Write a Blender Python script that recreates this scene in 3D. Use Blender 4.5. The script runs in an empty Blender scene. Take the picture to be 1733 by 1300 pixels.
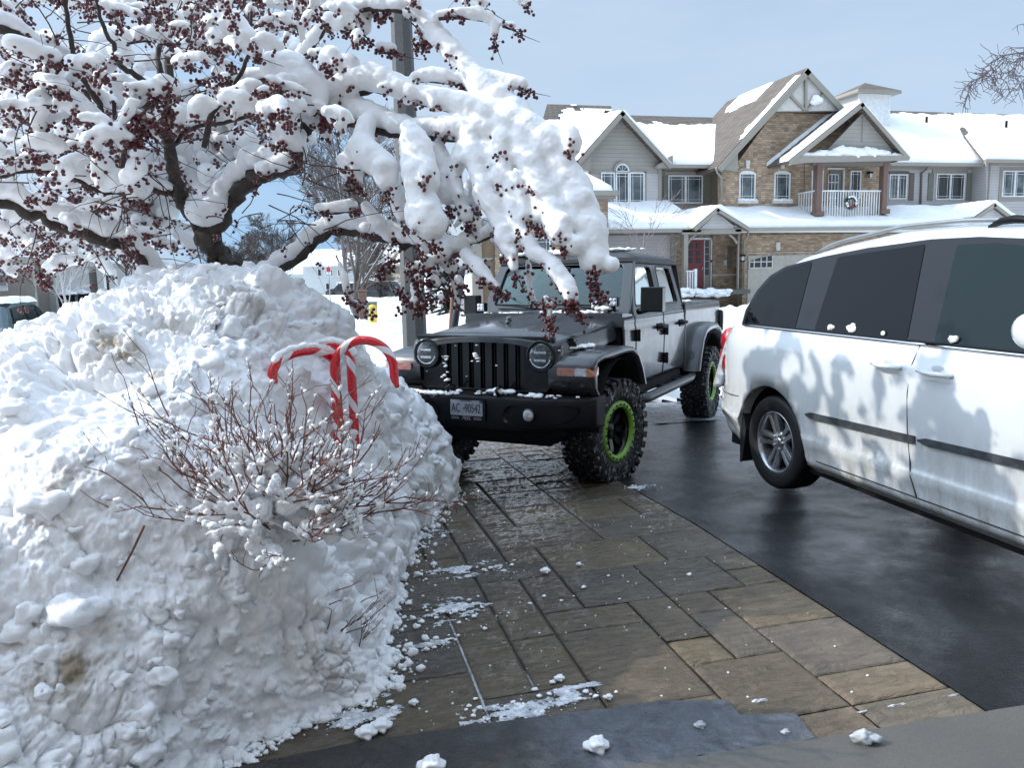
import bpy, bmesh, math, random
import numpy as np
from mathutils import Vector, Matrix
PI = math.pi
random.seed(7); RNG = np.random.default_rng(7)
SC = bpy.context.scene
COL = SC.collection
# ---------------------------------------------------------------- camera
CH = 1.67
YAW, PITCH, ROLL = math.radians(14.2), math.radians(8.2), math.radians(1.43)
FPX, PCX, PCY = 1310.0, 866.5, 650.0
cF = np.array([math.sin(YAW)*math.cos(PITCH), math.cos(YAW)*math.cos(PITCH), -math.sin(PITCH)])
_r0 = np.array([math.cos(YAW), -math.sin(YAW), 0.0]); _u0 = np.cross(_r0, cF)
cR = _r0*math.cos(ROLL) - _u0*math.sin(ROLL)
cU = _u0*math.cos(ROLL) + _r0*math.sin(ROLL)
cC = np.array([0, 0, CH])
cam_d = bpy.data.cameras.new('camera'); cam = bpy.data.objects.new('camera', cam_d); COL.objects.link(cam)
M = Matrix(((cR[0], cU[0], -cF[0], 0), (cR[1], cU[1], -cF[1], 0), (cR[2], cU[2], -cF[2], CH), (0, 0, 0, 1)))
cam.matrix_world = M
cam_d.sensor_fit = 'HORIZONTAL'; cam_d.sensor_width = 36; cam_d.lens = FPX/1733*36
cam_d.clip_start = 0.05; cam_d.clip_end = 3000
SC.camera = cam
# ---------------------------------------------------------------- sky, sun, exposure
SUN = Vector((-0.80, 0.26, 0.60)).normalized()
w = bpy.data.worlds.new('World'); SC.world = w; w.use_nodes = True
nt = w.node_tree; nt.nodes.clear()
sky = nt.nodes.new('ShaderNodeTexSky'); sky.sky_type = 'NISHITA'; sky.sun_disc = False
sky.sun_elevation = math.asin(SUN.z); sky.sun_rotation = math.atan2(SUN.x, SUN.y)
sky.air_density = 1.0; sky.dust_density = 1.0; sky.ozone_density = 1.5
tc = nt.nodes.new('ShaderNodeTexCoord')
mp = nt.nodes.new('ShaderNodeMapping'); mp.inputs['Scale'].default_value = (1.2, 1.2, 4.5)
nz = nt.nodes.new('ShaderNodeTexNoise'); nz.inputs['Scale'].default_value = 1.6; nz.inputs['Detail'].default_value = 7
nz.inputs['Roughness'].default_value = 0.55
rp = nt.nodes.new('ShaderNodeValToRGB'); rp.color_ramp.elements[0].position = 0.30; rp.color_ramp.elements[1].position = 0.62
rp.color_ramp.elements[0].color = (0.62, 0.62, 0.62, 1); rp.color_ramp.elements[1].color = (0.93, 0.93, 0.93, 1)
mx = nt.nodes.new('ShaderNodeMix'); mx.data_type = 'RGBA'
mx.inputs['B'].default_value = (3.55, 4.45, 5.55, 1)
bg = nt.nodes.new('ShaderNodeBackground'); bg.inputs['Strength'].default_value = 0.115
wo = nt.nodes.new('ShaderNodeOutputWorld')
L = nt.links.new
L(tc.outputs['Generated'], mp.inputs['Vector']); L(mp.outputs[0], nz.inputs['Vector']); L(nz.outputs['Fac'], rp.inputs[0])
L(rp.outputs[0], mx.inputs['Factor']); L(sky.outputs[0], mx.inputs['A'])
def wnode(t, **k):
    q = nt.nodes.new('ShaderNode'+t)
    for a_, v_ in k.items(): setattr(q, a_, v_)
    return q
def wdot(vec, lo, hi, t0, t1, smooth=True):
    d_ = wnode('VectorMath', operation='DOT_PRODUCT'); L(tc.outputs['Generated'], d_.inputs[0]); d_.inputs[1].default_value = vec
    r_ = wnode('MapRange', interpolation_type='SMOOTHSTEP'); L(d_.outputs['Value'], r_.inputs[0])
    for i_, v_ in enumerate((lo, hi, t0, t1)): r_.inputs[i_+1].default_value = v_
    return r_.outputs[0]
# a rift of clear sky low over the street, brighter cloud round the sun; dome above the view brightened as added fill light
azr, elr = math.radians(-3), math.radians(6.5)
rift = wdot((math.sin(azr)*math.cos(elr), math.cos(azr)*math.cos(elr), math.sin(elr)), math.cos(math.radians(11)), math.cos(math.radians(3)), 0, .85)
nm_ = wnode('Math', operation='MULTIPLY'); L(rift, nm_.inputs[0]); r2 = wnode('MapRange'); L(nz.outputs['Fac'], r2.inputs[0]); r2.inputs[1].default_value = .34; r2.inputs[2].default_value = .56; r2.inputs[3].default_value = 1; r2.inputs[4].default_value = .45; L(r2.outputs[0], nm_.inputs[1])
m2_ = nt.nodes.new('ShaderNodeMix'); m2_.data_type = 'RGBA'; L(nm_.outputs[0], m2_.inputs['Factor']); L(mx.outputs['Result'], m2_.inputs['A']); m2_.inputs['B'].default_value = (1.2, 3.0, 5.4, 1)
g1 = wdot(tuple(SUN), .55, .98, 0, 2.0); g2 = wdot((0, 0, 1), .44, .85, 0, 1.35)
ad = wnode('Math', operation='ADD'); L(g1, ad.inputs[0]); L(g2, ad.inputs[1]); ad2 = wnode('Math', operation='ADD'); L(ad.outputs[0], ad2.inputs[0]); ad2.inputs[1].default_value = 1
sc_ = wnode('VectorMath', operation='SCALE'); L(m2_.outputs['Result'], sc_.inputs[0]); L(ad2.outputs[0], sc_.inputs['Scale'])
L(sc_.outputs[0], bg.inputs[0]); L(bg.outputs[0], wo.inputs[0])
sd = bpy.data.lights.new('sun', 'SUN'); sd.energy = 2.3; sd.angle = math.radians(0.6); sd.color = (1.0, 0.955, 0.88)
so = bpy.data.objects.new('sun', sd); COL.objects.link(so); so.rotation_euler = SUN.to_track_quat('Z', 'Y').to_euler()
SC.view_settings.view_transform = 'Standard'; SC.view_settings.look = 'None'; SC.view_settings.gamma = 1
SC.view_settings.exposure = 0.52
SC.cycles.max_bounces = 6; SC.cycles.diffuse_bounces = 3; SC.cycles.glossy_bounces = 4; SC.cycles.transparent_max_bounces = 8
SC.cycles.transmission_bounces = 4; SC.cycles.caustics_reflective = False; SC.cycles.caustics_refractive = False
# ---------------------------------------------------------------- projection of photo measurements onto real planes
def _ray(x, y): return cF + cR*(x-PCX)/FPX - cU*(y-PCY)/FPX
def atY(x, y, Y): d = _ray(x, y); return cC + d*(Y/d[1])
def atX(x, y, X): d = _ray(x, y); return cC + d*(X/d[0])
def atZ(x, y, Z=0.0): d = _ray(x, y); return cC + d*((Z-CH)/d[2])
def atD(x, y, D): return cC + _ray(x, y)*D
# ---------------------------------------------------------------- mesh helpers
class MB:
    """collects faces, then links them as ONE mesh object"""
    def __init__(s): s.v = []; s.f = []; s.m = []; s.sm = []
    def add(s, vs, fs, mi=0, smooth=False):
        o = len(s.v); s.v.extend([tuple(float(c) for c in p) for p in vs])
        for f in fs: s.f.append(tuple(i+o for i in f)); s.m.append(mi); s.sm.append(smooth)
    def box(s, x0, x1, y0, y1, z0, z1, mi=0, mat=None):
        P = [(x, y, z) for z in (z0, z1) for y in (y0, y1) for x in (x0, x1)]
        if mat is not None: P = [mat @ Vector(p) for p in P]
        s.add(P, [(0, 2, 3, 1), (4, 5, 7, 6), (0, 1, 5, 4), (2, 6, 7, 3), (0, 4, 6, 2), (1, 3, 7, 5)], mi)
    def cbox(s, c, d, mi=0, rot=None):
        m = Matrix.Translation(c)
        if rot is not None: m = m @ (rot.to_4x4())
        s.box(-d[0]/2, d[0]/2, -d[1]/2, d[1]/2, -d[2]/2, d[2]/2, mi, m)
    def bar(s, a, b, wd, ht, mi=0, up=(0, 0, 1)):
        a = Vector(a); b = Vector(b); d = b-a; l = d.length
        if l < 1e-6: return
        y = d/l; x = y.cross(Vector(up))
        if x.length < 1e-4: x = y.cross(Vector((1, 0, 0)))
        x.normalize(); z = x.cross(y)
        m = Matrix((x, y, z)).transposed().to_4x4(); m.translation = a
        s.box(-wd/2, wd/2, 0, l, -ht/2, ht/2, mi, m)
    def prism(s, pts, d, mi=0, smooth=False):
        """planar 3D polygon extruded by vector d"""
        n = len(pts); P = [Vector(p) for p in pts]; Q = [p+Vector(d) for p in P]
        s.add(P+Q, [tuple(range(n)), tuple(range(2*n-1, n-1, -1))] + [(i, (i+1) % n, n+(i+1) % n, n+i) for i in range(n)], mi, smooth)
    def tube(s, path, rad, n=8, mi=0, smooth=True, caps=True, flat=1.0, twist=None):
        path = [Vector(p) for p in path]; k = len(path)
        if isinstance(rad, (int, float)): rad = [rad]*k
        vs = []; ref = Vector((0, 0, 1))
        t0 = (path[1]-path[0]).normalized()
        if abs(t0.dot(ref)) > 0.95: ref = Vector((1, 0, 0))
        u = t0.cross(ref).normalized()
        for i, p in enumerate(path):
            t = (path[min(i+1, k-1)]-path[max(i-1, 0)])
            if t.length < 1e-9: t = t0
            t.normalize(); u = (u - t*u.dot(t))
            if u.length < 1e-6: u = t.orthogonal()
            u.normalize(); v = t.cross(u)
            for j in range(n):
                a = 2*PI*j/n
                vs.append(p + u*math.cos(a)*rad[i] + v*math.sin(a)*rad[i]*flat)
        fs = [(i*n+j, i*n+(j+1) % n, (i+1)*n+(j+1) % n, (i+1)*n+j) for i in range(k-1) for j in range(n)]
        if caps: fs += [tuple(range(n-1, -1, -1)), tuple((k-1)*n+j for j in range(n))]
        s.add(vs, fs, mi, smooth)
    def lathe(s, prof, n=32, mi=0, smooth=True, mat=None, closed=False, a0=0.0, a1=2*PI):
        """prof: (radius, axial) pairs about local X axis"""
        full = abs(a1-a0-2*PI) < 1e-6; k = n if full else n+1
        vs = []
        for j in range(k):
            a = a0+(a1-a0)*j/n
            for (r, h) in prof: vs.append(Vector((h, r*math.cos(a), r*math.sin(a))))
        if mat is not None: vs = [mat @ v for v in vs]
        m = len(prof); fs = []
        for j in range(n):
            j2 = (j+1) % k
            for i in range(m if closed else m-1):
                i2 = (i+1) % m
                fs.append((j*m+i, j2*m+i, j2*m+i2, j*m+i2))
        s.add(vs, fs, mi, smooth)
    def disc(s, c, r, n=24, mi=0, axis='x', y=None):
        c = Vector(c); e = {'x': (Vector((0, 1, 0)), Vector((0, 0, 1))), 'y': (Vector((1, 0, 0)), Vector((0, 0, 1))), 'z': (Vector((1, 0, 0)), Vector((0, 1, 0)))}[axis]
        s.add([c+e[0]*r*math.cos(2*PI*i/n)+e[1]*r*math.sin(2*PI*i/n) for i in range(n)], [tuple(range(n))], mi)
    def sphere(s, c, r, n=8, m=5, mi=0, sc=(1, 1, 1), jit=0):
        c = Vector(c); vs = [c+Vector((0, 0, r*sc[2]))]
        for i in range(1, m):
            for j in range(n):
                a = PI*i/m; b = 2*PI*j/n; q = 1+(random.random()-.5)*jit
                vs.append(c+Vector((math.sin(a)*math.cos(b)*sc[0], math.sin(a)*math.sin(b)*sc[1], math.cos(a)*sc[2]))*r*q)
        vs.append(c-Vector((0, 0, r*sc[2]))); e = len(vs)-1
        fs = [(0, 1+j, 1+(j+1) % n) for j in range(n)]
        for i in range(m-2):
            fs += [(1+i*n+j, 1+(i+1)*n+j, 1+(i+1)*n+(j+1) % n, 1+i*n+(j+1) % n) for j in range(n)]
        fs += [(1+(m-2)*n+j, e, 1+(m-2)*n+(j+1) % n) for j in range(n)]
        s.add(vs, fs, mi, True)
    def grid(s, G, mi=0, smooth=True, closed=False):
        """G: 2D list of points"""
        r, c = len(G), len(G[0]); vs = [p for row in G for p in row]
        fs = [(i*c+j, i*c+(j+1) % c, (i+1)*c+(j+1) % c, (i+1)*c+j) for i in range(r-1) for j in range(c if closed else c-1)]
        s.add(vs, fs, mi, smooth)
    def obj(s, name, mats, parent=None, bevel=0, seg=2, wn=False):
        me = bpy.data.meshes.new(name); me.from_pydata(s.v, [], s.f); 
        if not isinstance(mats, (list, tuple)): mats = [mats]
        for m in mats: me.materials.append(m)
        me.polygons.foreach_set('material_index', s.m); me.polygons.foreach_set('use_smooth', s.sm); me.update()
        o = bpy.data.objects.new(name, me); COL.objects.link(o)
        if parent is not None: o.parent = parent
        if bevel:
            b = o.modifiers.new('b', 'BEVEL'); b.width = bevel; b.segments = seg; b.limit_method = 'ANGLE'; b.angle_limit = math.radians(35)
        return o
def np_obj(name, V, Fq, mat, parent=None, smooth=True):
    me = bpy.data.meshes.new(name); nv = len(V); nf = len(Fq); k = Fq.shape[1]
    me.vertices.add(nv); me.vertices.foreach_set('co', np.ascontiguousarray(V, dtype=np.float32).ravel())
    me.loops.add(nf*k); me.loops.foreach_set('vertex_index', np.ascontiguousarray(Fq, dtype=np.int32).ravel())
    me.polygons.add(nf); me.polygons.foreach_set('loop_start', np.arange(0, nf*k, k, dtype=np.int32))
    me.update(calc_edges=True); me.polygons.foreach_set('use_smooth', np.full(nf, smooth))
    me.materials.append(mat); o = bpy.data.objects.new(name, me); COL.objects.link(o)
    if parent is not None: o.parent = parent
    return o
def np_grid(name, V, nr, nc, mat, parent=None, keep=None):
    i = np.arange(nr-1)[:, None]*nc+np.arange(nc-1)[None, :]
    Fq = np.stack([i, i+1, i+nc+1, i+nc], -1).reshape(-1, 4)
    if keep is not None: Fq = Fq[keep[Fq].all(1)]
    return np_obj(name, V, Fq, mat, parent)
def empty(name, loc=(0, 0, 0), rz=0, label=None, cat=None, group=None, rx=0):
    o = bpy.data.objects.new(name, None); COL.objects.link(o); o.location = loc; o.rotation_euler = (rx, 0, rz)
    tag(o, label, cat, group); return o
def tag(o, label=None, cat=None, group=None, kind=None):
    if label: o['label'] = label
    if cat: o['category'] = cat
    if group: o['group'] = group
    if kind: o['kind'] = kind
    return o
# value noise / billow in numpy
_PERM = RNG.permutation(4096); _GR = RNG.normal(size=(4096, 3)); _GR /= np.linalg.norm(_GR, axis=1)[:, None]
def perlin(P):
    I = np.floor(P).astype(np.int64); Fr = P-I; U = Fr*Fr*Fr*(Fr*(Fr*6-15)+10); out = np.zeros(len(P))
    for dx in (0, 1):
        for dy in (0, 1):
            for dz in (0, 1):
                h = _PERM[(_PERM[(_PERM[(I[:, 0]+dx) & 4095]+I[:, 1]+dy) & 4095]+I[:, 2]+dz) & 4095]
                g = _GR[h]; d = Fr-np.array([dx, dy, dz])
                wgt = (U[:, 0] if dx else 1-U[:, 0])*(U[:, 1] if dy else 1-U[:, 1])*(U[:, 2] if dz else 1-U[:, 2])
                out += wgt*(g*d).sum(1)
    return out*1.5
def billow(P, oct=4, lac=2.1, gain=0.5):
    o = np.zeros(len(P)); a = 1.0; q = P.copy()
    for _ in range(oct): o += a*np.abs(perlin(q)); q = q*lac+7.3; a *= gain
    return o
def fbm(P, oct=4, lac=2.0, gain=0.5):
    o = np.zeros(len(P)); a = 1.0; q = P.copy()
    for _ in range(oct): o += a*perlin(q); q = q*lac+3.7; a *= gain
    return o
def grid_normals(V, nr, nc):
    G = V.reshape(nr, nc, 3); du = np.gradient(G, axis=0); dv = np.gradient(G, axis=1)
    n = np.cross(dv, du).reshape(-1, 3); n /= np.linalg.norm(n, axis=1)[:, None]+1e-12
    return n
def cells(P):
    """cellular noise: F1 and F2 distances"""
    I = np.floor(P).astype(np.int64); f1 = np.full(len(P), 9.0); f2 = f1.copy()
    for dx in (-1, 0, 1):
        for dy in (-1, 0, 1):
            for dz in (-1, 0, 1):
                J = I+np.array([dx, dy, dz]); h = _PERM[(_PERM[(_PERM[J[:, 0] & 4095]+J[:, 1]) & 4095]+J[:, 2]) & 4095]
                c = J+0.5+_GR[h]*0.48; d = np.sqrt(((P-c)**2).sum(1))
                m = d < f1; f2 = np.where(m, f1, np.minimum(f2, d)); f1 = np.where(m, d, f1)
    return f1, f2
# ---------------------------------------------------------------- materials
class NT:
    def __init__(s, name):
        s.m = bpy.data.materials.new(name); s.m.use_nodes = True; s.t = s.m.node_tree
        s.b = s.t.nodes['Principled BSDF']; s.o = s.t.nodes['Material Output']
    def n(s, typ, **kw):
        nd = s.t.nodes.new('ShaderNode'+typ)
        for k, v in kw.items():
            if k in nd.inputs.keys(): nd.inputs[k].default_value = v
            else: setattr(nd, k, v)
        return nd
    def l(s, a, b): s.t.links.new(a, b)
    def co(s, kind='Object', scale=(1, 1, 1), loc=(0, 0, 0), rot=(0, 0, 0)):
        tcn = s.n('TexCoord'); mpn = s.n('Mapping'); mpn.inputs['Scale'].default_value = scale
        mpn.inputs['Location'].default_value = loc; mpn.inputs['Rotation'].default_value = rot
        s.l(tcn.outputs[kind], mpn.inputs[0]); return mpn.outputs[0]
    def noise(s, vec, scale, detail=4, rough=0.5, dist=0):
        a = s.n('TexNoise'); a.inputs['Scale'].default_value = scale; a.inputs['Detail'].default_value = detail
        a.inputs['Roughness'].default_value = rough; a.inputs['Distortion'].default_value = dist
        s.l(vec, a.inputs['Vector']); return a.outputs['Fac']
    def ramp(s, fac, stops):
        r = s.n('ValToRGB'); e = r.color_ramp.elements
        while len(e) < len(stops): e.new(0.5)
        for i, (p, c) in enumerate(stops):
            e[i].position = p; e[i].color = c if len(c) == 4 else (*c, 1)
        s.l(fac, r.inputs[0]); return r.outputs[0]
    def fr(s, fac, a, b, lo=0.0, hi=1.0):
        r = s.n('MapRange'); r.inputs['From Min'].default_value = a; r.inputs['From Max'].default_value = b
        r.inputs['To Min'].default_value = lo; r.inputs['To Max'].default_value = hi
        s.l(fac, r.inputs[0]); return r.outputs[0]
    def mix(s, fac, a, b, mode='MIX'):
        m = s.n('Mix'); m.data_type = 'RGBA'; m.blend_type = mode
        for k, v in (('Factor', fac), ('A', a), ('B', b)):
            if isinstance(v, (int, float)): m.inputs[k].default_value = v if k == 'Factor' else (v, v, v, 1)
            elif isinstance(v, tuple): m.inputs[k].default_value = v if len(v) == 4 else (*v, 1)
            else: s.l(v, m.inputs[k])
        return m.outputs['Result']
    def math(s, op, a, b=0.0, c=None):
        m = s.n('Math'); m.operation = op
        for i, v in enumerate((a, b) if c is None else (a, b, c)):
            if isinstance(v, (int, float)): m.inputs[i].default_value = v
            else: s.l(v, m.inputs[i])
        return m.outputs[0]
    def sep(s, vec):
        x = s.n('SeparateXYZ'); s.l(vec, x.inputs[0]); return x.outputs
    def bump(s, h, strength=0.5, dist=0.02, prev=None):
        b = s.n('Bump'); b.inputs['Strength'].default_value = strength; b.inputs['Distance'].default_value = dist
        s.l(h, b.inputs['Height'])
        if prev is not None: s.l(prev, b.inputs['Normal'])
        return b.outputs[0]
    def set(s, **kw):
        for k, v in kw.items():
            k = k.replace('_', ' ')
            if isinstance(v, (int, float)): s.b.inputs[k].default_value = v
            elif isinstance(v, tuple): s.b.inputs[k].default_value = v if len(v) == 4 else (*v, 1)
            else: s.l(v, s.b.inputs[k])
        return s
def simple(name, col, rough=0.5, metal=0.0, coat=0.0, spec=0.5, var=0.12, vs=6.0, bump=0.0, bs=40.0, bd=0.003):
    n = NT(name); v = n.co(); f = n.noise(v, vs, 5, 0.6)
    c = n.mix(n.fr(f, 0.3, 0.7), tuple(x*(1-var) for x in col), tuple(min(1, x*(1+var)) for x in col))
    n.set(Base_Color=c, Roughness=n.fr(f, 0.2, 0.8, max(0.02, rough*0.85), min(1, rough*1.15)), Metallic=metal)
    n.b.inputs['Coat Weight'].default_value = coat; n.b.inputs['Coat Roughness'].default_value = 0.04
    n.b.inputs['Specular IOR Level'].default_value = spec
    if bump: n.set(Normal=n.bump(n.noise(v, bs, 4, 0.6), bump, bd))
    return n.m
MAT = {}
def snow_mat(name, dirt=0.0, scale=1.0, lump=0.5):
    n = NT(name); v = n.co()
    big = n.noise(v, 1.7, 5, 0.6); d = n.fr(big, 0.60, 0.72)
    fine = n.noise(v, 14, 4, 0.6); dm = n.math('MULTIPLY', d, n.fr(fine, 0.42, 0.62))
    dm = n.math('MULTIPLY', dm, dirt)
    base = n.mix(n.fr(n.noise(v, 3.1, 3), 0.35, 0.65), (0.85, 0.855, 0.865), (0.90, 0.90, 0.90))
    c = n.mix(dm, base, (0.34, 0.29, 0.22))
    h = n.math('ADD', n.noise(v, 26*scale, 6, 0.65), n.math('MULTIPLY', n.noise(v, 160*scale, 3, 0.6), 0.25))
    n.set(Base_Color=c, Roughness=0.62, Normal=n.bump(h, lump, 0.02/scale))
    n.b.inputs['Specular IOR Level'].default_value = 0.28
    return n.m
MAT['snow'] = snow_mat('snow', 0.0, 1.0, 0.35)
MAT['snow_smooth'] = snow_mat('snow_smooth', 0.0, 1.0, 0.16)
MAT['snow_dirty'] = snow_mat('snow_dirty', 0.8, 1.0, 0.5)
MAT['black_plastic'] = simple('black_plastic', (0.0045, 0.005, 0.006), 0.5, spec=.2, bump=0.12, bs=300, bd=0.001)
MAT['black_gloss'] = simple('black_gloss', (0.0045, 0.005, 0.006), 0.20, coat=0.0, spec=.4)
MAT['void'] = simple('void', (0.004, 0.004, 0.004), 0.9)
MAT['chrome'] = simple('chrome', (0.7, 0.71, 0.73), 0.12, 1.0)
MAT['white_trim'] = simple('white_trim', (0.72, 0.73, 0.72), 0.45)
MAT['metal_grey'] = simple('metal_grey', (0.30, 0.31, 0.32), 0.4, 0.8)
# ================================================================ GROUND
def gz(Y):
    Y = np.asarray(Y, float); return -0.04*np.clip(Y-4.5, 0, 6.5)
# ---- wet asphalt
def m_asphalt():
    n = NT('wet_asphalt'); v = n.co(); f = n.noise(v, 0.9, 5, 0.62, 0.4); g = n.noise(v, 260, 2, 0.6); k = n.noise(v, 5, 5, 0.6)
    c = n.mix(n.fr(k, 0.3, 0.75), (0.004, 0.0044, 0.0055), (0.012, 0.0125, 0.0145))
    c = n.mix(n.fr(n.noise(v, 1.6, 6, 0.7, 1.0), 0.60, 0.75, 0, 0.5), c, (0.030, 0.026, 0.020))
    h = n.math('ADD', n.math('MULTIPLY', g, 0.35), n.noise(n.co(scale=(1, 1.4, 1)), 48, 5, 0.7))
    rr = n.fr(n.math('ADD', f, n.math('MULTIPLY', k, 0.4)), 0.50, 0.90, 0.06, 0.30)
    n.set(Base_Color=c, Roughness=rr, Normal=n.bump(h, 0.8, 0.011)); n.b.inputs['Specular IOR Level'].default_value = 0.22
    return n.m
MAT['asphalt'] = m_asphalt()
def sheet(name, x0, x1, y0, y1, nx, ny, dz, mat, kind='structure', amp=0.0):
    X, Y = np.meshgrid(np.linspace(x0, x1, nx), np.linspace(y0, y1, ny)); V = np.stack([X.ravel(), Y.ravel(), gz(Y.ravel())+dz], 1)
    if amp: V[:, 2] += amp*fbm(V*2.0, 3)
    return tag(np_grid(name, V, ny, nx, mat), kind=kind)
sheet('driveway', 2.355, 9.5, 0.6, 8.3, 4, 80, 0.0, MAT['asphalt'])
def m_slush():
    n = NT('slush'); v = n.co(); f = n.noise(v, 9, 6, 0.7); 
    c = n.mix(n.fr(f, 0.40, 0.60), (0.075, 0.078, 0.085), (0.50, 0.52, 0.55))
    n.set(Base_Color=c, Roughness=0.4, Normal=n.bump(n.noise(v, 40, 5, 0.7), 0.8, 0.02)); return n.m
sheet('sidewalk', -1.0, 12, 8.3, 10.2, 120, 20, 0.004, m_slush(), amp=0.02)
# ---- base ground to the horizon
gb = MB(); gb.add([(-1500, -20, -0.34), (1500, -20, -0.34), (1500, 2500, -0.34), (-1500, 2500, -0.34)], [(0, 1, 2, 3)])
tag(gb.obj('ground', MAT['snow']), kind='structure')
# ---- stone paving
def m_paver():
    n = NT('riven_stone'); v = n.co()
    at = n.n('Attribute'); at.attribute_name = 'tint'
    f = n.noise(v, 7, 6, 0.65); fine = n.noise(v, 170, 3, 0.7)
    c = n.mix(n.fr(f, 0.25, 0.75), 0.72, 1.25); c = n.mix(1.0, at.outputs['Color'], c, 'MULTIPLY')
    c = n.mix(n.fr(fine, 0.35, 0.7), c, n.mix(1.0, c, 1.35, 'MULTIPLY'))
    x = n.sep(v)
    # drying corner by the garage slab: pale, matt stone
    q = n.math('ADD', n.math('MULTIPLY', x[0], 0.55), n.math('MULTIPLY', x[1], -0.42))
    q = n.math('ADD', q, n.math('MULTIPLY', n.math('SUBTRACT', n.noise(v, 1.5, 5, 0.65), 0.5), 1.7))
    dry = n.fr(q, -0.80, 0.25)
    c2 = n.mix(dry, n.mix(1.0, c, 0.42, 'MULTIPLY'), c)
    wet = n.fr(n.noise(v, 2.3, 5, 0.6), 0.3, 0.7, 0.03, 0.15)
    rg = n.mix(dry, wet, 0.55)
    wv = n.noise(n.co(scale=(5, 13, 8)), 2.2, 6, 0.62, 0.9)
    h = n.math('ADD', wv, n.math('MULTIPLY', fine, 0.12))
    n.set(Base_Color=c2, Roughness=rg, Normal=n.bump(h, 0.95, 0.026)); n.b.inputs['Specular IOR Level'].default_value = 0.55
    return n.m
MAT['paver'] = m_paver()
def build_paving():
    U = 0.225; x1 = 2.355; nx, ny = 13, 30; y0 = 2.13; occ = np.zeros((nx, ny), bool); rr = random.Random(31)
    slabs = []
    for j in range(ny):
        for i in range(nx):
            if occ[i, j]: continue
            opts = [(3, 2), (2, 2), (2, 2), (3, 2), (2, 1), (3, 1), (1, 2), (2, 3), (1, 1)]; rr.shuffle(opts); opts.append((1, 1))
            for (a, b) in opts:
                if i+a <= nx and j+b <= ny and not occ[i:i+a, j:j+b].any() and (a*b > 1 or (a, b) == opts[-1]): break
            occ[i:i+a, j:j+b] = True; slabs.append((i, j, a, b))
    V = []; Fc = []; T = []; o = 0; g = 0.0045
    tints = [(0.178, 0.135, 0.088), (0.200, 0.150, 0.092), (0.150, 0.122, 0.092), (0.215, 0.162, 0.095), (0.185, 0.132, 0.088), (0.160, 0.130, 0.094)]
    for (i, j, a, b) in slabs:
        xa = x1-(i+a)*U; xb = x1-i*U; ya = y0+j*U; yb = y0+(j+b)*U
        xs = np.concatenate([[xa+g, xa+g+.004], np.linspace(xa+g+.016, xb-g-.016, max(3, int((xb-xa)/.016))), [xb-g-.004, xb-g]])
        ys = np.concatenate([[ya+g, ya+g+.004], np.linspace(ya+g+.016, yb-g-.016, max(3, int((yb-ya)/.016))), [yb-g-.004, yb-g]])
        X, Y = np.meshgrid(xs, ys); e = np.minimum(np.minimum(X-xs[0], xs[-1]-X), np.minimum(Y-ys[0], ys[-1]-Y))
        P = np.stack([X.ravel(), Y.ravel(), np.full(X.size, (i*7+j)*1.3)], 1)
        h = 0.0065*billow(P*np.array([7, 19, 1]), 4)+0.003*fbm(P*np.array([3, 5, 1]), 2)
        dz = rr.uniform(-.0015, .0015)
        Z = (h.reshape(X.shape)-0.003)*np.clip(e/.02, .25, 1)+dz-0.010*np.clip(1-e/.010, 0, 1)**1.5+gz(Y)+0.004
        # ragged edges
        jx = 0.003*perlin(P*np.array([40, 40, 1])).reshape(X.shape)*(e < 0.006)
        V.append(np.stack([(X+jx).ravel(), (Y+jx*.7).ravel(), Z.ravel()], 1))
        nr, nc = X.shape; k = np.arange(nr-1)[:, None]*nc+np.arange(nc-1)[None, :]+o
        Fc.append(np.stack([k, k+1, k+nc+1, k+nc], -1).reshape(-1, 4)); o += X.size
        t = np.array(rr.choice(tints))*rr.uniform(.88, 1.12)
        T.append(np.tile(np.array([*t, 1]), (X.size, 1)))
    ob = np_obj('stone_paving', np.concatenate(V), np.concatenate(Fc), MAT['paver']); T = np.concatenate(T)
    at = ob.data.attributes.new('tint', 'FLOAT_COLOR', 'POINT'); at.data.foreach_set('color', T.astype(np.float32).ravel())
    tag(ob, kind='structure')
build_paving()
n_ = NT('joint_sand'); v_ = n_.co(); x_ = n_.sep(v_); q_ = n_.math('ADD', n_.math('MULTIPLY', x_[0], -1.1), n_.math('MULTIPLY', x_[1], -.25)); q_ = n_.math('ADD', q_, n_.math('MULTIPLY', n_.noise(v_, 3.5, 5, .65), 1.8))
n_.set(Base_Color=n_.mix(n_.fr(q_, -.75, -.45), (.022, .019, .016), (.62, .64, .67)), Roughness=.7); joint = n_.m
sheet('joint_bed', -1.2, 2.353, 1.9, 8.3, 20, 60, -0.011, joint)
# ---- slate step and garage floor
def m_slate():
    n = NT('slate'); v = n.co(); f = n.noise(v, 2.2, 6, 0.65); x = n.sep(v)
    t = n.fr(n.math('ADD', x[0], n.math('MULTIPLY', f, 0.8)), 0.95, 1.25)
    c = n.mix(t, (0.018, 0.016, 0.014), (0.066, 0.070, 0.080)); c = n.mix(n.fr(n.noise(v, 9, 7, .75, .6), .35, .65), n.mix(1.0, c, .65, 'MULTIPLY'), n.mix(1.0, c, 1.7, 'MULTIPLY'))
    n.set(Base_Color=c, Roughness=n.fr(n.noise(v, 5, 6, .7), .35, .65, .10, .60), Normal=n.bump(n.noise(v, 15, 6, .65), .8, .02)); return n.m
MAT['slate'] = m_slate()
MAT['ice'] = None
pl = [atZ(x, y, .016) for x, y in ((380, 1303), (600, 1258), (828, 1225), (932, 1212), (1112, 1189), (1228, 1184), (1252, 1211), (1346, 1208), (1378, 1249))]
pr = [atZ(x, y, .016) for x, y in ((1300, 1262), (1210, 1275), (1030, 1300), (700, 1345), (300, 1400))]
mb = MB()
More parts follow.
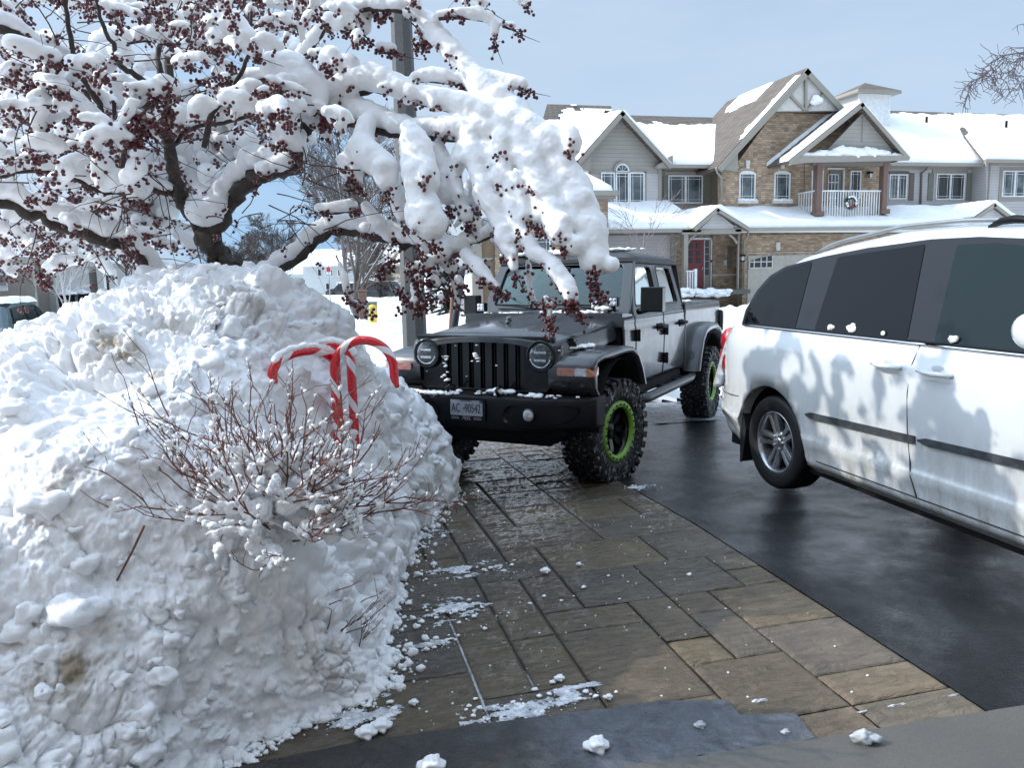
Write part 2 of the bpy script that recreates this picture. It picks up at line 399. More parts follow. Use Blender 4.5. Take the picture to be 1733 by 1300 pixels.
def jag(P, close=True):
    out = []
    for i in range(len(P)):
        a = np.array(P[i]); b = np.array(P[(i+1) % len(P)]); k = max(1, int(np.linalg.norm(b-a)/.05))
        for q in range(k): out.append(a+(b-a)*q/k+np.array([0, random.uniform(-.003, .003), 0]))
    return out
mb.prism(jag(pl+pr), (0, 0, -0.03)); tag(mb.obj('slate_step', MAT['slate'], bevel=.003), kind='structure')
def m_concrete():
    n = NT('concrete'); v = n.co(); f = n.noise(v, 3, 6, .65); g = n.noise(v, 150, 3, .7)
    c = n.mix(n.fr(f, .25, .75), (0.085, 0.080, 0.073), (0.125, 0.118, 0.106)); c = n.mix(n.fr(g, .45, .7, 0, .6), c, (0.05, 0.048, 0.044))
    br = n.noise(n.co(scale=(3, 120, 1), rot=(0, 0, .35)), 1.5, 3, .6)
    n.set(Base_Color=c, Roughness=n.fr(f, .3, .7, .45, .7), Normal=n.bump(n.math('ADD', br, n.math('MULTIPLY', g, .5)), .3, .004)); return n.m
MAT['concrete'] = m_concrete()
pc = [atZ(x, y, .022) for x, y in ((1800, 1187), (1733, 1196), (1560, 1222), (1376, 1252), (1210, 1277), (1030, 1302), (700, 1350), (0, 1450))]+[np.array([-3, 0.2, .022]), np.array([6, .2, .022])]
mb = MB(); mb.prism(jag(pc), (0, 0, -0.05)); tag(mb.obj('garage_floor', MAT['concrete'], bevel=.004), kind='structure')
# ================================================================ SNOW BANK
def edge_x(Y):   # base of the bank along the paving
    return np.interp(Y, [2.2, 2.55, 2.75, 2.97, 3.95, 4.89, 5.4, 5.8, 6.4, 8, 12], [-.62, -.50, -.28, 0.16, 0.36, 0.58, .80, 1.00, .80, -.2, -2])
def bank_h(X, Y):
    # main mound
    top = np.interp(Y, [1.2, 1.7, 2.1, 2.5, 2.9, 3.3, 3.8, 4.4, 5.0, 6.0, 7.0, 8.5, 11], [.20, .36, .58, .80, 1.00, 1.17, 1.36, 1.46, 1.40, 1.10, .86, .52, .30])
    # peak around the tree, falling off to both sides
    ang = np.degrees(np.arctan2(X, Y))
    # silhouette: photo x -> needed crest height near 4.4 m
    # (angles east of the drive direction)
    cr = np.interp(ang, [-34, -24, -20.5, -17.5, -14.5, -12, -9.5, -6.3, -3.5, -1.0, 1.0, 3.0, 5.0, 7.2, 9, 12],
                        [1.34, 1.37, 1.42, 1.50, 1.60, 1.69, 1.72, 1.73, 1.68, 1.55, 1.45, 1.32, 1.18, 1.02, .85, .8])
    h = top*(cr/1.46)
    d = edge_x(Y)-X + 0.05*perlin(np.stack([X*4, Y*4, X*0], 1))   # distance in from the edge
    wall = np.clip(d/np.interp(Y, [2, 2.8, 3.5, 5, 6], [1.25, 1.00, .75, .42, .40]), 0, 1)
    wall = (1-(1-wall)**np.interp(Y, [2, 3, 4.5], [1.5, 1.9, 2.6]))
    h = h*wall
    # soft hollow below the shrub
    h -= 0.16*np.exp(-(((X-0.02)/.32)**2+((Y-2.75)/.28)**2))*wall
    h -= .24*np.exp(-(((X+.10)/.24)**2+((Y-3.50)/.34)**2))*wall      # hollow scooped round the canes
    return h, d
def lumps_h(P, wdt=.78):
    f1, f2 = cells(P); return np.sqrt(np.clip(1-(f1/wdt)**2, 0, 1)), f2-f1
def build_bank():
    na, nr = 860, 900
    A = np.radians(np.linspace(-56, 14, na)); R0 = np.concatenate([np.geomspace(1.15, 6.0, 700), np.geomspace(6.03, 12.0, 160)])
    AA, RR = np.meshgrid(A, R0); h0, _ = bank_h((RR*np.sin(AA)).ravel(), (RR*np.cos(AA)).ravel()); h0 = h0.reshape(RR.shape)
    # spread the samples along each ray by length of slope over distance, so steep faces are as fine as flat ones
    ds = np.hypot(np.diff(RR, axis=0), np.diff(h0, axis=0)*1.2)/RR[1:]; cs = np.concatenate([np.zeros((1, na)), np.cumsum(ds, 0)]); cs /= cs[-1]
    R2 = np.stack([np.interp(np.linspace(0, 1, nr), cs[:, j], R0) for j in range(na)], 1)
    AA = np.repeat(A[None], nr, 0); X = (R2*np.sin(AA)).ravel(); Y = (R2*np.cos(AA)).ravel()
    h, d = bank_h(X, Y); V = np.stack([X, Y, h+gz(Y)-0.012], 1)
    N = grid_normals(V, nr, na); N[N[:, 2] < 0] *= -1
    w_ = np.clip(h/.32, 0, 1)**.7; wq = np.clip(h/.07, 0, 1)
    Q = V; wp = Q+0.09*np.stack([perlin(Q*2.6), perlin(Q*2.6+9), perlin(Q*2.6+21)], 1)+0.02*np.stack([perlin(Q*11), perlin(Q*11+9), perlin(Q*11+21)], 1)
    rough = np.clip(fbm(Q*1.3+40, 3)*1.6+.72, .22, 1.1)      # crumbly against smooth patches
    D = 0.16*fbm(Q*.9+2, 2)*w_+.06*fbm(Q*2.2+5, 3)*w_
    l1, e1 = lumps_h(wp*2.9, .85); D += .13*(l1-.55)*w_*np.clip(.55+fbm(Q*.8+70, 2), .2, 1)
    l2, e2 = lumps_h(wp*6.8+5); D += .072*(l2-.5)*w_*rough
    l3, e3 = lumps_h(wp*15+2); D += .030*(l3-.5)*wq*rough**1.6
    l4, e4 = lumps_h(wp*34+9); D += .014*(l4-.5)*wq*rough
    D += .0045*fbm(Q*70, 2)*wq+.012*fbm(Q*24, 3)*wq-.035*np.exp(-e2/.07)*w_*rough-.014*np.exp(-e3/.07)*wq*rough
    V = V+N*D[:, None]
    V[:, 2] = np.where(h < 0.004, gz(Y)-0.05, V[:, 2])
    keep = (V[:, 2] > gz(Y)-0.045)
    ob = np_grid('snow_bank', V, nr, na, MAT['bank'], keep=keep); tag(ob, kind='structure')
    W = V-cC; dz = W@cF; u = PCX+FPX*(W@cR)/dz; v = PCY-FPX*(W@cU)/dz
    return V, u, v, dz
def m_bank():
    n = NT('bank_snow'); v = n.co(); big = n.noise(v, 1.15, 5, .62, .3); fine = n.noise(v, 9, 5, .65)
    at = n.n('Attribute'); at.attribute_name = 'dirt'; dm = n.math('ADD', n.math('MULTIPLY', n.fr(big, .55, .70), .30), n.math('MULTIPLY', at.outputs['Fac'], 1.15)); dm = n.math('MULTIPLY', dm, n.fr(fine, .32, .56)); dm = n.math('MULTIPLY', dm, 1.0)
    base = n.mix(n.fr(n.noise(v, 4, 4, .6), .35, .7), (0.82, 0.83, 0.85), (0.89, 0.89, 0.89))
    c = n.mix(dm, base, (0.27, 0.22, 0.16))
    h = n.math('ADD', n.noise(v, 38, 7, .68), n.math('MULTIPLY', n.noise(v, 230, 4, .7), .35))
    n.set(Base_Color=c, Roughness=.55, Normal=n.bump(h, .42, .012)); n.b.inputs['Specular IOR Level'].default_value = .3
    return n.m
MAT['bank'] = m_bank()
BV, BU, BW, BD = build_bank()
def bank_hit(px, py):
    """the bank surface point seen at photo pixel (px, py) and its depth"""
    k = np.where((np.abs(BU-px) < 7) & (np.abs(BW-py) < 7) & (BD > .5))[0]; i = k[np.argmin(BD[k])]; return Vector(BV[i]), float(BD[i])
def bank_z(x, y):
    i = np.argmin((BV[:, 0]-x)**2+(BV[:, 1]-y)**2); return float(BV[i, 2])
def dirt_attr():
    w_ = np.zeros(len(BV))
    for x, y, r, s in ((185, 575, .10, 1), (205, 600, .08, 1), (265, 622, .05, .8), (105, 800, .07, .8), (95, 832, .06, .9), (30, 1075, .07, .7), (130, 1130, .07, .9), (55, 1150, .09, .8), (390, 490, .14, .7), (440, 520, .12, .6), (300, 545, .10, .5), (330, 1170, .05, .5), (560, 1150, .05, .4), (375, 700, .03, .4), (180, 1060, .06, .5), (10, 690, .05, .5), (20, 1240, .06, .5)):
        c, _ = bank_hit(x, y); w_ = np.maximum(w_, s*np.exp(-((BV-np.array(c))**2).sum(1)/r**2))
    a = bpy.data.objects['snow_bank'].data.attributes.new('dirt', 'FLOAT', 'POINT'); a.data.foreach_set('value', w_.astype(np.float32))
dirt_attr()
def clods():
    """separate thrown clods lying on the bank"""
    rr = random.Random(44); mb = MB(); ok = np.where((BU > -60) & (BU < 760) & (BW > 440) & (BW < 1320) & (BV[:, 2] > .06))[0]
    for k in range(600):
        i = int(ok[rr.randrange(len(ok))]); p = Vector(BV[i]); t = rr.random(); r = .012+.048*t**2.6
        if p.x > float(edge_x(p.y))-.45 and r > .05: r *= .6
        o = len(mb.v); n_, m_ = (28, 18) if r > .028 else (14, 9); mb.sphere((0, 0, 0), r, n_, m_, 0, (rr.uniform(.8, 1.4), rr.uniform(.8, 1.3), rr.uniform(.6, .95)))
        P = np.array(mb.v[o:]); nn = P/(np.linalg.norm(P, axis=1)[:, None]+1e-9); off = np.array([p.x*31, p.y*17, k*.7]); f1, f2 = cells(P/r*.9+off)
        P = P+nn*(r*(.62*perlin(P/r*1.0+off)+.55*(.5-f1)+.16*perlin(P/r*3.4+off)))[:, None]; q = p-Vector((0, 0, r*.35))
        for j, a in enumerate(P): mb.v[o+j] = (a[0]+q.x, a[1]+q.y, a[2]+q.z)
    tag(mb.obj('snow_clods', MAT['bank']), kind='stuff')
clods()
# ---- snowy field beyond the drive, lumpy and sunlit
def build_field():
    na, nr = 620, 260
    A = np.radians(np.linspace(-50, 62, na)); R = np.geomspace(6.2, 70, nr)
    AA, RR = np.meshgrid(A, R); X = (RR*np.sin(AA)).ravel(); Y = (RR*np.cos(AA)).ravel()
    h = 0.30+0*X
    # ploughed ridge along the street and heaps
    h += 0.62*np.exp(-((Y-12.8)/1.5)**2)*np.clip((X+1)/5, .15, 1) + 0.45*np.exp(-((Y-20.5)/1.6)**2)
    h += 0.25*np.exp(-(((X-5.2)/1.3)**2+((Y-11.6)/1.1)**2))
    ex = np.interp(Y, [5, 6.4, 8, 10], [1.0, .7, .35, .2]); d1 = np.clip((ex-X)/.5, 0, 1)        # left of the drive
    d2 = np.clip((Y-10.0)/.7, 0, 1); d3 = np.clip((X-9.3)/.6, 0, 1)
    wgt = np.maximum(np.maximum(d1, d2), d3); h = (h+.0)*wgt
    V = np.stack([X, Y, h-0.30+(0.0)], 1); V[:, 2] = np.where(wgt < .02, -0.5, h+gz(Y)-0.02)
    Q = V.copy(); f1, _ = cells(Q*2.2); D = .20*(.6-f1)+.09*(billow(Q*3.5, 3)-.4)+.12*fbm(Q*.5, 3)
    V[:, 2] += D*wgt
    np_grid('snow_field', V, nr, na, MAT['snow'], keep=wgt > .02)
    tag(bpy.data.objects['snow_field'], kind='structure')
build_field()
# ---- crumbs and lumps
def lump_mesh(mb, c, r, sc=(1, 1, .75), n=9, m=7, jit=.0):
    o = len(mb.v); mb.sphere((0, 0, 0), r, n, m, 0, sc)
    P = np.array(mb.v[o:]); nn = P/(np.linalg.norm(P, axis=1)[:, None]+1e-9); off = np.array([c[0]*31, c[1]*17, c[2]*5])
    P = P+nn*(r*.55*perlin(P/r*1.1+off)+r*.28*perlin(P/r*2.7+off))[:, None]
    for i, p in enumerate(P): mb.v[o+i] = (p[0]+c[0], p[1]+c[1], p[2]+c[2])
def crumbs():
    mb = MB(); rr = random.Random(5)
    for k in range(1500):
        Y = rr.choice([rr.uniform(2.6, 3.3), rr.uniform(2.6, 6.0)]); dd = abs(rr.gauss(0, .10)); X = float(edge_x(Y))+dd-.10
        r = rr.choice([.004, .006, .008, .012, .018, .028 if dd < .12 else .008])*rr.uniform(.7, 1.3)
        lump_mesh(mb, (X, Y, float(gz(Y))+r*.4+.004), r, n=6 if r < .012 else 10, m=4 if r < .012 else 7)
    for k in range(420):
        X = rr.uniform(.2, 2.3); Y = rr.uniform(2.35, 6); r = rr.choice([.0022, .003, .004, .0055])
        if rr.random() > math.exp(-(X-.3)*.8)+.12: continue
        lump_mesh(mb, (X, Y, float(gz(Y))+r*.5+.003), r, n=5, m=4)
    for (x, y, sx, sy) in ((785, 968, .24, .12), (770, 1035, .22, .15), (870, 1205, .2, .08), (965, 1180, .14, .08), (740, 1090, .16, .06), (600, 1215, .2, .1), (1085, 818, .1, .08), (1000, 1000, .4, .3)):
        c = atZ(x, y)
        for k in range(50 if x != 1000 else 20):
            r = rr.choice([.002, .003, .004, .006, .010])*rr.uniform(.7, 1.2); q = (c[0]+rr.gauss(0, sx*.6), c[1]+rr.gauss(0, sy*.6)); lump_mesh(mb, (q[0], q[1], float(gz(q[1]))+r*.4+.006), r, n=8, m=6, sc=(1.3, 1, .6))
    tag(mb.obj('snow_crumbs', MAT['snow']), kind='stuff')
crumbs()
def lumps():
    rr = random.Random(9)
    L_ = [(700, 1189, .014, 'small rounded snow lump on the dark paving beside the bank'), (923, 966, .021, 'square chunk of snow alone on the middle of the wet paving'),
          (1010, 1262, .034, 'crumbly snow lump on the blue-grey slate step'), (730, 1296, .036, 'large snow lump at the very bottom edge on the dark step'),
          (947, 1148, .016, 'snow lump at the top of the white slush smear'), (1030, 1180, .013, 'little snow nugget on the paving right of the slush smear'),
          (620, 1240, .030, 'snowball-like lump at the foot of the bank above the dark step'), (645, 1228, .03, 'upper snow lump at the foot of the bank above the dark step'),
          (695, 930, .03, 'snow lump at the bank foot below the shrub tips'), (980, 955, .012, 'tiny snow bit right of the square chunk'), (1185, 1228, .017, 'clear melting ice bit at the right part of the slate step'), (1330, 1240, .013, 'thin ice ring near the slate corner')]
    for x, y, r, lab in L_:
        p = atZ(x, y, r*.6+.01); mb = MB(); lump_mesh(mb, (0, 0, 0), r, (1.2, 1, .75), 22, 14)
        o = mb.obj('snow_lump', MAT['snow'] if 'ice' not in lab else MAT['icy']); o.location = p; tag(o, lab, 'snow lump', 'snow lumps lying on the paving')
    p = atZ(1467, 1249, .045); mb = MB(); lump_mesh(mb, (0, 0, 0), .052, (1.05, .42, .38), 26, 16)
    o = mb.obj('ice_chunk', MAT['icy']); o.location = p; o.rotation_euler = (0, 0, -.35); tag(o, 'translucent long ice chunk lying on the concrete floor edge', 'ice chunk')
n_ = NT('icy'); v_ = n_.co(); n_.set(Base_Color=(.80, .84, .88), Roughness=.12, Normal=n_.bump(n_.noise(v_, 40, 5, .6), .5, .01)); n_.b.inputs['Transmission Weight'].default_value = .45; n_.b.inputs['IOR'].default_value = 1.31
MAT['icy'] = n_.m
lumps()
def slush_patch(x, y, rx, ry, seed, thr=.05):
    c = atZ(x, y, 0.0); n = 110; X, Y = np.meshgrid(np.linspace(-1, 1, n), np.linspace(-1, 1, n)); q = np.sqrt(X**2+Y**2)
    P = np.stack([(X*rx).ravel(), (Y*ry).ravel(), np.full(X.size, seed*3.1)], 1)
    h = fbm(P*np.array([7, 16, 1]), 5, 2.1, .62)*.9+.55-q.ravel()*1.0-thr
    V = np.stack([P[:, 0]+c[0], P[:, 1]+c[1], .005+np.clip(h, -.1, .35)*.022+.003*fbm(P*60, 2)+gz(P[:, 1]+c[1])], 1)
    o = np_grid('slush_patch', V, n, n, MAT['slush_white'], keep=h > 0); tag(o, kind='stuff')
n_ = NT('slush_white'); v_ = n_.co(); f_ = n_.noise(v_, 22, 6, .7)
n_.set(Base_Color=n_.mix(n_.fr(f_, .38, .62), (.36, .38, .41), (.80, .82, .85)), Roughness=.35, Normal=n_.bump(n_.noise(v_, 90, 5, .7), .7, .01)); MAT['slush_white'] = n_.m
for a in ((785, 968, .26, .12, 1), (770, 1035, .24, .17, 2), (870, 1205, .22, .09, 3), (965, 1180, .15, .09, 4), (740, 1090, .16, .05, 5, .15), (600, 1215, .22, .12, 6), (700, 905, .3, .10, 7, .1), (1290, 1190, .12, .03, 8, .2), (1530, 1195, .25, .02, 9, .15), (1085, 818, .12, .08, 10, .1)): slush_patch(*a)
# ================================================================ VEHICLES
def m_paint(name, col, rough=.22, flake=0.0, coat=1.0, grime=0.0, gz0=0.3, gz1=0.75, metal=0.0):
    n = NT(name); v = n.co(); f = n.noise(v, 2.5, 5, .6)
    c = n.mix(n.fr(f, .3, .7), tuple(x*.93 for x in col), tuple(min(1, x*1.05) for x in col))
    r = n.fr(n.noise(v, 8, 4, .7), .3, .8, rough*.8, rough*1.5)
    if grime:
        z = n.sep(v)[2]; st = n.noise(n.co(scale=(14, 14, 1.2)), 1.0, 5, .65); sp = n.noise(v, 35, 5, .7)
        g = n.math('MULTIPLY', n.fr(z, gz1, gz0), n.fr(n.math('ADD', st, n.math('MULTIPLY', sp, .5)), .55, .95)); g = n.math('MULTIPLY', g, grime)
        c = n.mix(g, c, (.30, .27, .22)); r = n.math('MAXIMUM', r, n.math('MULTIPLY', g, .8))
    n.set(Base_Color=c, Roughness=r, Metallic=metal, Normal=n.bump(n.noise(v, 3.2, 3), .10, .05))
    n.b.inputs['Coat Weight'].default_value = coat; n.b.inputs['Coat Roughness'].default_value = .03
    return n.m
MAT['grey_paint'] = m_paint('grey_paint', (.040, .043, .047), .20, grime=.25, metal=.0, coat=.30); MAT['grey_paint'].node_tree.nodes['Principled BSDF'].inputs['Specular IOR Level'].default_value = .38
MAT['flare_grey'] = m_paint('flare_grey', (.028, .030, .034), .30, coat=.6, grime=.3)
MAT['white_paint'] = m_paint('white_paint', (.68, .71, .72), .16, grime=1.0, gz0=.22, gz1=.85)
MAT['soft_top'] = simple('soft_top', (.045, .047, .050), .55, bump=.25, bs=90, bd=.002)
MAT['rubber'] = simple('rubber', (.009, .0095, .011), .62, bump=.2, bs=120, bd=.002)
def m_snowy_rubber():
    n = NT('snowy_rubber'); v = n.co(); f = n.noise(v, 30, 5, .7); r = n.fr(f, .57, .66)
    n.set(Base_Color=n.mix(n.math('MULTIPLY', r, .75), (.008, .0085, .010), (.55, .58, .62)), Roughness=.65, Normal=n.bump(f, .4, .006)); return n.m
MAT['snowy_rubber'] = m_snowy_rubber()
MAT['green_ring'] = simple('green_ring', (.18, .36, .045), .35, bump=.05)
MAT['lamp_clear'] = simple('lamp_clear', (.55, .57, .60), .10, .55, coat=1, var=.5, vs=45)
MAT['lamp_red_clear'] = simple('lamp_red_clear', (.42, .17, .13), .12, .2, coat=1, var=.3, vs=50)
MAT['amber'] = simple('amber', (.42, .13, .035), .12, coat=1, var=.2)
MAT['tail_red'] = simple('tail_red', (.42, .012, .02), .10, coat=1, var=.25, vs=20)
MAT['lens_dark'] = simple('lens_dark', (.05, .058, .062), .06, .5, coat=1, var=.6, vs=30)
def m_glass(name, tint, refl=.12, gcol=(.9, .95, .95)):
    n = NT(name); tr = n.n('BsdfTransparent'); tr.inputs[0].default_value = (*tint, 1); gl = n.n('BsdfGlossy'); gl.inputs['Roughness'].default_value = .015
    gl.inputs[0].default_value = (*gcol, 1)
    v = n.co(); bm = n.bump(n.noise(v, 1.5, 2), .05, .02); n.l(bm, gl.inputs['Normal'])
    fz = n.n('Fresnel'); fz.inputs[0].default_value = 1.52; fac = n.math('ADD', n.math('MULTIPLY', fz.outputs[0], 1.0), refl)
    ms = n.n('MixShader'); n.l(fac, ms.inputs[0]); n.l(tr.outputs[0], ms.inputs[1]); n.l(gl.outputs[0], ms.inputs[2]); n.l(ms.outputs[0], n.o.inputs[0]); return n.m
MAT['glass_screen'] = m_glass('glass_screen', (.36, .45, .43), .0)
MAT['glass_clear'] = m_glass('glass_clear', (.30, .38, .37), .0)
MAT['glass_privacy'] = m_glass('glass_privacy', (.035, .04, .045), .10)
MAT['seat'] = simple('seat_cloth', (.028, .029, .031), .8)
MAT['seat_grey'] = simple('seat_grey', (.09, .09, .09), .8)
MAT['hivis'] = simple('hivis_cloth', (.20, .85, .55), .8)
def ring(mb, outer, inner, d, mi=0):
    """closed frame between two outlines with the same number of points, thickness vector d"""
    n = len(outer); O = [Vector(p) for p in outer]; I = [Vector(p) for p in inner]; D = Vector(d)
    vs = O+I+[p+D for p in O]+[p+D for p in I]; fs = []
    for i in range(n):
        j = (i+1) % n
        fs += [(i, j, n+j, n+i), (2*n+i, 3*n+i, 3*n+j, 2*n+j), (i, 2*n+i, 2*n+j, j), (n+i, n+j, 3*n+j, 3*n+i)]
    mb.add(vs, fs, mi)
def rounded(pts, r, seg=4):
    out = []; n = len(pts)
    for i in range(n):
        p = Vector(pts[i]); a = Vector(pts[i-1]); b = Vector(pts[(i+1) % n]); d1 = (a-p); d2 = (b-p)
        rr = min(r, d1.length*.45, d2.length*.45); s = p+d1.normalized()*rr; e = p+d2.normalized()*rr
        for k in range(seg+1):
            t = k/seg; out.append(s*(1-t)**2+p*2*t*(1-t)+e*t*t)
    return out
def text_mesh(name, txt, size, mat, parent, mtx, depth=.002, shear=0, squeeze=1.0, offset=0.0, align='CENTER'):
    cu = bpy.data.curves.new(name, 'FONT'); cu.body = txt; cu.size = size; cu.extrude = depth; cu.align_x = align; cu.align_y = 'CENTER'; cu.shear = shear; cu.offset = offset
    to = bpy.data.objects.new('tmp', cu); COL.objects.link(to); bpy.context.view_layer.update()
    me = bpy.data.meshes.new_from_object(to.evaluated_get(bpy.context.evaluated_depsgraph_get())); bpy.data.objects.remove(to); bpy.data.curves.remove(cu)
    me.transform(Matrix.Diagonal((squeeze, 1, 1, 1))); me.name = name
    me.materials.clear(); me.materials.append(mat); o = bpy.data.objects.new(name, me); COL.objects.link(o); o.parent = parent; o.matrix_local = mtx
    return o
def basis(loc, xa, ya):
    xa = Vector(xa).normalized(); za = xa.cross(Vector(ya)).normalized(); ya = za.cross(xa)
    m = Matrix((xa, ya, za)).transposed().to_4x4(); m.translation = loc; return m
def off_wheel(parent, w, u, side, steer=0):
    """mud-terrain wheel; side +1: outer face towards +x"""
    R, W = .445, .30
    root = bpy.data.objects.new('wheel', None); COL.objects.link(root); root.parent = parent
    root.location = (w, u, R); root.rotation_euler = (0, 0, steer+(0 if side > 0 else PI))
    t = MB(); h = W/2
    prof = [(.235, -h*.75), (.30, -h*.98), (.38, -h*1.0), (.415, -h*.92), (.425, -h*.7), (.428, 0), (.425, h*.7), (.415, h*.92), (.38, h*1.0), (.30, h*.98), (.262, h*.86), (.245, h*.70)]
    t.lathe(prof, 64)
    rr = random.Random(3)
    n = 30
    for k in range(n):
        for row, (x0, wd, ln, tw, ph) in enumerate(((-.118, .075, .050, .0, 0), (-.040, .062, .062, .35, .5), (.040, .062, .062, -.35, 0), (.118, .075, .050, 0, .5))):
            a = 2*PI*(k+ph)/n; m = Matrix.Rotation(a, 4, 'X') @ Matrix.Translation((x0, 0, R-.010)) @ Matrix.Rotation(tw, 4, 'Z')
            t.box(-wd/2, wd/2, -ln/2, ln/2, -.018, .0075, 0, m)
        for sx in (-1, 1):
            a = 2*PI*(k+(0 if sx < 0 else .5))/n; lg = .05 if k % 2 else .032
            m = Matrix.Rotation(a, 4, 'X') @ Matrix.Translation((sx*(h+.0005), 0, R-.03-lg/2))
            t.box(-.009, .009, -.021, .021, -lg/2, lg/2+.012, 0, m)
    for k in range(40):
        a = 2*PI*k/40; m = Matrix.Rotation(a, 4, 'X') @ Matrix.Translation((h*.985, 0, .315)); t.box(-.004, .004, -.010, .010, -.018, .018, 0, m)
    t.obj('tyre', MAT['snowy_rubber'], root)
    r = MB(); r.lathe([(.245, h*.70), (.225, h*.66), (.205, h*.50), (.198, -h*.2), (.19, -h*.4), (0, -h*.4)], 48)
    for k in range(8):
        a = 2*PI*k/8; m = Matrix.Rotation(a, 4, 'X'); r.add([m @ Vector(p) for p in ((h*.30, -.022, .06), (h*.30, .022, .06), (h*.48, .030, .20), (h*.48, -.030, .20), (h*.08, -.03, .06), (h*.08, .03, .06), (h*.2, .04, .2), (h*.2, -.04, .2))], [(0, 1, 2, 3), (4, 7, 6, 5), (0, 3, 7, 4), (1, 5, 6, 2), (0, 4, 5, 1)])
    r.lathe([(.075, h*.1), (.075, h*.32), (.055, h*.42), (0, h*.42)], 24)
    r.obj('rim', MAT['black_gloss'], root)
    g = MB(); g.lathe([(.198, h*.72), (.200, h*.86), (.212, h*.93), (.245, h*.93), (.256, h*.88), (.258, h*.70)], 64)
    b = g
    for k in range(24):
        a = 2*PI*k/24; m = Matrix.Rotation(a, 4, 'X'); b.lathe([(.0075, h*.90), (.0075, h*.985), (0, h*.985)], 6, 1, False, m @ Matrix.Translation((0, 0, .229)))
    g.obj('beadlock_ring', [MAT['green_ring'], MAT['black_plastic']], root)
def build_pickup():
    P = empty('pickup_truck', (1.70, 6.49, -.10), -math.radians(40.85), 'lifted dark grey four-door pickup with slotted black grille and green wheel rings', 'pickup truck', rx=-.02)
    gp = MAT['grey_paint']; bp = MAT['black_plastic']
    # ---- body tub: sides with a soft curve, gaps between doors
    rows = [(.70, .74), (.705, .775), (.76, .795), (.95, .808), (1.15, .812), (1.25, .808), (1.305, .797), (1.315, .803), (1.365, .795), (1.375, .775)]
    def skin(mb, u0, u1, s, ztop=None, zs=None, r=rows, k=14, bot=None):
        us = [u0, u0+.003, u0+.008]+list(np.linspace(u0+.03, u1-.03, k))+[u1-.008, u1-.003, u1]; G = []
        for u in us:
            e = min(u-u0, u1-u); inn = .014 if e < .001 else (.004 if e < .004 else 0)
            col = []
            for (z, w_) in r:
                z2 = z
                if bot is not None: z2 = max(z, min(bot(u), 1.30)) if z < 1.30 else z
                col.append((s*(w_-inn), u, z2))
            G.append(col)
        mb.grid(G)
    body = MB(); body.box(-.76, .76, .50, 2.60, .60, 1.30, 1)
    for s in (1, -1):
        skin(body, .46, .788, s); 
    body.box(-.79, .79, .46, .74, 1.28, 1.40, 0); body.box(-.775, .775, 2.56, 2.625, .72, 1.42, 0)
    body.obj('body', [gp, MAT['void']], P)
    for s in (1, -1):
        for (u0, u1) in ((.795, 1.745), (1.752, 2.600)):
            d = MB(); skin(d, u0, u1, s)
            do = d.obj('door', [gp], P)
            hu = u1-.16; hb = MB()
            hb.tube([(s*.815, hu-.10, 1.225), (s*.852, hu-.075, 1.23), (s*.858, hu, 1.23), (s*.852, hu+.075, 1.23), (s*.815, hu+.10, 1.225)], [.018, .020, .020, .020, .018], 8)
            hb.cbox((s*.812, hu, 1.225), (.012, .19, .075)); hb.obj('door_handle', bp, do, .006)
            for z in (1.19, .90):
                h = MB(); h.cbox((s*.825, u0-.012, z), (.034, .085, .105)); h.tube([(s*.845, u0-.02, z-.055), (s*.845, u0-.02, z+.055)], .016, 8); h.obj('hinge', bp, do, .008)
    # ---- bonnet
    hd = MB(); G = []
    for u, zc, zw, hw in ((-.675, 1.215, 1.13, .615), (-.672, 1.25, 1.175, .640), (-.65, 1.275, 1.21, .655), (-.58, 1.294, 1.236, .663), (-.40, 1.312, 1.252, .672), (-.1, 1.336, 1.275, .686), (.2, 1.352, 1.30, .70), (.45, 1.380, 1.328, .715), (.60, 1.398, 1.345, .725)):
        row = []
        for t in (-1, -1, -.985, -.95, -.88, -.75, -.60, -.50, -.44, -.40, -.2, 0, .2, .40, .44, .50, .60, .75, .88, .95, .985, 1, 1):
            a = abs(t); z = zw+(zc-zw)*(1-a**2.6)
            if a < .42 and u > -.5: z += .016*min(1, (u+.5)/.3)
            row.append([t*hw, u, z])
        row[0][2] = zw-.16; row[-1][2] = zw-.16; row[0][0] -= .01; row[-1][0] += .01
        row[1][2] = zw-.035; row[-2][2] = zw-.035
        G.append(row)
    hd.grid(G); hood = hd.obj('bonnet', gp, P)
    for s in (1, -1):   # side wall under bonnet and latches
        q = MB(); q.box(s*.60-.02, s*.60+.02, -.60, .50, .80, 1.12); q.obj('inner_fender', bp, P)
        q = MB(); q.cbox((s*.668, -.42, 1.215), (.05, .10, .085), rot=Matrix.Rotation(s*.5, 3, 'Y')); q.tube([(s*.665, -.47, 1.25), (s*.69, -.42, 1.20), (s*.68, -.38, 1.15)], [.02, .022, .016], 8); q.obj('bonnet_latch', MAT['black_gloss'], P, .01)
    # vents and decal lettering on the bonnet side
    q = MB(); q.prism([(.48, .44, 1.367), (.60, .50, 1.362), (.60, .56, 1.365), (.46, .54, 1.377)], (0, 0, .006)); q.obj('bonnet_vent', bp, P)
    dec = simple('decal', (.030, .032, .034), .5)
    text_mesh('bonnet_lettering', 'WILLYS', .098, dec, P, basis((.688, .20, 1.283), (.062, 1, .105), (-.45, 0, 1)), .0012, squeeze=.75, offset=.001)
    q = MB(); q.tube([(0, -.18, 1.31), (0, -.18, 1.36)], [.028, .018], 8); q.sphere((0, -.18, 1.375), .026, 8, 6, jit=.3); q.sphere((.0, -.205, 1.35), .02, 8, 6, jit=.3); q.obj('bonnet_ornament', MAT['lens_dark'], P)
    # ---- grille with seven slots
    g = MB(); yf = -.665
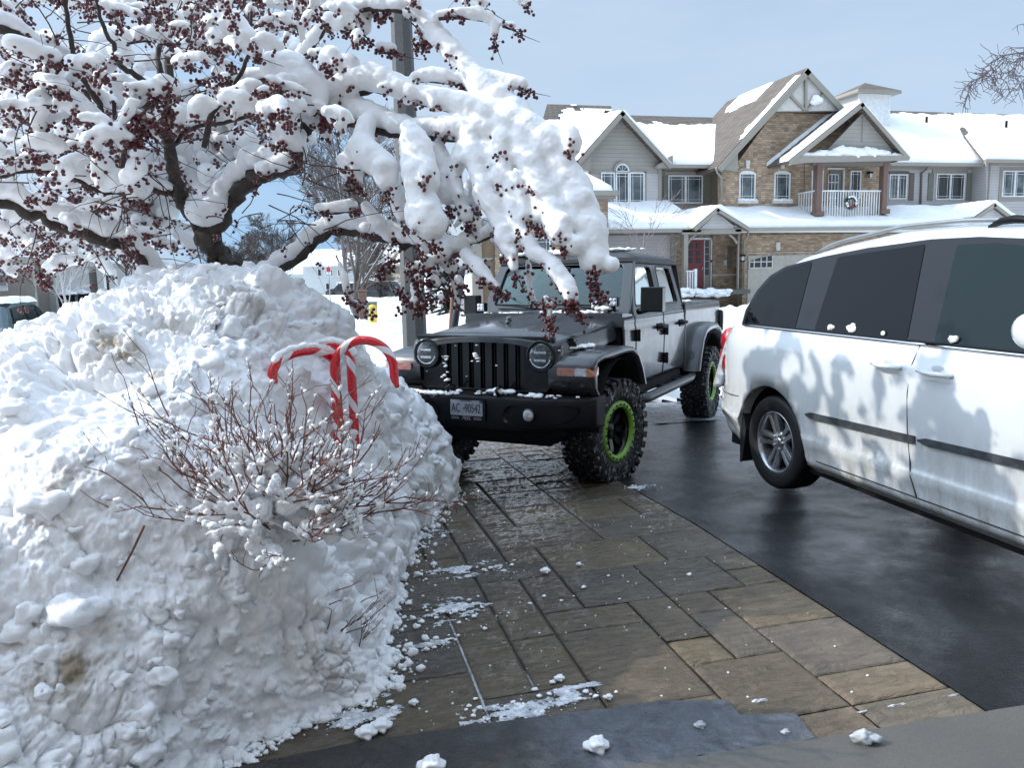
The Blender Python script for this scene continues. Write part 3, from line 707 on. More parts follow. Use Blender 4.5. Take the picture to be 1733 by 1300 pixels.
    def cheek(s):
        out = [(.36, .80), (.40, .80), (.52, .80), (.585, .86), (.635, .97), (.66, 1.08), (.655, 1.17), (.62, 1.235), (.54, 1.262), (.42, 1.268), (.36, 1.268)]
        o2 = []; cx, cz = .515, 1.115
        # resample outline to 32 points and the hole to 32 points by angle
        ang = [2*PI*i/36 for i in range(36)]; P2 = []
        for a in ang:
            dx, dz = math.cos(a), math.sin(a); best = None
            for i in range(len(out)):
                (x1, z1), (x2, z2) = out[i], out[(i+1) % len(out)]; ex, ez = x2-x1, z2-z1; den = dx*ez-dz*ex
                if abs(den) < 1e-9: continue
                t = ((x1-cx)*ez-(z1-cz)*ex)/den; q_ = ((x1-cx)*dz-(z1-cz)*dx)/den
                if t > 0 and -1e-6 <= q_ <= 1+1e-6 and (best is None or t < best): best = t
            best = best or .15
            P2.append((cx+dx*best, cz+dz*best))
        O = [(s*x, yf+.012*abs(x-.3)*4, z) for x, z in P2]; I = [(s*(cx+.118*math.cos(a)), yf+.012, cz+.118*math.sin(a)) for a in ang]
        ring(g, O, I, (0, .045, 0))
    cheek(1); cheek(-1)
    g.box(-.62, .62, yf+.002, yf+.05, 1.232, 1.266); g.box(-.52, .52, yf+.002, yf+.05, .80, .845)
    for i in range(8):
        x = -.364+.104*i; g.prism([(x-.022, yf+.006, .84), (x+.022, yf+.006, .84), (x+.022, yf+.012, 1.235), (x-.022, yf+.012, 1.235)], (0, .05, 0))
    gr = g.obj('grille', MAT['black_gloss'], P, .008)
    me = MB(); me.box(-.40, .40, yf+.065, yf+.07, .82, 1.25, 1)
    for j in range(16):
        z = .855+j*.0245
        for i in range(7):
            x = -.312+.104*i
            me.tube([(x-.025, yf+.05, z-.008), (x-.012, yf+.05, z+.004), (x, yf+.05, z-.008), (x+.012, yf+.05, z+.004), (x+.025, yf+.05, z-.008)], .0028, 4, 0, False, False)
    me.obj('grille_mesh', [MAT['black_gloss'], MAT['void']], P)
    for s in (1, -1):
        h = MB(); m = Matrix.Translation((s*.515, yf-.002, 1.115)) @ Matrix.Rotation(-PI/2, 4, 'Z')
        h.lathe([(.122, 0), (.125, .012), (.112, .018), (.100, .010)], 40, 0, True, m)
        hl = h.obj('headlight', MAT['black_gloss'], P)
        l = MB(); l.lathe([(.101, .006), (.085, .016), (.05, .022), (0, .024)], 36, 0, True, m); l.obj('lens', MAT['lens_dark'], hl)
        l = MB(); l.tube([(s*.515+.086*math.cos(a_), yf-.018, 1.115+.086*math.sin(a_)) for a_ in np.linspace(-PI*.08, -PI*.92, 26)], .006, 6)
        for k in range(0): a = -PI*.1-PI*.8*k/25; l.sphere((s*.515+.086*math.cos(a), yf-.020, 1.115+.086*math.sin(a)), .007, 6, 4)
        for z in (-.03, .03): l.cbox((s*.515, yf-.022, 1.115+z), (.10, .008, .018))
        l.obj('reflector', MAT['lamp_clear'], hl)
    # ---- bumper
    b = MB(); G = []
    prof = [(.0, .815), (-.17, .815), (-.20, .80), (-.215, .765), (-.215, .60), (-.20, .555), (-.15, .53), (0, .52)]
    for w_ in (-.96, -.955, -.93, -.85, -.74, -.45, -.44, -.28, .0, .28, .44, .45, .74, .85, .93, .955, .96):
        a = abs(w_); sh = 0 if a < .55 else (a-.55)**2*1.1; inn = .05 if a > .957 else (.015 if a > .95 else 0); up = .045*max(0, (a-.55)/.4)
        G.append([(w_, -.655+y*(1-.0)+sh+inn*(1 if y < -.01 else 0), z+(up if z < .6 else 0)-(inn*.3 if z > .8 else -inn*.3 if z < .56 else 0)) for y, z in prof])
    b.grid(G); b.add([G[0][i] for i in range(len(prof))], [tuple(range(len(prof)))]); b.add([G[-1][i] for i in range(len(prof))], [tuple(range(len(prof)-1, -1, -1))])
    bo = b.obj('bumper', bp, P, .01)
    b = MB(); b.prism([(-.78, -.80, .56), (.78, -.80, .56), (.62, -.74, .44), (-.62, -.74, .44)], (0, .12, 0)); b.box(-.6, .6, -.6, .4, .42, .60); b.obj('skid_plate', bp, P, .01)
    for s in (1, -1):
        f = MB(); pts = [(s*.28, .70), (s*.34, .755), (s*.78, .765), (s*.88, .745), (s*.84, .665), (s*.70, .61), (s*.36, .605), (s*.29, .63)]
        def cy(x): return -.655-.217+(0 if abs(x) < .55 else (abs(x)-.55)**2*1.1)
        O = rounded([(x, cy(x)-.014, z) for x, z in pts], .03); cx_ = s*.58; cz_ = .685
        I = [(cx_+(p[0]-cx_)*.86, p[1]+.04, cz_+(p[2]-cz_)*.78) for p in O]; ring(f, O, I, (0, .02, 0)); fo = f.obj('fog_lamp_surround', MAT['black_gloss'], P)
        f = MB(); m = Matrix.Translation((s*.50, cy(.5)+.012, .686)) @ Matrix.Rotation(-PI/2, 4, 'Z'); f.lathe([(.052, 0), (.054, .02), (.046, .024)], 28, 0, True, m); fl = f.obj('fog_lamp', MAT['black_gloss'], P)
        f = MB(); f.lathe([(.046, .020), (.03, .030), (0, .032)], 24, 0, True, m); f.obj('lens', MAT['lamp_clear'], fl)
        h = MB(); h.tube([(s*.22, -.80, .80), (s*.22, -.86, .86), (s*.22, -.80, .885), (s*.22, -.74, .86), (s*.22, -.74, .80)], .014, 8); h.obj('tow_hook', MAT['black_gloss'], P)
    # ---- number plate
    py = -.655-.232; px = -.050+.02
    q = MB(); ring(q, rounded([(px-.168, py, .615), (px+.168, py, .615), (px+.168, py, .795), (px-.168, py, .795)], .015), rounded([(px-.146, py, .655), (px+.146, py, .655), (px+.146, py, .780), (px-.146, py, .780)], .01), (0, .012, 0)); q.box(px-.165, px+.165, py+.008, py+.016, .618, .79)
    pf = q.obj('plate_frame', MAT['black_plastic'], P)
    q = MB(); q.box(px-.152, px+.152, py+.003, py+.007, .640, .787); npl = q.obj('number_plate', simple('plate_white', (.30, .32, .36), .4, var=.05), P)
    txm = simple('plate_ink', (.012, .014, .03), .5); y = py+.001
    text_mesh('plate_characters', 'AC', .098, txm, P, basis((px-.094, y, .712), (1, 0, 0), (0, 0, 1)), .001, squeeze=.60, offset=-.0005)
    text_mesh('plate_characters', '90542', .098, txm, P, basis((px+.057, y, .712), (1, 0, 0), (0, 0, 1)), .001, squeeze=.58, offset=-.0005)
    text_mesh('plate_characters', 'ONTARIO', .022, txm, P, basis((px, y, .773), (1, 0, 0), (0, 0, 1)), .0006)
    q = MB(); q.box(px-.030, px-.012, y-.0005, y+.002, .704, .708); q.prism([(px-.028, y, .711), (px-.014, y, .711), (px-.021, y, .722)], (0, .002, 0)); q.obj('plate_crown', txm, P)
    q = MB(); q.box(px+.118, px+.144, y-.0005, y+.002, .760, .778); q.obj('plate_sticker', simple('sticker_blue', (.03, .03, .20), .4), P)
    text_mesh('frame_lettering', 'PEEL', .040, simple('frame_letter', (.30, .22, .26), .4), P, basis((px, py-.001, .636), (1, 0, 0), (0, 0, 1)), .0015, shear=.35)
    for sx in (-1, 1):
        q = MB()
        for k, z in enumerate((.641, .630)): q.box(px+sx*.10-.035, px+sx*.10+.035, py-.0015, py, z-.0022, z+.0022)
        q.obj('frame_small_print', MAT['metal_grey'], P)
        # ---- fender flares
    def flare(path, w0, w1, t, s, lamp=False):
        n = len(path); G = []
        cx = sum(p[0] for p in path)/n; cz = min(p[1] for p in path)
        rows_ = []
        for (u, z) in path:
            d = Vector((u-cx, z-cz)); d.normalize(); iu, iz = u-d.x*t, z-d.y*t
            rows_.append([(s*w0, u+d.x*.00, z), (s*(w1-.05), u, z-.004), (s*(w1-.015), u-d.x*.012, z-d.y*.016), (s*w1, u-d.x*.035, z-d.y*.035), (s*(w1-.002), iu, iz), (s*(w1-.05), iu, iz), (s*w0, iu, iz)])
        f = MB(); f.grid(rows_); f.add(rows_[0], [tuple(range(7))]); f.add(rows_[-1], [tuple(range(6, -1, -1))]); return f
    fp = [(-.60, .83), (-.675, .90), (-.685, 1.00), (-.67, 1.07), (-.60, 1.115), (-.45, 1.138), (-.2, 1.15), (.1, 1.152), (.34, 1.13), (.50, 1.06), (.62, .93), (.72, .76)]
    rp_ = [(2.70, .66), (2.78, .85), (2.90, 1.04), (3.05, 1.14), (3.25, 1.18), (3.49, 1.19), (3.72, 1.175), (3.90, 1.11), (4.06, .98), (4.16, .82)]
    for s in (1, -1):
        fo = flare(fp, .58, .945, .075, s)
        fo.prism([(s*.64, -.60, .83), (s*.64, -.60, 1.10), (s*.93, -.60, 1.10), (s*.93, -.60, .83)], (0, .05, 0))
        f_ = fo.obj('front_flare', MAT['flare_grey'], P)
        l = MB(); l.prism(rounded([(s*.66, -.700, .975), (s*.80, -.700, .975), (s*.80, -.700, 1.035), (s*.66, -.700, 1.035)], .012), (0, .03, 0)); l.obj('turn_signal', MAT['lamp_red_clear'], P)
        l = MB(); l.prism(rounded([(s*.803, -.700, .975), (s*.90, -.700, .975), (s*.90, -.700, 1.035), (s*.803, -.700, 1.035)], .010), (0, .03, 0)); l.obj('running_light', MAT['lamp_clear'], P)
        l = MB(); l.prism([(s*.902, -.700, .975), (s*.956, -.66, .975), (s*.956, -.60, .985), (s*.956, -.60, 1.04), (s*.956, -.66, 1.045), (s*.902, -.700, 1.035)], (-s*.03, .03, 0)); l.obj('side_marker', MAT['amber'], P, .004)
        flare(rp_, .77, .955, .085, s).obj('rear_flare', MAT['flare_grey'], P)
        v = MB(); v.box(s*.45-.02, s*.60, -.50, .48, .50, 1.10); 
                # wheel-well liners
        v.obj('wheel_liner', MAT['void'], P)
        for uc, w0 in ((0, .55), (3.487, .60)):
            v = MB(); lin = [(s*.93, uc+.515*math.cos(a), .52+.53*math.sin(a)) for a in np.linspace(0, PI, 20)]; v.grid([lin, [(s*w0, p[1], p[2]) for p in lin]]); v.add([(s*w0, p[1], p[2]) for p in lin], [tuple(range(20))]); v.obj('wheel_liner', MAT['void'], P)
        r = MB(); r.tube([(s*.74, .74, .60), (s*.86, .80, .60), (s*.875, .95, .595), (s*.875, 2.6, .595), (s*.86, 2.74, .60), (s*.74, 2.80, .62)], .048, 12)
        for u in (1.1, 1.7, 2.3): r.bar((s*.70, u, .62), (s*.87, u, .60), .05, .04)
        r.obj('rock_rail', simple('rail', (.045, .047, .05), .35, .3) if s > 0 else MAT['black_plastic'], P)
    # ---- cargo bed
    bd = MB()
    def arch(u): 
        d = .515**2-(u-3.487)**2
        return .60+math.sqrt(d) if d > 0 else .60
    rows_b = [(.70, .77), (.72, .79), (.95, .802), (1.2, .806), (1.30, .802), (1.32, .806), (1.41, .80), (1.43, .785)]
    for s in (1, -1): skin(bd, 2.645, 4.50, s, r=rows_b, k=60, bot=arch)
    bd.box(-.79, .79, 4.46, 4.49, .74, 1.42); bd.box(-.78, .78, 2.65, 2.68, .74, 1.42); bd.box(-.5, .5, 2.7, 4.4, .55, .8, 1)
    bd.obj('cargo_bed', [gp, MAT['void']], P)
    q = MB(); G = []
    for u in np.linspace(2.66, 4.48, 12): G.append([(w_, u, 1.425+.02*(1-abs(w_)/.8)+.006*math.sin(u*9)) for w_ in np.linspace(-.79, .79, 9)])
    q.grid(G); q.box(-.80, .80, 2.65, 4.49, 1.405, 1.428); q.obj('bed_cover', MAT['soft_top'], P)
    for s in (1, -1):
        q = MB(); q.cbox((s*.80, 4.50, 1.15), (.10, .10, .30)); tl = q.obj('tail_lamp', MAT['black_gloss'], P, .03)
        q = MB(); q.cbox((s*.845, 4.50, 1.15), (.03, .07, .24)); q.obj('lens', MAT['lens_dark'], tl, .01)
    q = MB(); q.box(-.85, .85, 4.52, 4.70, .62, .80); q.obj('rear_bumper', MAT['chrome'], P, .03)
    # ---- cab top
    def gw(z): return .785-(z-1.37)*.225
    def ay(z): return .755+(z-1.40)*.62          # windscreen rake
    fr = MB()
    O = [(-.765, 1.375), (.765, 1.375), (.70, 1.90), (-.70, 1.90)]; I = [(-.66, 1.455), (.66, 1.455), (.615, 1.845), (-.615, 1.845)]
    pos = lambda p, off=0: (p[0], ay(p[1])+off, p[1])
    ring(fr, rounded([pos(p) for p in O], .05), rounded([pos(p) for p in I], .07), (0, .06, .0)); fr.obj('windscreen_frame', gp, P, .006)
    ws = MB(); ws.prism(rounded([pos((p[0]*1.015, p[1]), .030) for p in I], .07), (0, .004, 0)); ws.obj('windscreen', MAT['glass_screen'], P)
    for s in (1, -1):
        for Oo, Ii in (([(.80, 1.372), (1.075, 1.895), (1.725, 1.905), (1.745, 1.372)], [(.90, 1.445), (1.125, 1.835), (1.655, 1.84), (1.668, 1.445)]),
                       ([(1.755, 1.372), (1.735, 1.905), (2.48, 1.895), (2.605, 1.372)], [(1.83, 1.445), (1.815, 1.84), (2.36, 1.835), (2.46, 1.445)])):
            f = MB(); mp_ = lambda p, o=0: (s*(gw(p[1])-o), p[0], p[1])
            ring(f, rounded([mp_(p) for p in Oo], .03), rounded([mp_(p, -.0) for p in Ii], .06), (-s*.045, 0, 0)); fo = f.obj('window_frame', gp, P, .005)
            f = MB(); ring(f, rounded([mp_(p, -.003) for p in [(Ii[i][0], Ii[i][1]) for i in range(4)]], .06), rounded([mp_((Ii[i][0]+(.018 if i < 2 else -.018), Ii[i][1]+(.018 if i in (0, 3) else -.018)), -.003) for i in range(4)], .05), (-s*.03, 0, 0)); f.obj('window_seal', MAT['black_gloss'], fo)
            f = MB(); f.prism(rounded([mp_(p, .022) for p in Ii], .06), (-s*.004, 0, 0)); f.obj('pane', MAT['glass_clear'], fo)
        m_ = MB(); m_.tube([(s*.80, .86, 1.40), (s*.93, .83, 1.43)], .03, 8); G = []
        c = Vector((.965, .80, 1.515) if s > 0 else (-.90, .80, 1.47))
        m_.cbox(c, (.205 if s > 0 else .15, .11, .225 if s > 0 else .20)); mr = m_.obj('door_mirror', MAT['black_gloss'], P, .045, 4)
    tp = MB(); G = []
    for i, u in enumerate(np.linspace(1.03, 2.64, 22)):
        e = min(1, (u-1.03)/.12, (2.64-u)/.14); rib = .014*math.exp(-((u-1.75)/.05)**2)-.008*math.exp(-((u-1.45)/.12)**2)-.010*math.exp(-((u-2.1)/.2)**2)
        row = []
        for w_ in np.linspace(-1, 1, 17):
            hw = .715-.02*(1-e); z = 1.905+.085*e*(1-abs(w_)**4.5)+rib*(1-w_*w_)*1.5+.004*math.sin(u*23+w_*5); row.append((w_*hw, u, z))
        row = [(row[0][0], u, 1.868)]+row+[(row[-1][0], u, 1.868)]; G.append(row)
    tp.grid(G); tp.add(G[0], [tuple(range(len(G[0])))]); tp.box(-.70, .70, 1.05, 2.6, 1.86, 1.885)
    tp.obj('soft_top', MAT['soft_top'], P)
    q = MB(); q.prism([(-.70, 2.63, 1.90), (.70, 2.63, 1.90), (.775, 2.64, 1.42), (-.775, 2.64, 1.42)], (0, -.03, 0)); q.obj('rear_window_panel', MAT['soft_top'], P)
    # cowl, wipers, cube lamps
    q = MB(); q.box(-.70, .70, .60, .78, 1.375, 1.402); q.obj('cowl', bp, P, .01)
    for (a, b_) in (((-.10, .70, 1.43), (-.60, .745, 1.47)), ((.50, .70, 1.43), (.02, .745, 1.47))):
        q = MB(); q.tube([a, ((a[0]+b_[0])/2, .70, 1.455), b_], [.010, .007, .005], 6); q.bar((b_[0]-.02, .752, 1.476), (b_[0]+.40, .745, 1.462), .012, .014); q.obj('wiper', bp, P)
    for w_, u, z in ((.495, .60, 1.475), (.665, .60, 1.50), (-.685, .60, 1.455)):
        q = MB(); q.cbox((w_, u, z), (.085, .06, .082)); q.tube([(w_, u, z-.03), (w_, u+.01, z-.09)], .014, 8)
        for k in range(5): q.cbox((w_, u+.035+k*.006, z), (.075-.004*k, .003, .075))
        c = q.obj('cube_lamp', bp, P, .006)
        q = MB()
        for ax in (-1, 1):
            for az in (-1, 1): q.sphere((w_+ax*.018, u-.030, z+az*.018), .016, 10, 6, sc=(1, .35, 1))
        q.cbox((w_, u-.0305, z), (.07, .002, .068)); q.obj('lens', MAT['lamp_clear'], c)
    q = MB(); q.bar((.45, .615, 1.405), (.70, .615, 1.42), .03, .01); q.obj('lamp_bracket', bp, P)
    # cabin
    q = MB(); q.box(-.70, .70, .82, .98, 1.20, 1.43); q.obj('dashboard', MAT['seat'], P, .03)
    for w_ in (-.37, .37):
        q = MB(); q.cbox((w_, 1.62, 1.35), (.48, .13, .60), rot=Matrix.Rotation(-.15, 3, 'X')); q.cbox((w_, 1.70, 1.74), (.24, .09, .16)); q.obj('seat', MAT['seat'], P, .03)
    q = MB(); q.cbox((0, 2.45, 1.35), (1.3, .13, .60)); q.obj('rear_seat', MAT['seat'], P, .03)
    q = MB(); q.lathe([(.185, -.012), (.20, 0), (.185, .012), (.17, 0), (.185, -.012)], 28, 0, True, Matrix.Translation((.37, 1.08, 1.46)) @ Matrix.Rotation(PI/2, 4, 'Z') @ Matrix.Rotation(.0, 4, 'Y')); q.cbox((.37, 1.09, 1.46), (.33, .02, .04)); q.obj('steering_wheel', MAT['seat'], P)
    q = MB(); q.cbox((-.42, .91, 1.465), (.34, .14, .05), rot=Matrix.Rotation(.2, 3, 'X')); q.cbox((-.38, 1.10, 1.64), (.16, .02, .20)); q.obj('dash_cloth', MAT['hivis'], P, .02)
    q = MB(); q.cbox((0, .97, 1.80), (.20, .02, .055)); q.obj('interior_mirror', MAT['black_gloss'], P, .01)
    for (w_, u, s, st) in ((.80, 0, 1, -.20), (-.80, 0, -1, -.20), (.80, 3.487, 1, 0), (-.80, 3.487, -1, 0)): off_wheel(P, w_, u, s, st)
    q = MB(); q.tube([(-.7, 0, .44), (.7, 0, .44)], .045, 8); q.sphere((.2, 0, .44), .12, 10, 8); q.tube([(-.7, 3.487, .44), (.7, 3.487, .44)], .05, 8); q.sphere((0, 3.487, .44), .14, 10, 8); q.box(-.45, -.38, -.5, 4.4, .52, .62); q.box(.38, .45, -.5, 4.4, .52, .62); q.obj('chassis', bp, P)
    # snow left on the truck
    s_ = MB(); rr = random.Random(12)
    def strip(n, fu, r0, r1):
        for _ in range(n):
            p = fu(); r = rr.uniform(r0, r1); lump_mesh(s_, p, r, (1.4, 1.0, .55), 9, 6)
    strip(46, lambda: (rr.gauss(.25, .16), rr.gauss(.58, .03), 1.405), .010, .034)
    strip(30, lambda: (rr.gauss(-.25, .2), rr.gauss(.58, .03), 1.40), .006, .018)
    strip(26, lambda: (rr.uniform(-.92, .92), rr.uniform(-.83, -.68), .822), .008, .02)
    strip(14, lambda: (rr.gauss(.5, .06), rr.uniform(-.83, -.72), .822), .010, .026)
    strip(16, lambda: (rr.gauss(.22, .06), -.78, .845), .018, .04)
    strip(40, lambda: (-.35+rr.gauss(0, .10), rr.uniform(-.86, -.78), .815), .012, .028)
    strip(34, lambda: (rr.gauss(.66, .03), rr.gauss(-.28, .10), 1.165), .012, .034)
    strip(60, lambda: (rr.gauss(-.30, .17), rr.gauss(1.15, .05), 1.975), .015, .05)
    strip(30, lambda: (rr.gauss(.45, .12), rr.gauss(1.25, .06), 1.99), .015, .035)
    strip(8, lambda: (rr.gauss(-.1, .3), rr.gauss(-.655, .01), rr.uniform(.86, 1.2)), .005, .012)
    strip(6, lambda: (rr.gauss(-.05, .012), -.655, rr.gauss(1.10, .015)), .012, .02)
    strip(20, lambda: (rr.gauss(-.34, .015), -.655, rr.uniform(.86, 1.12)), .008, .013)
    strip(12, lambda: (rr.gauss(.58, .05), rr.gauss(.60, .03), 1.44), .02, .04)
    strip(60, lambda: (rr.uniform(-.7, .75), rr.uniform(2.75, 3.1), 1.45), .02, .04)
    so_ = s_.obj('snow_on_truck', MAT['snow']); so_.matrix_world = Matrix.Translation((1.70, 6.49, -.10)) @ Matrix.Rotation(-math.radians(40.85), 4, 'Z') @ Matrix.Rotation(-.02, 4, 'X'); tag(so_, kind='stuff')
build_pickup()
# ================================================================ WHITE MINIVAN (seen from its left rear side; drive direction is -Y)
XS, XC = 3.30, 4.30
def vplane(px, py, off=0.0):     # photo point on the leaning window plane
    d = _ray(px, py); k = .30; c0 = XS+.045-k*1.23+off
    t = (c0-(cC[0]-k*cC[2]))/(d[0]-k*d[2]); return Vector(cC+d*t)
def build_van():
    P = empty('minivan', (XC, 3.3, -.02), 0, 'white minivan with dark tinted side windows and silver alloy wheel, dirty along the sill', 'minivan')
    T = Matrix.Translation((-XC, -3.3, 0)); wp, bg_, bp = MAT['white_paint'], MAT['black_gloss'], MAT['black_plastic']
    def fin(mb, name, mats, par=P, **k):
        mb.v = [tuple(T @ Vector(p)) for p in mb.v]; return mb.obj(name, mats, par, **k)
    cont = [(1700, 380), (1600, 381), (1500, 390), (1400, 414), (1345, 433), (1318, 450), (1296, 472), (1275, 503), (1258, 535), (1246, 556), (1238, 590), (1232, 640)]
    CP = [atX(x, y, XS+.16) for x, y in cont]; cY = [p[1] for p in CP]; cZ = [p[2] for p in CP]
    def top(Y):
        if Y < cY[0]: return float(np.interp(Y, [.9, 1.25, 1.8, 2.2, 2.7, cY[0]], [.62, 1.02, 1.20, 1.58, 1.82, cZ[0]]))
        return float(np.interp(Y, cY, cZ))
    cY[-1] += .03; YR = cY[-1]+.02; WR = [(5.10, .36), (2.02, .36)]
    xs_rows = [(.24, .10), (.285, .045), (.30, .030), (.33, .022), (.345, .026), (.42, .012), (.478, .0), (.492, .008), (.53, .016), (.60, .008), (.72, .0), (.90, -.006), (1.04, -.002), (1.10, .004), (1.135, .016), (1.19, .030), (1.225, .045), (1.24, .049)]
    zs2 = list(np.linspace(1.27, 1.95, 16))
    def plan(Y): 
        r = 0
        if Y > 5.45: r += .17*((Y-5.45)/(YR-5.45))**2.8
        if Y < 2.2: r += .34*((2.2-Y)/1.3)**2.2
        return r
    def arch(Y):
        b = 0
        for (wy, wz) in WR:
            d = .435**2-(Y-wy)**2
            if d > 0: b = max(b, wz+math.sqrt(d))
        return b
    Ys = sorted(set(list(np.linspace(.92, YR, 190))+[w_[0]+s*.435*math.cos(a) for w_ in WR for s in (1, -1) for a in np.linspace(0, PI/2, 14)]))
    G = []
    for Y in Ys:
        tp = top(Y); ar = arch(Y); row = []; pl = plan(Y); zmin = .30 if Y > 5.5 else 0
        lift = max(0, (Y-5.55))*.12
        for z, xo in xs_rows:
            z2 = z+lift if z < .5 else z
            near = ar and z2 < ar
            if ar: z2 = max(z2, ar)
            z3 = min(z2, tp-.06)
            # flared lip round the arch
            lip = 0
            for (wy, wz) in WR:
                rd = math.hypot(Y-wy, z3-wz)
                if rd < .56: lip = max(lip, .022*(1-max(0, (rd-.455))/.105) if rd > .455 else .022)
            if z3 > 1.0: lip = 0
            bmp = .035 if (Y > 5.50 and .46 < z3 < .64) else 0     # rear bumper bulge
            row.append((XS+xo+pl-lip-bmp*min(1, (Y-5.5)/.1), Y, z3))
        for z in zs2:
            z3 = min(z, tp-.055); row.append((XS+.045+(z3-1.23)*.30+pl, Y, z3))
        xe = XS+.045+(max(tp, 1.24)-1.23)*.30+pl
        row.append((xe+.012, Y, tp-.025)); row.append((xe+.045, Y, tp)); row.append((xe+.10, Y, tp+.018))
        for t in (.3, .6, 1.0): row.append((xe+.10+(XC-xe-.10)*t, Y, tp+.018+.035*math.sin(t*PI/2)))
        G.append(row)
    for side in (1, -1):
        b = MB(); b.grid([[(p[0] if side > 0 else 2*XC-p[0], p[1], p[2]) for p in row] for row in G])
        if side > 0: bA = b
        else:
            o = len(bA.v); bA.v += b.v; bA.f += [tuple(i+o for i in reversed(f)) for f in b.f]; bA.m += b.m; bA.sm += b.sm
    for k in (0, -1):
        r = G[k]; bA.add([(p[0], p[1], p[2]) for p in r]+[(2*XC-p[0], p[1], p[2]) for p in reversed(r)], [tuple(range(2*len(r)))])
    fin(bA, 'body', [wp])
    u = MB(); u.box(XS+.12, 2*XC-XS-.12, 1.2, YR-.2, .20, .40); fin(u, 'underbody', MAT['void'])
    for (wy, wz) in WR:
        for s in (1, -1):
            f_ = (lambda x: x if s > 0 else 2*XC-x)
            u = MB(); arc = [(f_(XS+.012), wy+.438*math.cos(a), max(.26, wz+.438*math.sin(a))) for a in np.linspace(-.2, PI+.2, 26)]
            u.grid([arc, [(f_(XS+.36), p[1], p[2]) for p in arc]]); u.add([(f_(XS+.36), p[1], p[2]) for p in arc], [tuple(range(26))])
            fin(u, 'wheel_well', MAT['void'])
    # ---- windows, set on the leaning plane
    gq = NT('van_privacy'); gq.set(Base_Color=(.004, .0045, .006), Roughness=.02); gq.b.inputs['IOR'].default_value = 1.26
    gf = NT('van_glass'); gf.set(Base_Color=(.008, .017, .018), Roughness=.015); gf.b.inputs['IOR'].default_value = 1.28
    vv = gq.co(); gq.set(Normal=gq.bump(gq.noise(vv, 1.2, 2), .06, .03))
    def panel(name, pts, mat, off, th=.006, par=P, r=.02, seg=5):
        m = MB(); q = rounded([vplane(x, y, off) for x, y in pts], r, seg); m.prism(q, (th, 0, 0)); return fin(m, name, mat, par)
    panel('pillar_trim', [(1255, 546), (1262, 520), (1281, 487), (1303, 462), (1330, 446), (1395, 429), (1470, 414), (1575, 399), (1660, 394), (1740, 397), (1850, 420), (2000, 500), (2100, 640), (1760, 601), (1568, 576), (1378, 556)], bg_, -.004)
    panel('quarter_window', [(1259, 543), (1268, 515), (1285, 488), (1306, 465), (1332, 449), (1372, 438), (1374, 440), (1345, 551)], gq.m, -.007, r=.012)
    panel('sliding_door_window', [(1418, 430), (1566, 407), (1535, 568), (1378, 553)], gq.m, -.007)
    panel('front_door_window', [(1620, 408), (1690, 404), (1760, 412), (1860, 450), (1990, 560), (2050, 640), (1580, 577)], gf.m, -.007)
    def strip(name, pts, rad, mat, flat=1.0):
        m = MB(); m.tube(pts, rad, 8, flat=flat); return fin(m, name, mat)
    # belt strip, window seals, mouldings
    for k, (a, b_, zz, ra, mt) in enumerate(((1256, 1566, 1.232, .011, MAT['chrome']), (1573, 1733, 1.232, .011, MAT['chrome']))):
        pa = vplane(a, 548 if a < 1300 else 578); pb = vplane(b_, 0) if 0 else None
    y1, y2, y3 = 5.52, 3.635, 1.9
    strip('belt_trim', [(XS+.038+plan(Y), Y, 1.228) for Y in np.linspace(5.56, y2+.006, 20)], .010, MAT['chrome'])
    strip('belt_trim', [(XS+.038+plan(Y), Y, 1.228) for Y in np.linspace(y2-.006, y3, 14)], .010, MAT['chrome'])
    strip('window_seal', [(XS+.036+plan(Y), Y, 1.242) for Y in np.linspace(5.5, y3, 20)], .007, bp)
    md = simple('moulding', (.050, .055, .060), .45, var=.3, vs=30, bump=.2, bs=60)
    for a, b_ in ((4.66, 3.645), (3.615, 2.45)):
        m = MB(); zf = lambda Y: .655+(4.66-Y)*.028
        pts = [(a, zf(a)-.002), (a-.06, zf(a-.06)-.018), (b_, zf(b_)-.020), (b_, zf(b_)+.020), (a-.06, zf(a-.06)+.020), (a, zf(a)+.004)]
        m.prism([(XS-.012, Y, z) for Y, z in pts], (.03, 0, 0)); fin(m, 'side_moulding', md, bevel=.004)
    gap = simple('gap', (.05, .05, .052), .9)
    def gapline(px): 
        pts = []
        for x, y in px:
            p = atX(x, y, XS+.005); z = p[2]; xo = np.interp(z, [r[0] for r in xs_rows], [r[1] for r in xs_rows]); pts.append((XS+xo+.0012, p[1], z))
        return pts
    strip('door_gap', gapline([(1549, 576), (1543, 610), (1538, 660), (1537, 720), (1538, 770), (1541, 800), (1547, 838)]), .0045, gap)
    strip('sliding_door_gap', gapline([(1378, 556), (1370, 600), (1352, 640)]), .0022, gap)
    strip('sill_gap', [(XS+.0225, Y, .338) for Y in np.linspace(4.64, 2.5, 8)], .0045, gap)
    strip('bumper_gap', [(XS+.004+plan(Y)-.03*min(1, max(0, (Y-5.5)/.1)), Y, .655) for Y in np.linspace(5.5, YR-.03, 8)], .003, gap)
    # handles
    for (hx, hy, nm) in ((1495, 613, 'sliding_door_handle'), (1577, 626, 'front_door_handle')):
        p = atX(hx, hy, XS-.03); Y0, z0 = p[1], p[2]; m = MB()
        m.tube([(XS+.010, Y0+.108, z0+.006), (XS-.022, Y0+.100, z0+.004), (XS-.036, Y0+.04, z0), (XS-.036, Y0-.04, z0-.002), (XS-.022, Y0-.100, z0-.002), (XS+.010, Y0-.108, z0)], [.014, .020, .022, .022, .020, .013], 12, flat=.75)
        h = fin(m, nm, wp); m = MB(); m.sphere((XS+.012, Y0, z0), .10, 20, 12, sc=(.10, .75, .42)); fin(m, 'handle_cup', simple('cup_shade', (.45, .47, .48), .35), h)
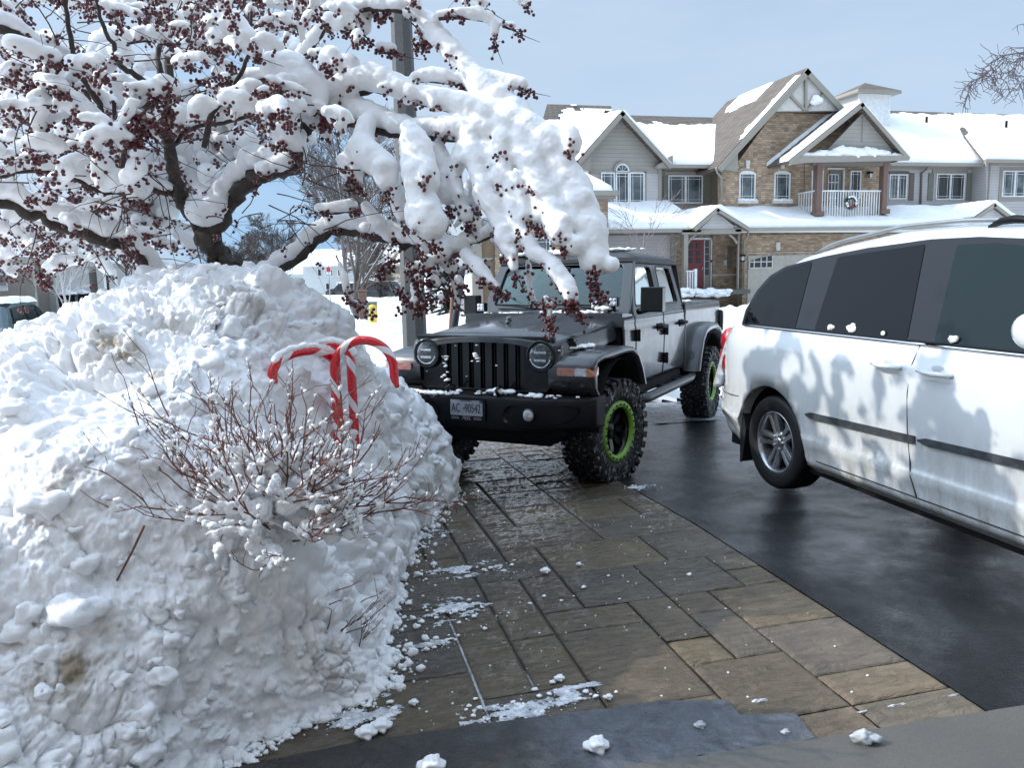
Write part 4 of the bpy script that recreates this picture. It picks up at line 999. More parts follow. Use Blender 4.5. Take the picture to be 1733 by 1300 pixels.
    # rear lamp: two bulges
    m = MB(); 
    for (Y, z, r, sz) in ((YR-.075, .905, .085, 1.5), (YR-.10, 1.065, .085, 1.35)): m.sphere((XS+.150, Y-.0, z), r, 20, 14, sc=(.9, 1.15, sz))
    fin(m, 'tail_lamp', MAT['tail_red'])
    # mud flap, mirror
    m = MB(); m.prism([(XS+.01, 5.50, .52), (XS+.01, 5.535, .30), (XS+.012, 5.535, .115), (XS+.012, 5.515, .115), (XS+.01, 5.46, .40)], (.24, 0, 0)); fin(m, 'mud_flap', MAT['rubber'], bevel=.006)
    m = MB(); c = atX(1770, 552, XS-.13); m.tube([(c[0]+sx*.105, c[1]+dy, c[2]) for sx, dy in ((-1, .0), (-.97, 0), (-.85, 0), (-.5, 0), (0, 0), (.5, 0), (.9, 0), (1, 0))], [.035, .07, .095, .108, .112, .108, .095, .05], 24, flat=.85); m.tube([(XS+.04, c[1]-.03, 1.20), (XS-.05, c[1]-.02, c[2]-.09)], [.04, .035], 10); fin(m, 'door_mirror', wp)
    # roof rails
    tz = lambda Y: top(Y)+.018
    for s in (1, -1):
        f_ = (lambda x: x if s > 0 else 2*XC-x); m = MB(); Yl = list(np.linspace(5.02, 2.9, 26))
        m.tube([(f_(XS+.30), Y, tz(Y)+.028*min(1, (5.02-Y)/.15+.1)) for Y in Yl], .014, 10); fin(m, 'roof_rail', MAT['metal_grey'])
        for Y in (3.35,): m = MB(); m.tube([(f_(XS+.30), Y+.17, tz(Y+.17)-.01), (f_(XS+.295), Y+.09, tz(Y)+.025), (f_(XS+.29), Y, tz(Y)+.030), (f_(XS+.295), Y-.10, tz(Y)+.018), (f_(XS+.30), Y-.17, tz(Y-.17)-.01)], [.010, .022, .026, .022, .010], 10, flat=.9); fin(m, 'rail_foot', MAT['black_plastic'])
    # ---- wheels
    for (wy, wz) in WR:
        for s in (1, -1):
            root = bpy.data.objects.new('wheel', None); COL.objects.link(root); root.parent = P
            root.location = ((XS+.145-XC)*s, wy-3.3, wz); root.rotation_euler = (0, 0, PI if s > 0 else 0)
            t = MB(); h = .112; R = .362
            t.lathe([(.225, -h), (.30, -h*1.06), (.345, -h), (.357, -h*.8), (.360, -h*.4), (.355, -h*.38), (.361, -h*.3), (.362, 0), (.361, h*.3), (.355, h*.38), (.360, h*.4), (.357, h*.8), (.345, h), (.325, h*1.05), (.30, h*1.07), (.265, h*1.03), (.238, h*.93), (.228, h*.8)], 72); t.obj('tyre', MAT['rubber'], root)
            r = MB(); r.lathe([(.236, h*.80), (.238, h*.93), (.230, h*.96), (.221, h*.88), (.214, h*.60), (.205, h*.1), (.20, -h*.6)], 64)
            r.lathe([(.085, h*.25), (.085, h*.52), (.070, h*.64), (.034, h*.64), (.030, h*.70), (0, h*.70)], 32)
            for k in range(5):
                for sg in (-1, 1):
                    m = Matrix.Rotation(2*PI*k/5+.3, 4, 'X')
                    r.add([m @ Vector(p) for p in ((h*.62, sg*.006, .05), (h*.62, sg*.036, .05), (h*.80, sg*.052, .216), (h*.80, sg*.016, .216), (h*.25, sg*.004, .05), (h*.25, sg*.040, .05), (h*.45, sg*.060, .216), (h*.45, sg*.010, .216))], [(0, 1, 2, 3), (0, 3, 7, 4), (1, 5, 6, 2), (4, 7, 6, 5)])
            for k in range(5):
                m = Matrix.Rotation(2*PI*(k+.5)/5+.3, 4, 'X'); r.lathe([(.014, h*.5), (.014, h*.72), (.009, h*.76), (0, h*.76)], 8, 0, True, m @ Matrix.Translation((0, 0, .057)))
            r.obj('rim', MAT['alloy'], root, .003)
            d = MB(); d.lathe([(.0, -h*.5), (.20, -h*.5)], 32); d.lathe([(.155, -h*.2), (.155, -h*.1), (0, -h*.1)], 32, 1); d.obj('brake', [MAT['void'], MAT['metal_grey']], root)
    sn = MB(); rr = random.Random(4)
    for (x, y, r) in ((1407, 549, .028), (1442, 549, .038), (1439, 556, .026), (1495, 565, .016), (1613, 577, .030), (1615, 570, .020), (1405, 540, .018)):
        p = vplane(x, y, -.008); lump_mesh(sn, (p[0], p[1], 1.238+r*.55), r*.8, (.55, 1.35, 1.0), 16, 11)
    tag(sn.obj('snow_on_van', MAT['snow']), kind='stuff')
MAT['alloy'] = simple('alloy', (.42, .43, .45), .28, .85, coat=.3)
build_van()
# ================================================================ HOUSES
def m_brick(name, c1, c2, mort):
    n = NT(name); x = n.sep(n.co()); cb = n.n('CombineXYZ'); n.l(n.math('ADD', x[0], n.math('MULTIPLY', x[1], 1.0)), cb.inputs[0]); n.l(x[2], cb.inputs[1])
    b = n.n('TexBrick'); b.inputs['Scale'].default_value = 1; b.inputs['Brick Width'].default_value = .20; b.inputs['Row Height'].default_value = .082; b.inputs['Mortar Size'].default_value = .009; b.inputs['Bias'].default_value = -.1
    b.inputs['Color1'].default_value = (*c1, 1); b.inputs['Color2'].default_value = (*c2, 1); b.inputs['Mortar'].default_value = (*mort, 1); n.l(cb.outputs[0], b.inputs[0])
    wn = n.n('TexWhiteNoise'); wn.noise_dimensions = '2D'
    fx = n.math('FLOOR', n.math('DIVIDE', cb.inputs[0].links[0].from_socket, .20)); fz = n.math('FLOOR', n.math('DIVIDE', x[2], .082)); cb2 = n.n('CombineXYZ'); n.l(fx, cb2.inputs[0]); n.l(fz, cb2.inputs[1]); n.l(cb2.outputs[0], wn.inputs['Vector'])
    tone = n.fr(n.noise(n.co(), .9, 4), .3, .7, .8, 1.2)
    t2 = n.math('MULTIPLY', tone, n.fr(wn.outputs['Value'], 0, 1, .74, 1.22)); c = n.n('VectorMath'); c.operation = 'SCALE'; n.l(b.outputs['Color'], c.inputs[0]); n.l(t2, c.inputs['Scale'])
    n.set(Base_Color=c.outputs[0], Roughness=.85, Normal=n.bump(n.math('SUBTRACT', 1.0, b.outputs['Fac']), .5, .012)); return n.m
MAT['brick'] = m_brick('brick', (.45, .335, .225), (.31, .21, .14), (.24, .20, .16))
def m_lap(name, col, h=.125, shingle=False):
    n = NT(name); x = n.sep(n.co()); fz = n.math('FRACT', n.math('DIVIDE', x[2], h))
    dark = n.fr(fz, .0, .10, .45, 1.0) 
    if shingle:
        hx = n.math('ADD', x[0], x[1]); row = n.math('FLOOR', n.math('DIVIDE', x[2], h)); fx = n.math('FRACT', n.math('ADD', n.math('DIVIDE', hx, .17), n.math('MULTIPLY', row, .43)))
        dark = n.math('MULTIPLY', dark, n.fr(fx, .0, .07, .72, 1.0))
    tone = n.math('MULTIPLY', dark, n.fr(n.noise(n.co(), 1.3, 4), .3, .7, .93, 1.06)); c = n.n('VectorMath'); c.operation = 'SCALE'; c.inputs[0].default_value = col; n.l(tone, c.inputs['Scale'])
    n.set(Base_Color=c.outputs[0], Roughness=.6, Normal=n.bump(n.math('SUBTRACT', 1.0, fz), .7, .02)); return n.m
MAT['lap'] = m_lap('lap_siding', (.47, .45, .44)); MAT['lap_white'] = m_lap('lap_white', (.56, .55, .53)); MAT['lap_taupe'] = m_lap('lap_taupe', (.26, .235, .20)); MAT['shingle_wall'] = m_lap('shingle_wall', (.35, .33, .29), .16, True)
def m_shingles():
    n = NT('roof_shingles'); x = n.sep(n.co()); b = n.n('TexBrick'); cb = n.n('CombineXYZ'); n.l(n.math('ADD', x[0], n.math('MULTIPLY', x[1], .7)), cb.inputs[0]); n.l(x[2], cb.inputs[1]); n.l(cb.outputs[0], b.inputs[0])
    b.inputs['Scale'].default_value = 1; b.inputs['Brick Width'].default_value = .28; b.inputs['Row Height'].default_value = .10; b.inputs['Mortar Size'].default_value = .012
    b.inputs['Color1'].default_value = (.125, .10, .08, 1); b.inputs['Color2'].default_value = (.17, .14, .11, 1); b.inputs['Mortar'].default_value = (.06, .055, .05, 1)
    n.set(Base_Color=b.outputs['Color'], Roughness=.9, Normal=n.bump(b.outputs['Fac'], .5, -.01)); return n.m
MAT['shingles'] = m_shingles()
MAT['trim'] = simple('taupe_trim', (.29, .265, .225), .55, var=.05); MAT['trim_dark'] = simple('trim_dark', (.16, .145, .125), .6, var=.05)
MAT['soffit'] = simple('soffit', (.25, .23, .20), .7, var=.05); MAT['stucco'] = simple('stucco', (.58, .57, .53), .8)
MAT['shutter_green'] = simple('shutter_green', (.165, .175, .14), .6); MAT['shutter_brown'] = simple('shutter_brown', (.135, .105, .095), .6)
MAT['post_brown'] = simple('post_brown', (.16, .10, .08), .7); MAT['red_door'] = simple('red_door', (.19, .012, .02), .35); MAT['garage'] = simple('garage_door', (.40, .375, .32), .6)
n_ = NT('house_glass'); f_ = n_.noise(n_.co(), 1.1, 4, .6); n_.set(Base_Color=n_.mix(n_.fr(f_, .4, .6), (.05, .06, .065), (.17, .20, .21)), Roughness=.04); MAT['hglass'] = n_.m
MAT['hglass_dark'] = simple('house_glass_dark', (.035, .037, .04), .05)
class House:
    def __init__(s, loc, label, cat='townhouse', group='attached townhouses across the street', name='townhouse'):
        s.r = empty(name, loc, 0, label, cat, group); s.L = Vector(loc)
    def fin(s, mb, name, mats, par=None, **k):
        mb.v = [tuple(Vector(p)-s.L) for p in mb.v]; o = mb.obj(name, mats, par or s.r, **k); return o
    def wall(s, name, pts, Y, mat, th=.3, dy=0):
        m = MB(); m.prism([atY(x, y, Y)+np.array([0, dy, 0]) for x, y in pts], (0, th, 0)); return s.fin(m, name, s.w(mat))
    def w(s, mat): return mat if not isinstance(mat, str) else MAT[mat]
    def slab(s, name, A, B, depth, mat='shingles', th=.10, snow=None, snth=.16, keep=None, seedv=0, n=(40, 40)):
        """roof plane: edge A-B (3D) swept by vector depth"""
        A, B, D = Vector(A), Vector(B), Vector(depth); nn = (B-A).cross(D).normalized()
        if nn.z < 0: nn = -nn
        m = MB(); m.prism([A, B, B+D, A+D], -nn*th); ro = s.fin(m, name, s.w(mat))
        if snow: s.snow_sheet(ro, A, B, D, nn, snth, keep, n)
        return ro
    def snow_sheet(s, par, A, B, D, nn, th, keep=None, n=(40, 40)):
        na, nb = n; U, V_ = np.meshgrid(np.linspace(0, 1, na), np.linspace(0, 1, nb)); U = U.ravel(); V_ = V_.ravel()
        a, b, d, nv = [np.array(q) for q in (A, B-A, D, nn)]; P = a+U[:, None]*b+V_[:, None]*d
        k = keep(U, V_, P) if keep else np.ones(len(U))
        e = np.minimum(np.minimum(U, 1-U)*np.linalg.norm(b), np.minimum(V_, 1-V_)*np.linalg.norm(d)); h = th*np.clip(e/.12, 0, 1)**.4*np.clip(k*1.2, 0, 1)**.5
        h = h+(.030*fbm(P*.8, 3)+.006*fbm(P*5, 2))*(h > .02)*th/.16
        P = P+nv*np.maximum(h, .004)[:, None]; i = np.arange(nb-1)[:, None]*na+np.arange(na-1)[None, :]; Fq = np.stack([i, i+1, i+na+1, i+na], -1).reshape(-1, 4)
        kk = (k > .02)[Fq].any(1); Fq = Fq[kk]
        if len(Fq) == 0: return
        o = np_obj('roof_snow', P-np.array(s.L), Fq, MAT['snow_smooth'], par)
    def window(s, x0, y0, x1, y1, Y, lights=1, prairie=True, glass='hglass', arch=False, par=None, fr=.055):
        a = atY(x0, y1, Y); b = atY(x1, y0, Y); X0, X1, Z0, Z1 = a[0], b[0], a[2], b[2]; Yf = Y-.05
        m = MB(); m.box(X0-fr, X0, Yf, Y+.05, Z0-fr, Z1+fr); m.box(X1, X1+fr, Yf, Y+.05, Z0-fr, Z1+fr); m.box(X0, X1, Yf, Y+.05, Z1, Z1+fr); m.box(X0, X1, Yf, Y+.05, Z0-fr, Z0)
        wd = (X1-X0)/lights
        for k in range(1, lights): m.box(X0+wd*k-fr*.8, X0+wd*k+fr*.8, Yf, Y+.04, Z0, Z1)
        if prairie:
            t = .008; of = .10
            for k in range(lights):
                xa, xb = X0+wd*k+(fr*.8 if k else 0), X0+wd*(k+1)-(fr*.8 if k < lights-1 else 0)
                for xx in (xa+of, xb-of): m.box(xx-t, xx+t, Yf+.035, Yf+.05, Z0, Z1)
                for zz in (Z0+of, Z1-of): m.box(xa, xb, Yf+.032, Yf+.048, zz-t, zz+t)
        f = s.fin(m, 'window', MAT['white_trim'], par)
        g = MB(); g.box(X0, X1, Y-.012, Y+.02, Z0, Z1); s.fin(g, 'pane', MAT[glass], f)
        return (X0, X1, Z0, Z1)
    def rbox(s, name, x0, y0, x1, y1, Y, mat, dy0=-.05, dy1=.05, par=None, bevel=0):
        a = atY(x0, y1, Y); b = atY(x1, y0, Y); m = MB(); m.box(min(a[0], b[0]), max(a[0], b[0]), Y+dy0, Y+dy1, min(a[2], b[2]), max(a[2], b[2])); return s.fin(m, name, s.w(mat), par, bevel=bevel)
    def gable_roof(s, pk, lf, rt, Yf, depth, board=.20, mat='shingles', snL=None, snR=None, th=.12, snth=.14, over=.0):
        P_, A, B = [Vector(atY(x, y, Yf)) for x, y in (pk, lf, rt)]; D = Vector((0, depth, 0))
        s.slab('roof', A, P_, D, mat, th, snow=snL is not None, keep=snL, snth=snth, n=(46, 60)); s.slab('roof', P_, B, D, mat, th, snow=snR is not None, keep=snR, snth=snth, n=(46, 60))
        for q in (A, B):
            d = (P_-q).normalized(); nn = Vector((-d.z, 0, d.x)); 
            if nn.z > 0: nn = -nn
            m = MB(); m.prism([q+nn*.03, P_+nn*.03, P_+nn*(.03+board), q+nn*(.03+board)], (0, .05, 0)); m.v = [(x, y-.055, z) for x, y, z in m.v]; s.fin(m, 'rake_board', MAT['trim'])
    def gutter(s, x0, x1, y, Y, z=None, rad=.06, y1=None):
        a = atY(x0, y, Y); b = atY(x1, y if y1 is None else y1, Y); b[2] = a[2] if y1 is None else b[2]; m = MB(); m.bar(a, b, .12, .13); s.fin(m, 'gutter', MAT['trim'])
        return a, b
    def pipe(s, px, mat='trim', r=.045):
        m = MB(); m.tube(px, r, 8); s.fin(m, 'downspout', MAT[mat])
def spotty(thr=.0, sc=2.2, seedv=0):
    return lambda U, V, P: np.clip((fbm(P*sc+seedv, 4)+thr), 0, 1)*3
Y0 = 28.0
# ---------------- unit A : grey gable with arched window
A = House(tuple(atY(1070, 500, Y0+1)), 'grey townhouse with shingled gable and arched window, left of the tall brick gable')
A.wall('upper_wall', [(1000, 362), (1000, 255), (1053, 196), (1114, 262), (1114, 362)], 29.6, 'shingle_wall')
A.wall('recess_wall', [(1108, 362), (1108, 270), (1226, 270), (1226, 362)], 30.2, 'lap_taupe')
A.rbox('siding_panel', 1093, 294, 1113, 354, 29.6, 'lap', -.02, .02); A.rbox('corner_board', 1113, 285, 1119, 358, 29.6, 'trim', -.035, .6); A.rbox('frieze', 1000, 287, 1093, 292, 29.6, 'trim', -.03, .0); A.rbox('window_trim', 1088, 290, 1094, 350, 29.6, 'trim', -.03, .0); A.rbox('sill_trim', 1000, 345, 1094, 351, 29.6, 'trim', -.035, .0)
A.gable_roof((1053, 186), (966, 284), (1139, 280), 29.15, 5.6, .16, snL=lambda U, V, P: np.where((np.abs(V-.12-U*.1) < .018+.0*U), 0, 1.0), snR=lambda U, V, P: np.ones_like(U))
for (x0, x1, y0) in ((968, 1000, 283), (1112, 1139, 280)):
    A.wall('soffit_box', [(x0, y0), (x0+6 if x0 < 1000 else x0, y0+4), (x1, y0+4), (x1, y0-18 if x0 > 1000 else y0), ] if x0 > 1000 else [(968, 285), (1000, 289), (1000, 256)], 29.20, 'trim', .3)
A.window(1019, 294, 1038, 343, 29.6, 1); A.window(1044, 294, 1062, 343, 29.6, 1); A.window(1067, 294, 1088, 343, 29.6, 1)
c = atY(1053, 289.5, 29.55); r0 = (atY(1064, 289.5, 29.55)-c)[0]; m = MB()
ring(m, [(c[0]+math.cos(a)*r0*1.35, 29.52, c[2]+math.sin(a)*r0*1.35) for a in np.linspace(0, PI, 20)], [(c[0]+math.cos(a)*r0*1.05, 29.52, c[2]+math.sin(a)*r0*1.05) for a in np.linspace(0, PI, 20)], (0, .08, 0)); A.fin(m, 'arch_trim', MAT['trim'])
m = MB(); ring(m, [(c[0]+math.cos(a)*r0*1.04, 29.50, c[2]+math.sin(a)*r0*1.04) for a in np.linspace(0, PI, 20)], [(c[0]+math.cos(a)*r0*.85, 29.50, c[2]+math.sin(a)*r0*.85) for a in np.linspace(0, PI, 20)], (0, .1, 0))
for a in (PI*.25, PI*.5, PI*.75): m.bar((c[0], 29.52, c[2]), (c[0]+math.cos(a)*r0, 29.52, c[2]+math.sin(a)*r0), .012, .012)
m.bar((c[0]-r0, 29.5, c[2]), (c[0]+r0, 29.5, c[2]), .03, .03); wf = A.fin(m, 'arched_window', MAT['white_trim'])
m = MB(); m.prism([(c[0]+math.cos(a)*r0*.9, 29.57, c[2]+math.sin(a)*r0*.9) for a in np.linspace(0, PI, 16)], (0, .01, 0)); A.fin(m, 'pane', MAT['hglass'], wf)
A.window(1132, 299, 1187, 342, 30.2, 2); A.rbox('lintel', 1124, 291, 1210, 295, 30.2, 'trim', -.05, 0); A.rbox('shutter', 1122, 297, 1129, 345, 30.2, 'shutter_green', -.04, 0); A.rbox('shutter', 1190, 297, 1204, 345, 30.2, 'shutter_green', -.04, 0)
a = atY(1139, 280, 29.3); b = atY(1222, 280, 29.3); b[2] = a[2]; r = atY(1080, 195, 34.6)
A.slab('main_roof', a, b+np.array([3.0, 0, 0]), Vector((0, 5.3, r[2]-a[2])), snow=True, keep=lambda U, V, P: np.clip((.80+.10*fbm(P*1.4, 3)-V)*14, 0, 1)); A.gutter(1136, 1220, 281, 29.25)
a = atY(1005, 280, 29.8); b = atY(1145, 280, 29.8); b[2] = a[2]; A.slab('main_roof', a+np.array([0, .6, .3]), b+np.array([0, .6, .3]), Vector((0, 4.2, r[2]-a[2]-.35)), snow=False)
# lower roof with deep snow, lower wall
def lower_roof(H, x0, x1, ye, yt, Yf, Yb, name='lower_roof', n=(70, 24), keep=None, th=.26, z=None):
    a = atY(x0, ye, Yf); b = atY(x1, ye, Yf); b[2] = a[2]
    if z is not None: a[2] = b[2] = z
    H.slab(name, a, b, Vector((0, Yb-Yf, (Yb-Yf)*.42)), th=.10, snow=True, snth=th, n=n, keep=keep); H.fin_g = None
    m = MB(); m.bar(a+np.array([0, -.06, -.04]), b+np.array([0, -.06, -.04]), .12, .14); H.fin(m, 'gutter', MAT['trim'])
    return a, b
zl = atY(1100, 389, 27.2)[2]
lower_roof(A, 1028, 1184, 389, 0, 27.2, 29.9, z=zl)
A.wall('lower_wall', [(1028, 393), (1142, 393), (1142, 520), (1028, 520)], 28.0, 'lap'); A.rbox('frieze', 1028, 391, 1146, 399, 28.0, 'trim_dark', -.05, .0)
A.rbox('corner_board', 1134, 395, 1142, 500, 28.0, 'trim', -.06, .1); A.pipe([atY(1150, 393, 27.3), atY(1149, 402, 27.5), atY(1143, 412, 27.8), atY(1142, 500, 27.85)])
# ---------------- unit W : brick wing at the left, nearer the street
W = House(tuple(atY(950, 520, 25)), 'brick-fronted townhouse wing with low snowy hip roof, standing nearest the street behind the pickup')
W.wall('wall', [(838, 540), (838, 326), (1029, 326), (1029, 540)], 25.5, 'brick', .3)
xe = atY(1029, 400, 25.5)[0]; m = MB(); m.box(xe-.3, xe-.001, 25.8, 29.7, -.3, atY(1029, 328, 25.5)[2]); W.fin(m, 'side_wall', MAT['brick'])
a = atY(815, 324, 25.05); b = atY(1041, 324, 25.05); b[2] = a[2]; zt = a[2]
pk = np.array([b[0]-1.9, 29.5, zt+2.1]); m = MB(); m.prism([a, b, pk, np.array([a[0], 29.5, zt+2.1])], (0, 0, -.1)); ro = W.fin(m, 'hip_roof', MAT['shingles'])
m = MB(); m.prism([b, np.array([b[0], 30.5, zt]), pk], (0, 0, -.1)); W.fin(m, 'hip_roof', MAT['shingles'])
# snow over the front hip
def tri_snow(H, par, A_, B_, C_, D_, th=.22, n=44):
    U, V_ = np.meshgrid(np.linspace(0, 1, n), np.linspace(0, 1, n)); U = U.ravel(); V_ = V_.ravel(); A_, B_, C_, D_ = map(np.array, (A_, B_, C_, D_))
    P = (A_*(1-U[:, None])+B_*U[:, None])*(1-V_[:, None])+(D_*(1-U[:, None])+C_*U[:, None])*V_[:, None]; e = np.minimum(np.minimum(U, 1-U)*3, np.minimum(V_, 1-V_)*3)
    P[:, 2] += th*np.clip(e/.12, 0, 1)**.4+.05*fbm(P*1.3, 3)*np.clip(e*4, 0, 1); i = np.arange(n-1)[:, None]*n+np.arange(n-1)[None, :]; np_obj('roof_snow', P-np.array(H.L), np.stack([i, i+1, i+n+1, i+n], -1).reshape(-1, 4), MAT['snow_smooth'], par)
tri_snow(W, ro, a, b, pk, np.array([a[0], 29.5, zt+2.1]))
tri_snow(W, ro, b, np.array([b[0], 30.5, zt]), pk, pk-np.array([0, .01, 0]))
m = MB(); m.bar(a+np.array([0, -.06, -.05]), b+np.array([0.05, -.06, -.05]), .12, .16); m.bar(b+np.array([.05, -.06, -.05]), np.array([b[0]+.05, 29.4, zt-.05]), .12, .16); W.fin(m, 'gutter', MAT['trim']); m = MB(); m.box(a[0], b[0], 25.0, 25.6, zt-.22, zt-.12); W.fin(m, 'soffit', MAT['soffit'])
W.window(905, 404, 929, 460, 25.5, 1); W.window(953, 404, 977, 460, 25.5, 1); W.rbox('corner_post', 800, 350, 812, 520, 25.5, 'trim', -.1, .1); W.rbox('boarded_wall', 812, 395, 838, 540, 25.6, simple('brown_board', (.20, .14, .09), .8), 0, .2)
# far hip roof behind
rA = [atY(898, 274, 30.2), atY(1062, 274, 30.2), atY(1034, 179, 35.2), atY(926, 179, 35.2)]; rA[1][2] = rA[0][2]; rA[3][2] = rA[2][2]
m = MB(); m.prism(rA, (0, 0.1, -.1)); ro = W.fin(m, 'main_roof', MAT['shingles'])
def kp(n=70):
    U, V_ = np.meshgrid(np.linspace(0, 1, n), np.linspace(0, 1, n)); U = U.ravel(); V_ = V_.ravel(); A_, B_, C_, D_ = rA
    P = (A_*(1-U[:, None])+B_*U[:, None])*(1-V_[:, None])+(D_*(1-U[:, None])+C_*U[:, None])*V_[:, None]
    k = .86-V_+.05*fbm(P*2, 3)+.16*fbm(P*np.array([1.6, 3, 16]), 3)*(V_ > .45)-np.clip(.30-U, 0, 1)*(V_ > .35)*1.6*V_; i = np.arange(n-1)[:, None]*n+np.arange(n-1)[None, :]; Fq = np.stack([i, i+1, i+n+1, i+n], -1).reshape(-1, 4)
    P[:, 2] += .05+.10*np.clip(k*3, 0, 1); P[:, 1] -= .05; np_obj('roof_snow', P-np.array(W.L), Fq[(k > 0)[Fq].any(1)], MAT['snow_smooth'], ro)
kp()
# ---------------- unit B : tall brick gable, porch, balcony
B = House(tuple(atY(1300, 500, Y0+1)), 'brick townhouse with the tallest gable, red front door and railed balcony')
YB = 28.9
B.wall('brick_wall', [(1221, 362), (1221, 290), (1237, 290), (1312, 187), (1430, 187), (1500, 262), (1500, 362)], YB, 'brick')
B.wall('gable_panel', [(1303, 187), (1366, 122), (1425, 187)], YB-.38, 'stucco', .25)
P_ = Vector(atY(1366, 114, YB-.5)); 
B.gable_roof((1366, 114), (1213, 283), (1503, 262), YB-.5, 6.2, .22, snL=lambda U, V, P: np.where(((V < .05+.03*perlin(P*3)) & (U > .30) & (U < .93)), 1.0, 0)+np.where((V > .38+.5*(1-U)*.3) & (U > .80+.04*perlin(P*2)) & (V < .80+.06*perlin(P*4)), 1.0, 0), snR=None, snth=.10)
B.wall('soffit_box', [(1216, 285), (1249, 290), (1249, 254)], YB-.46, 'trim', .46)
# soffit undersides (dark) give the overhang its depth; truss beams
for (p0, p1, wd) in (((1363, 130), (1363, 187), .10), ((1333, 158), (1361, 186), .09), ((1395, 158), (1365, 186), .09)):
    a = atY(*p0, YB-.42); b = atY(*p1, YB-.42); m = MB(); m.bar(a, b, wd, .14, up=(0, 1, 0)); B.fin(m, 'truss_beam', MAT['trim'])
m = MB(); a = atY(1381, 170, YB-.46); lump_mesh(m, a, .22, (1.3, .6, .8), 14, 10); B.fin(m, 'truss_snow', MAT['snow_smooth'])
B.rbox('belt_band', 1303, 185, 1430, 190, YB, simple('brick_ledge', (.09, .06, .045), .8), -.06, 0)
for x0, x1 in ((1252, 1276), (1311, 1335)):
    X = B.window(x0, 295, x1, 336, YB, 1); m = MB(); cx = (X[0]+X[1])/2; rr_ = (X[1]-X[0])/2
    ring(m, [(cx+math.cos(a)*rr_*1.5, YB-.03, X[3]-.0+math.sin(a)*rr_*.95+.02) for a in np.linspace(.15, PI-.15, 14)], [(cx+math.cos(a)*rr_*1.12, YB-.03, X[3]+math.sin(a)*rr_*.42+.02) for a in np.linspace(.15, PI-.15, 14)], (0, .06, 0)); B.fin(m, 'brick_arch', MAT['brick'])
    m = MB(); m.prism([(cx+math.cos(a)*rr_*1.1, YB-.035, X[3]+.03+math.sin(a)*rr_*.36) for a in np.linspace(0, PI, 12)], (0, .05, 0)); B.fin(m, 'arch_head', MAT['white_trim'])
    m = MB(); m.prism([(cx-.07, YB-.06, X[3]+.22), (cx+.07, YB-.06, X[3]+.22), (cx+.10, YB-.06, X[3]+.55), (cx-.10, YB-.06, X[3]+.55)], (0, .06, 0)); B.fin(m, 'keystone', MAT['stucco'])
    m = MB(); m.box(X[0]-.14, X[1]+.14, YB-.14, YB, X[2]-.20, X[2]-.09); sl = B.fin(m, 'sill', MAT['stucco']); m = MB()
    for k in range(9): lump_mesh(m, (X[0]-.05+(X[1]-X[0]+.1)*k/8, YB-.08, X[2]-.06), .08, (1.2, .8, .7), 10, 7)
    B.fin(m, 'sill_snow', MAT['snow_smooth'], sl)
B.pipe([atY(1212, 284, YB-.5), atY(1214, 292, YB-.3), atY(1221, 300, YB-.1), atY(1221, 352, YB-.08)])
a_, b_ = lower_roof(B, 1242, 1742, 389, 0, 27.2, 29.2, z=zl, n=(190, 26))
B.wall('lower_wall', [(1204, 393), (1260, 393), (1260, 520), (1204, 520)], 28.9, 'brick'); B.wall('porch_wall', [(1140, 393), (1206, 393), (1206, 520), (1140, 520)], 28.9, 'brick')
B.wall('garage_wall', [(1256, 393), (1760, 393), (1760, 520), (1256, 520)], 28.0, 'brick', .4); B.rbox('frieze', 1262, 391, 1760, 397, 28.0, 'trim_dark', -.05, 0)
B.gable_roof((1214, 351), (1173, 386), (1271, 386), 26.9, 2.6, .12, snL=lambda U, V, P: np.ones_like(U), snR=lambda U, V, P: np.ones_like(U), snth=.22)
B.wall('porch_gable', [(1184, 388), (1214, 360), (1250, 388)], 27.15, 'lap_white', .2); B.rbox('porch_beam', 1152, 388, 1252, 397, 27.2, 'trim', -.12, .12)
B.rbox('porch_post', 1155, 396, 1163, 495, 27.2, 'trim', -.1, .1, bevel=.01); B.rbox('porch_post', 1247, 396, 1250.5, 493, 27.5, 'trim', -.05, .05)
for (p0, p1, p2) in (((1163, 414), (1167, 402), (1178, 397)), ((1247, 412), (1243, 402), (1233, 397))):
    m = MB(); q = [Vector(atY(*p, 27.2)) for p in (p0, p1, p2)]; m.tube([q[0]*(1-t)**2+q[1]*2*t*(1-t)+q[2]*t*t for t in np.linspace(0, 1, 9)], .05, 6); B.fin(m, 'porch_bracket', MAT['trim'])
dr = B.rbox('front_door', 1163, 406, 1190, 487, 28.9, 'red_door', -.05, .0)
for k, xx in enumerate((1164, 1177)):
    for j in range(3): B.rbox('pane', xx, 411+j*12.3, xx+7, 421+j*12.3, 28.9, 'hglass_dark', -.065, -.04, dr)
B.rbox('door_frame', 1161, 402, 1204, 406, 28.9, 'white_trim', -.07, 0); B.rbox('door_frame', 1190, 406, 1192, 487, 28.9, 'white_trim', -.07, 0); B.rbox('door_frame', 1201, 402, 1204, 487, 28.9, 'white_trim', -.07, 0)
sdl = B.rbox('sidelight', 1192, 406, 1201, 487, 28.9, 'trim', -.04, 0)
for j in range(5): B.rbox('pane', 1192.6, 407+j*12, 1198.5, 417.5+j*12, 28.9, 'hglass_dark', -.055, -.03, sdl)
B.rbox('door_lock', 1186.5, 452, 1188.5, 456, 28.9, 'metal_grey', -.08, -.05, dr); B.rbox('doorbell', 1201.5, 440, 1203.5, 444, 28.9, 'black_plastic', -.09, -.06)
B.rbox('stone_band', 1204, 463, 1258, 466.5, 28.9, 'stucco', -.05, 0); B.rbox('tall_shutter', 1231, 416, 1238, 455, 28.9, 'trim_dark', -.05, 0); B.rbox('notice_box', 1224, 440, 1229, 449, 28.9, 'stucco', -.07, 0)
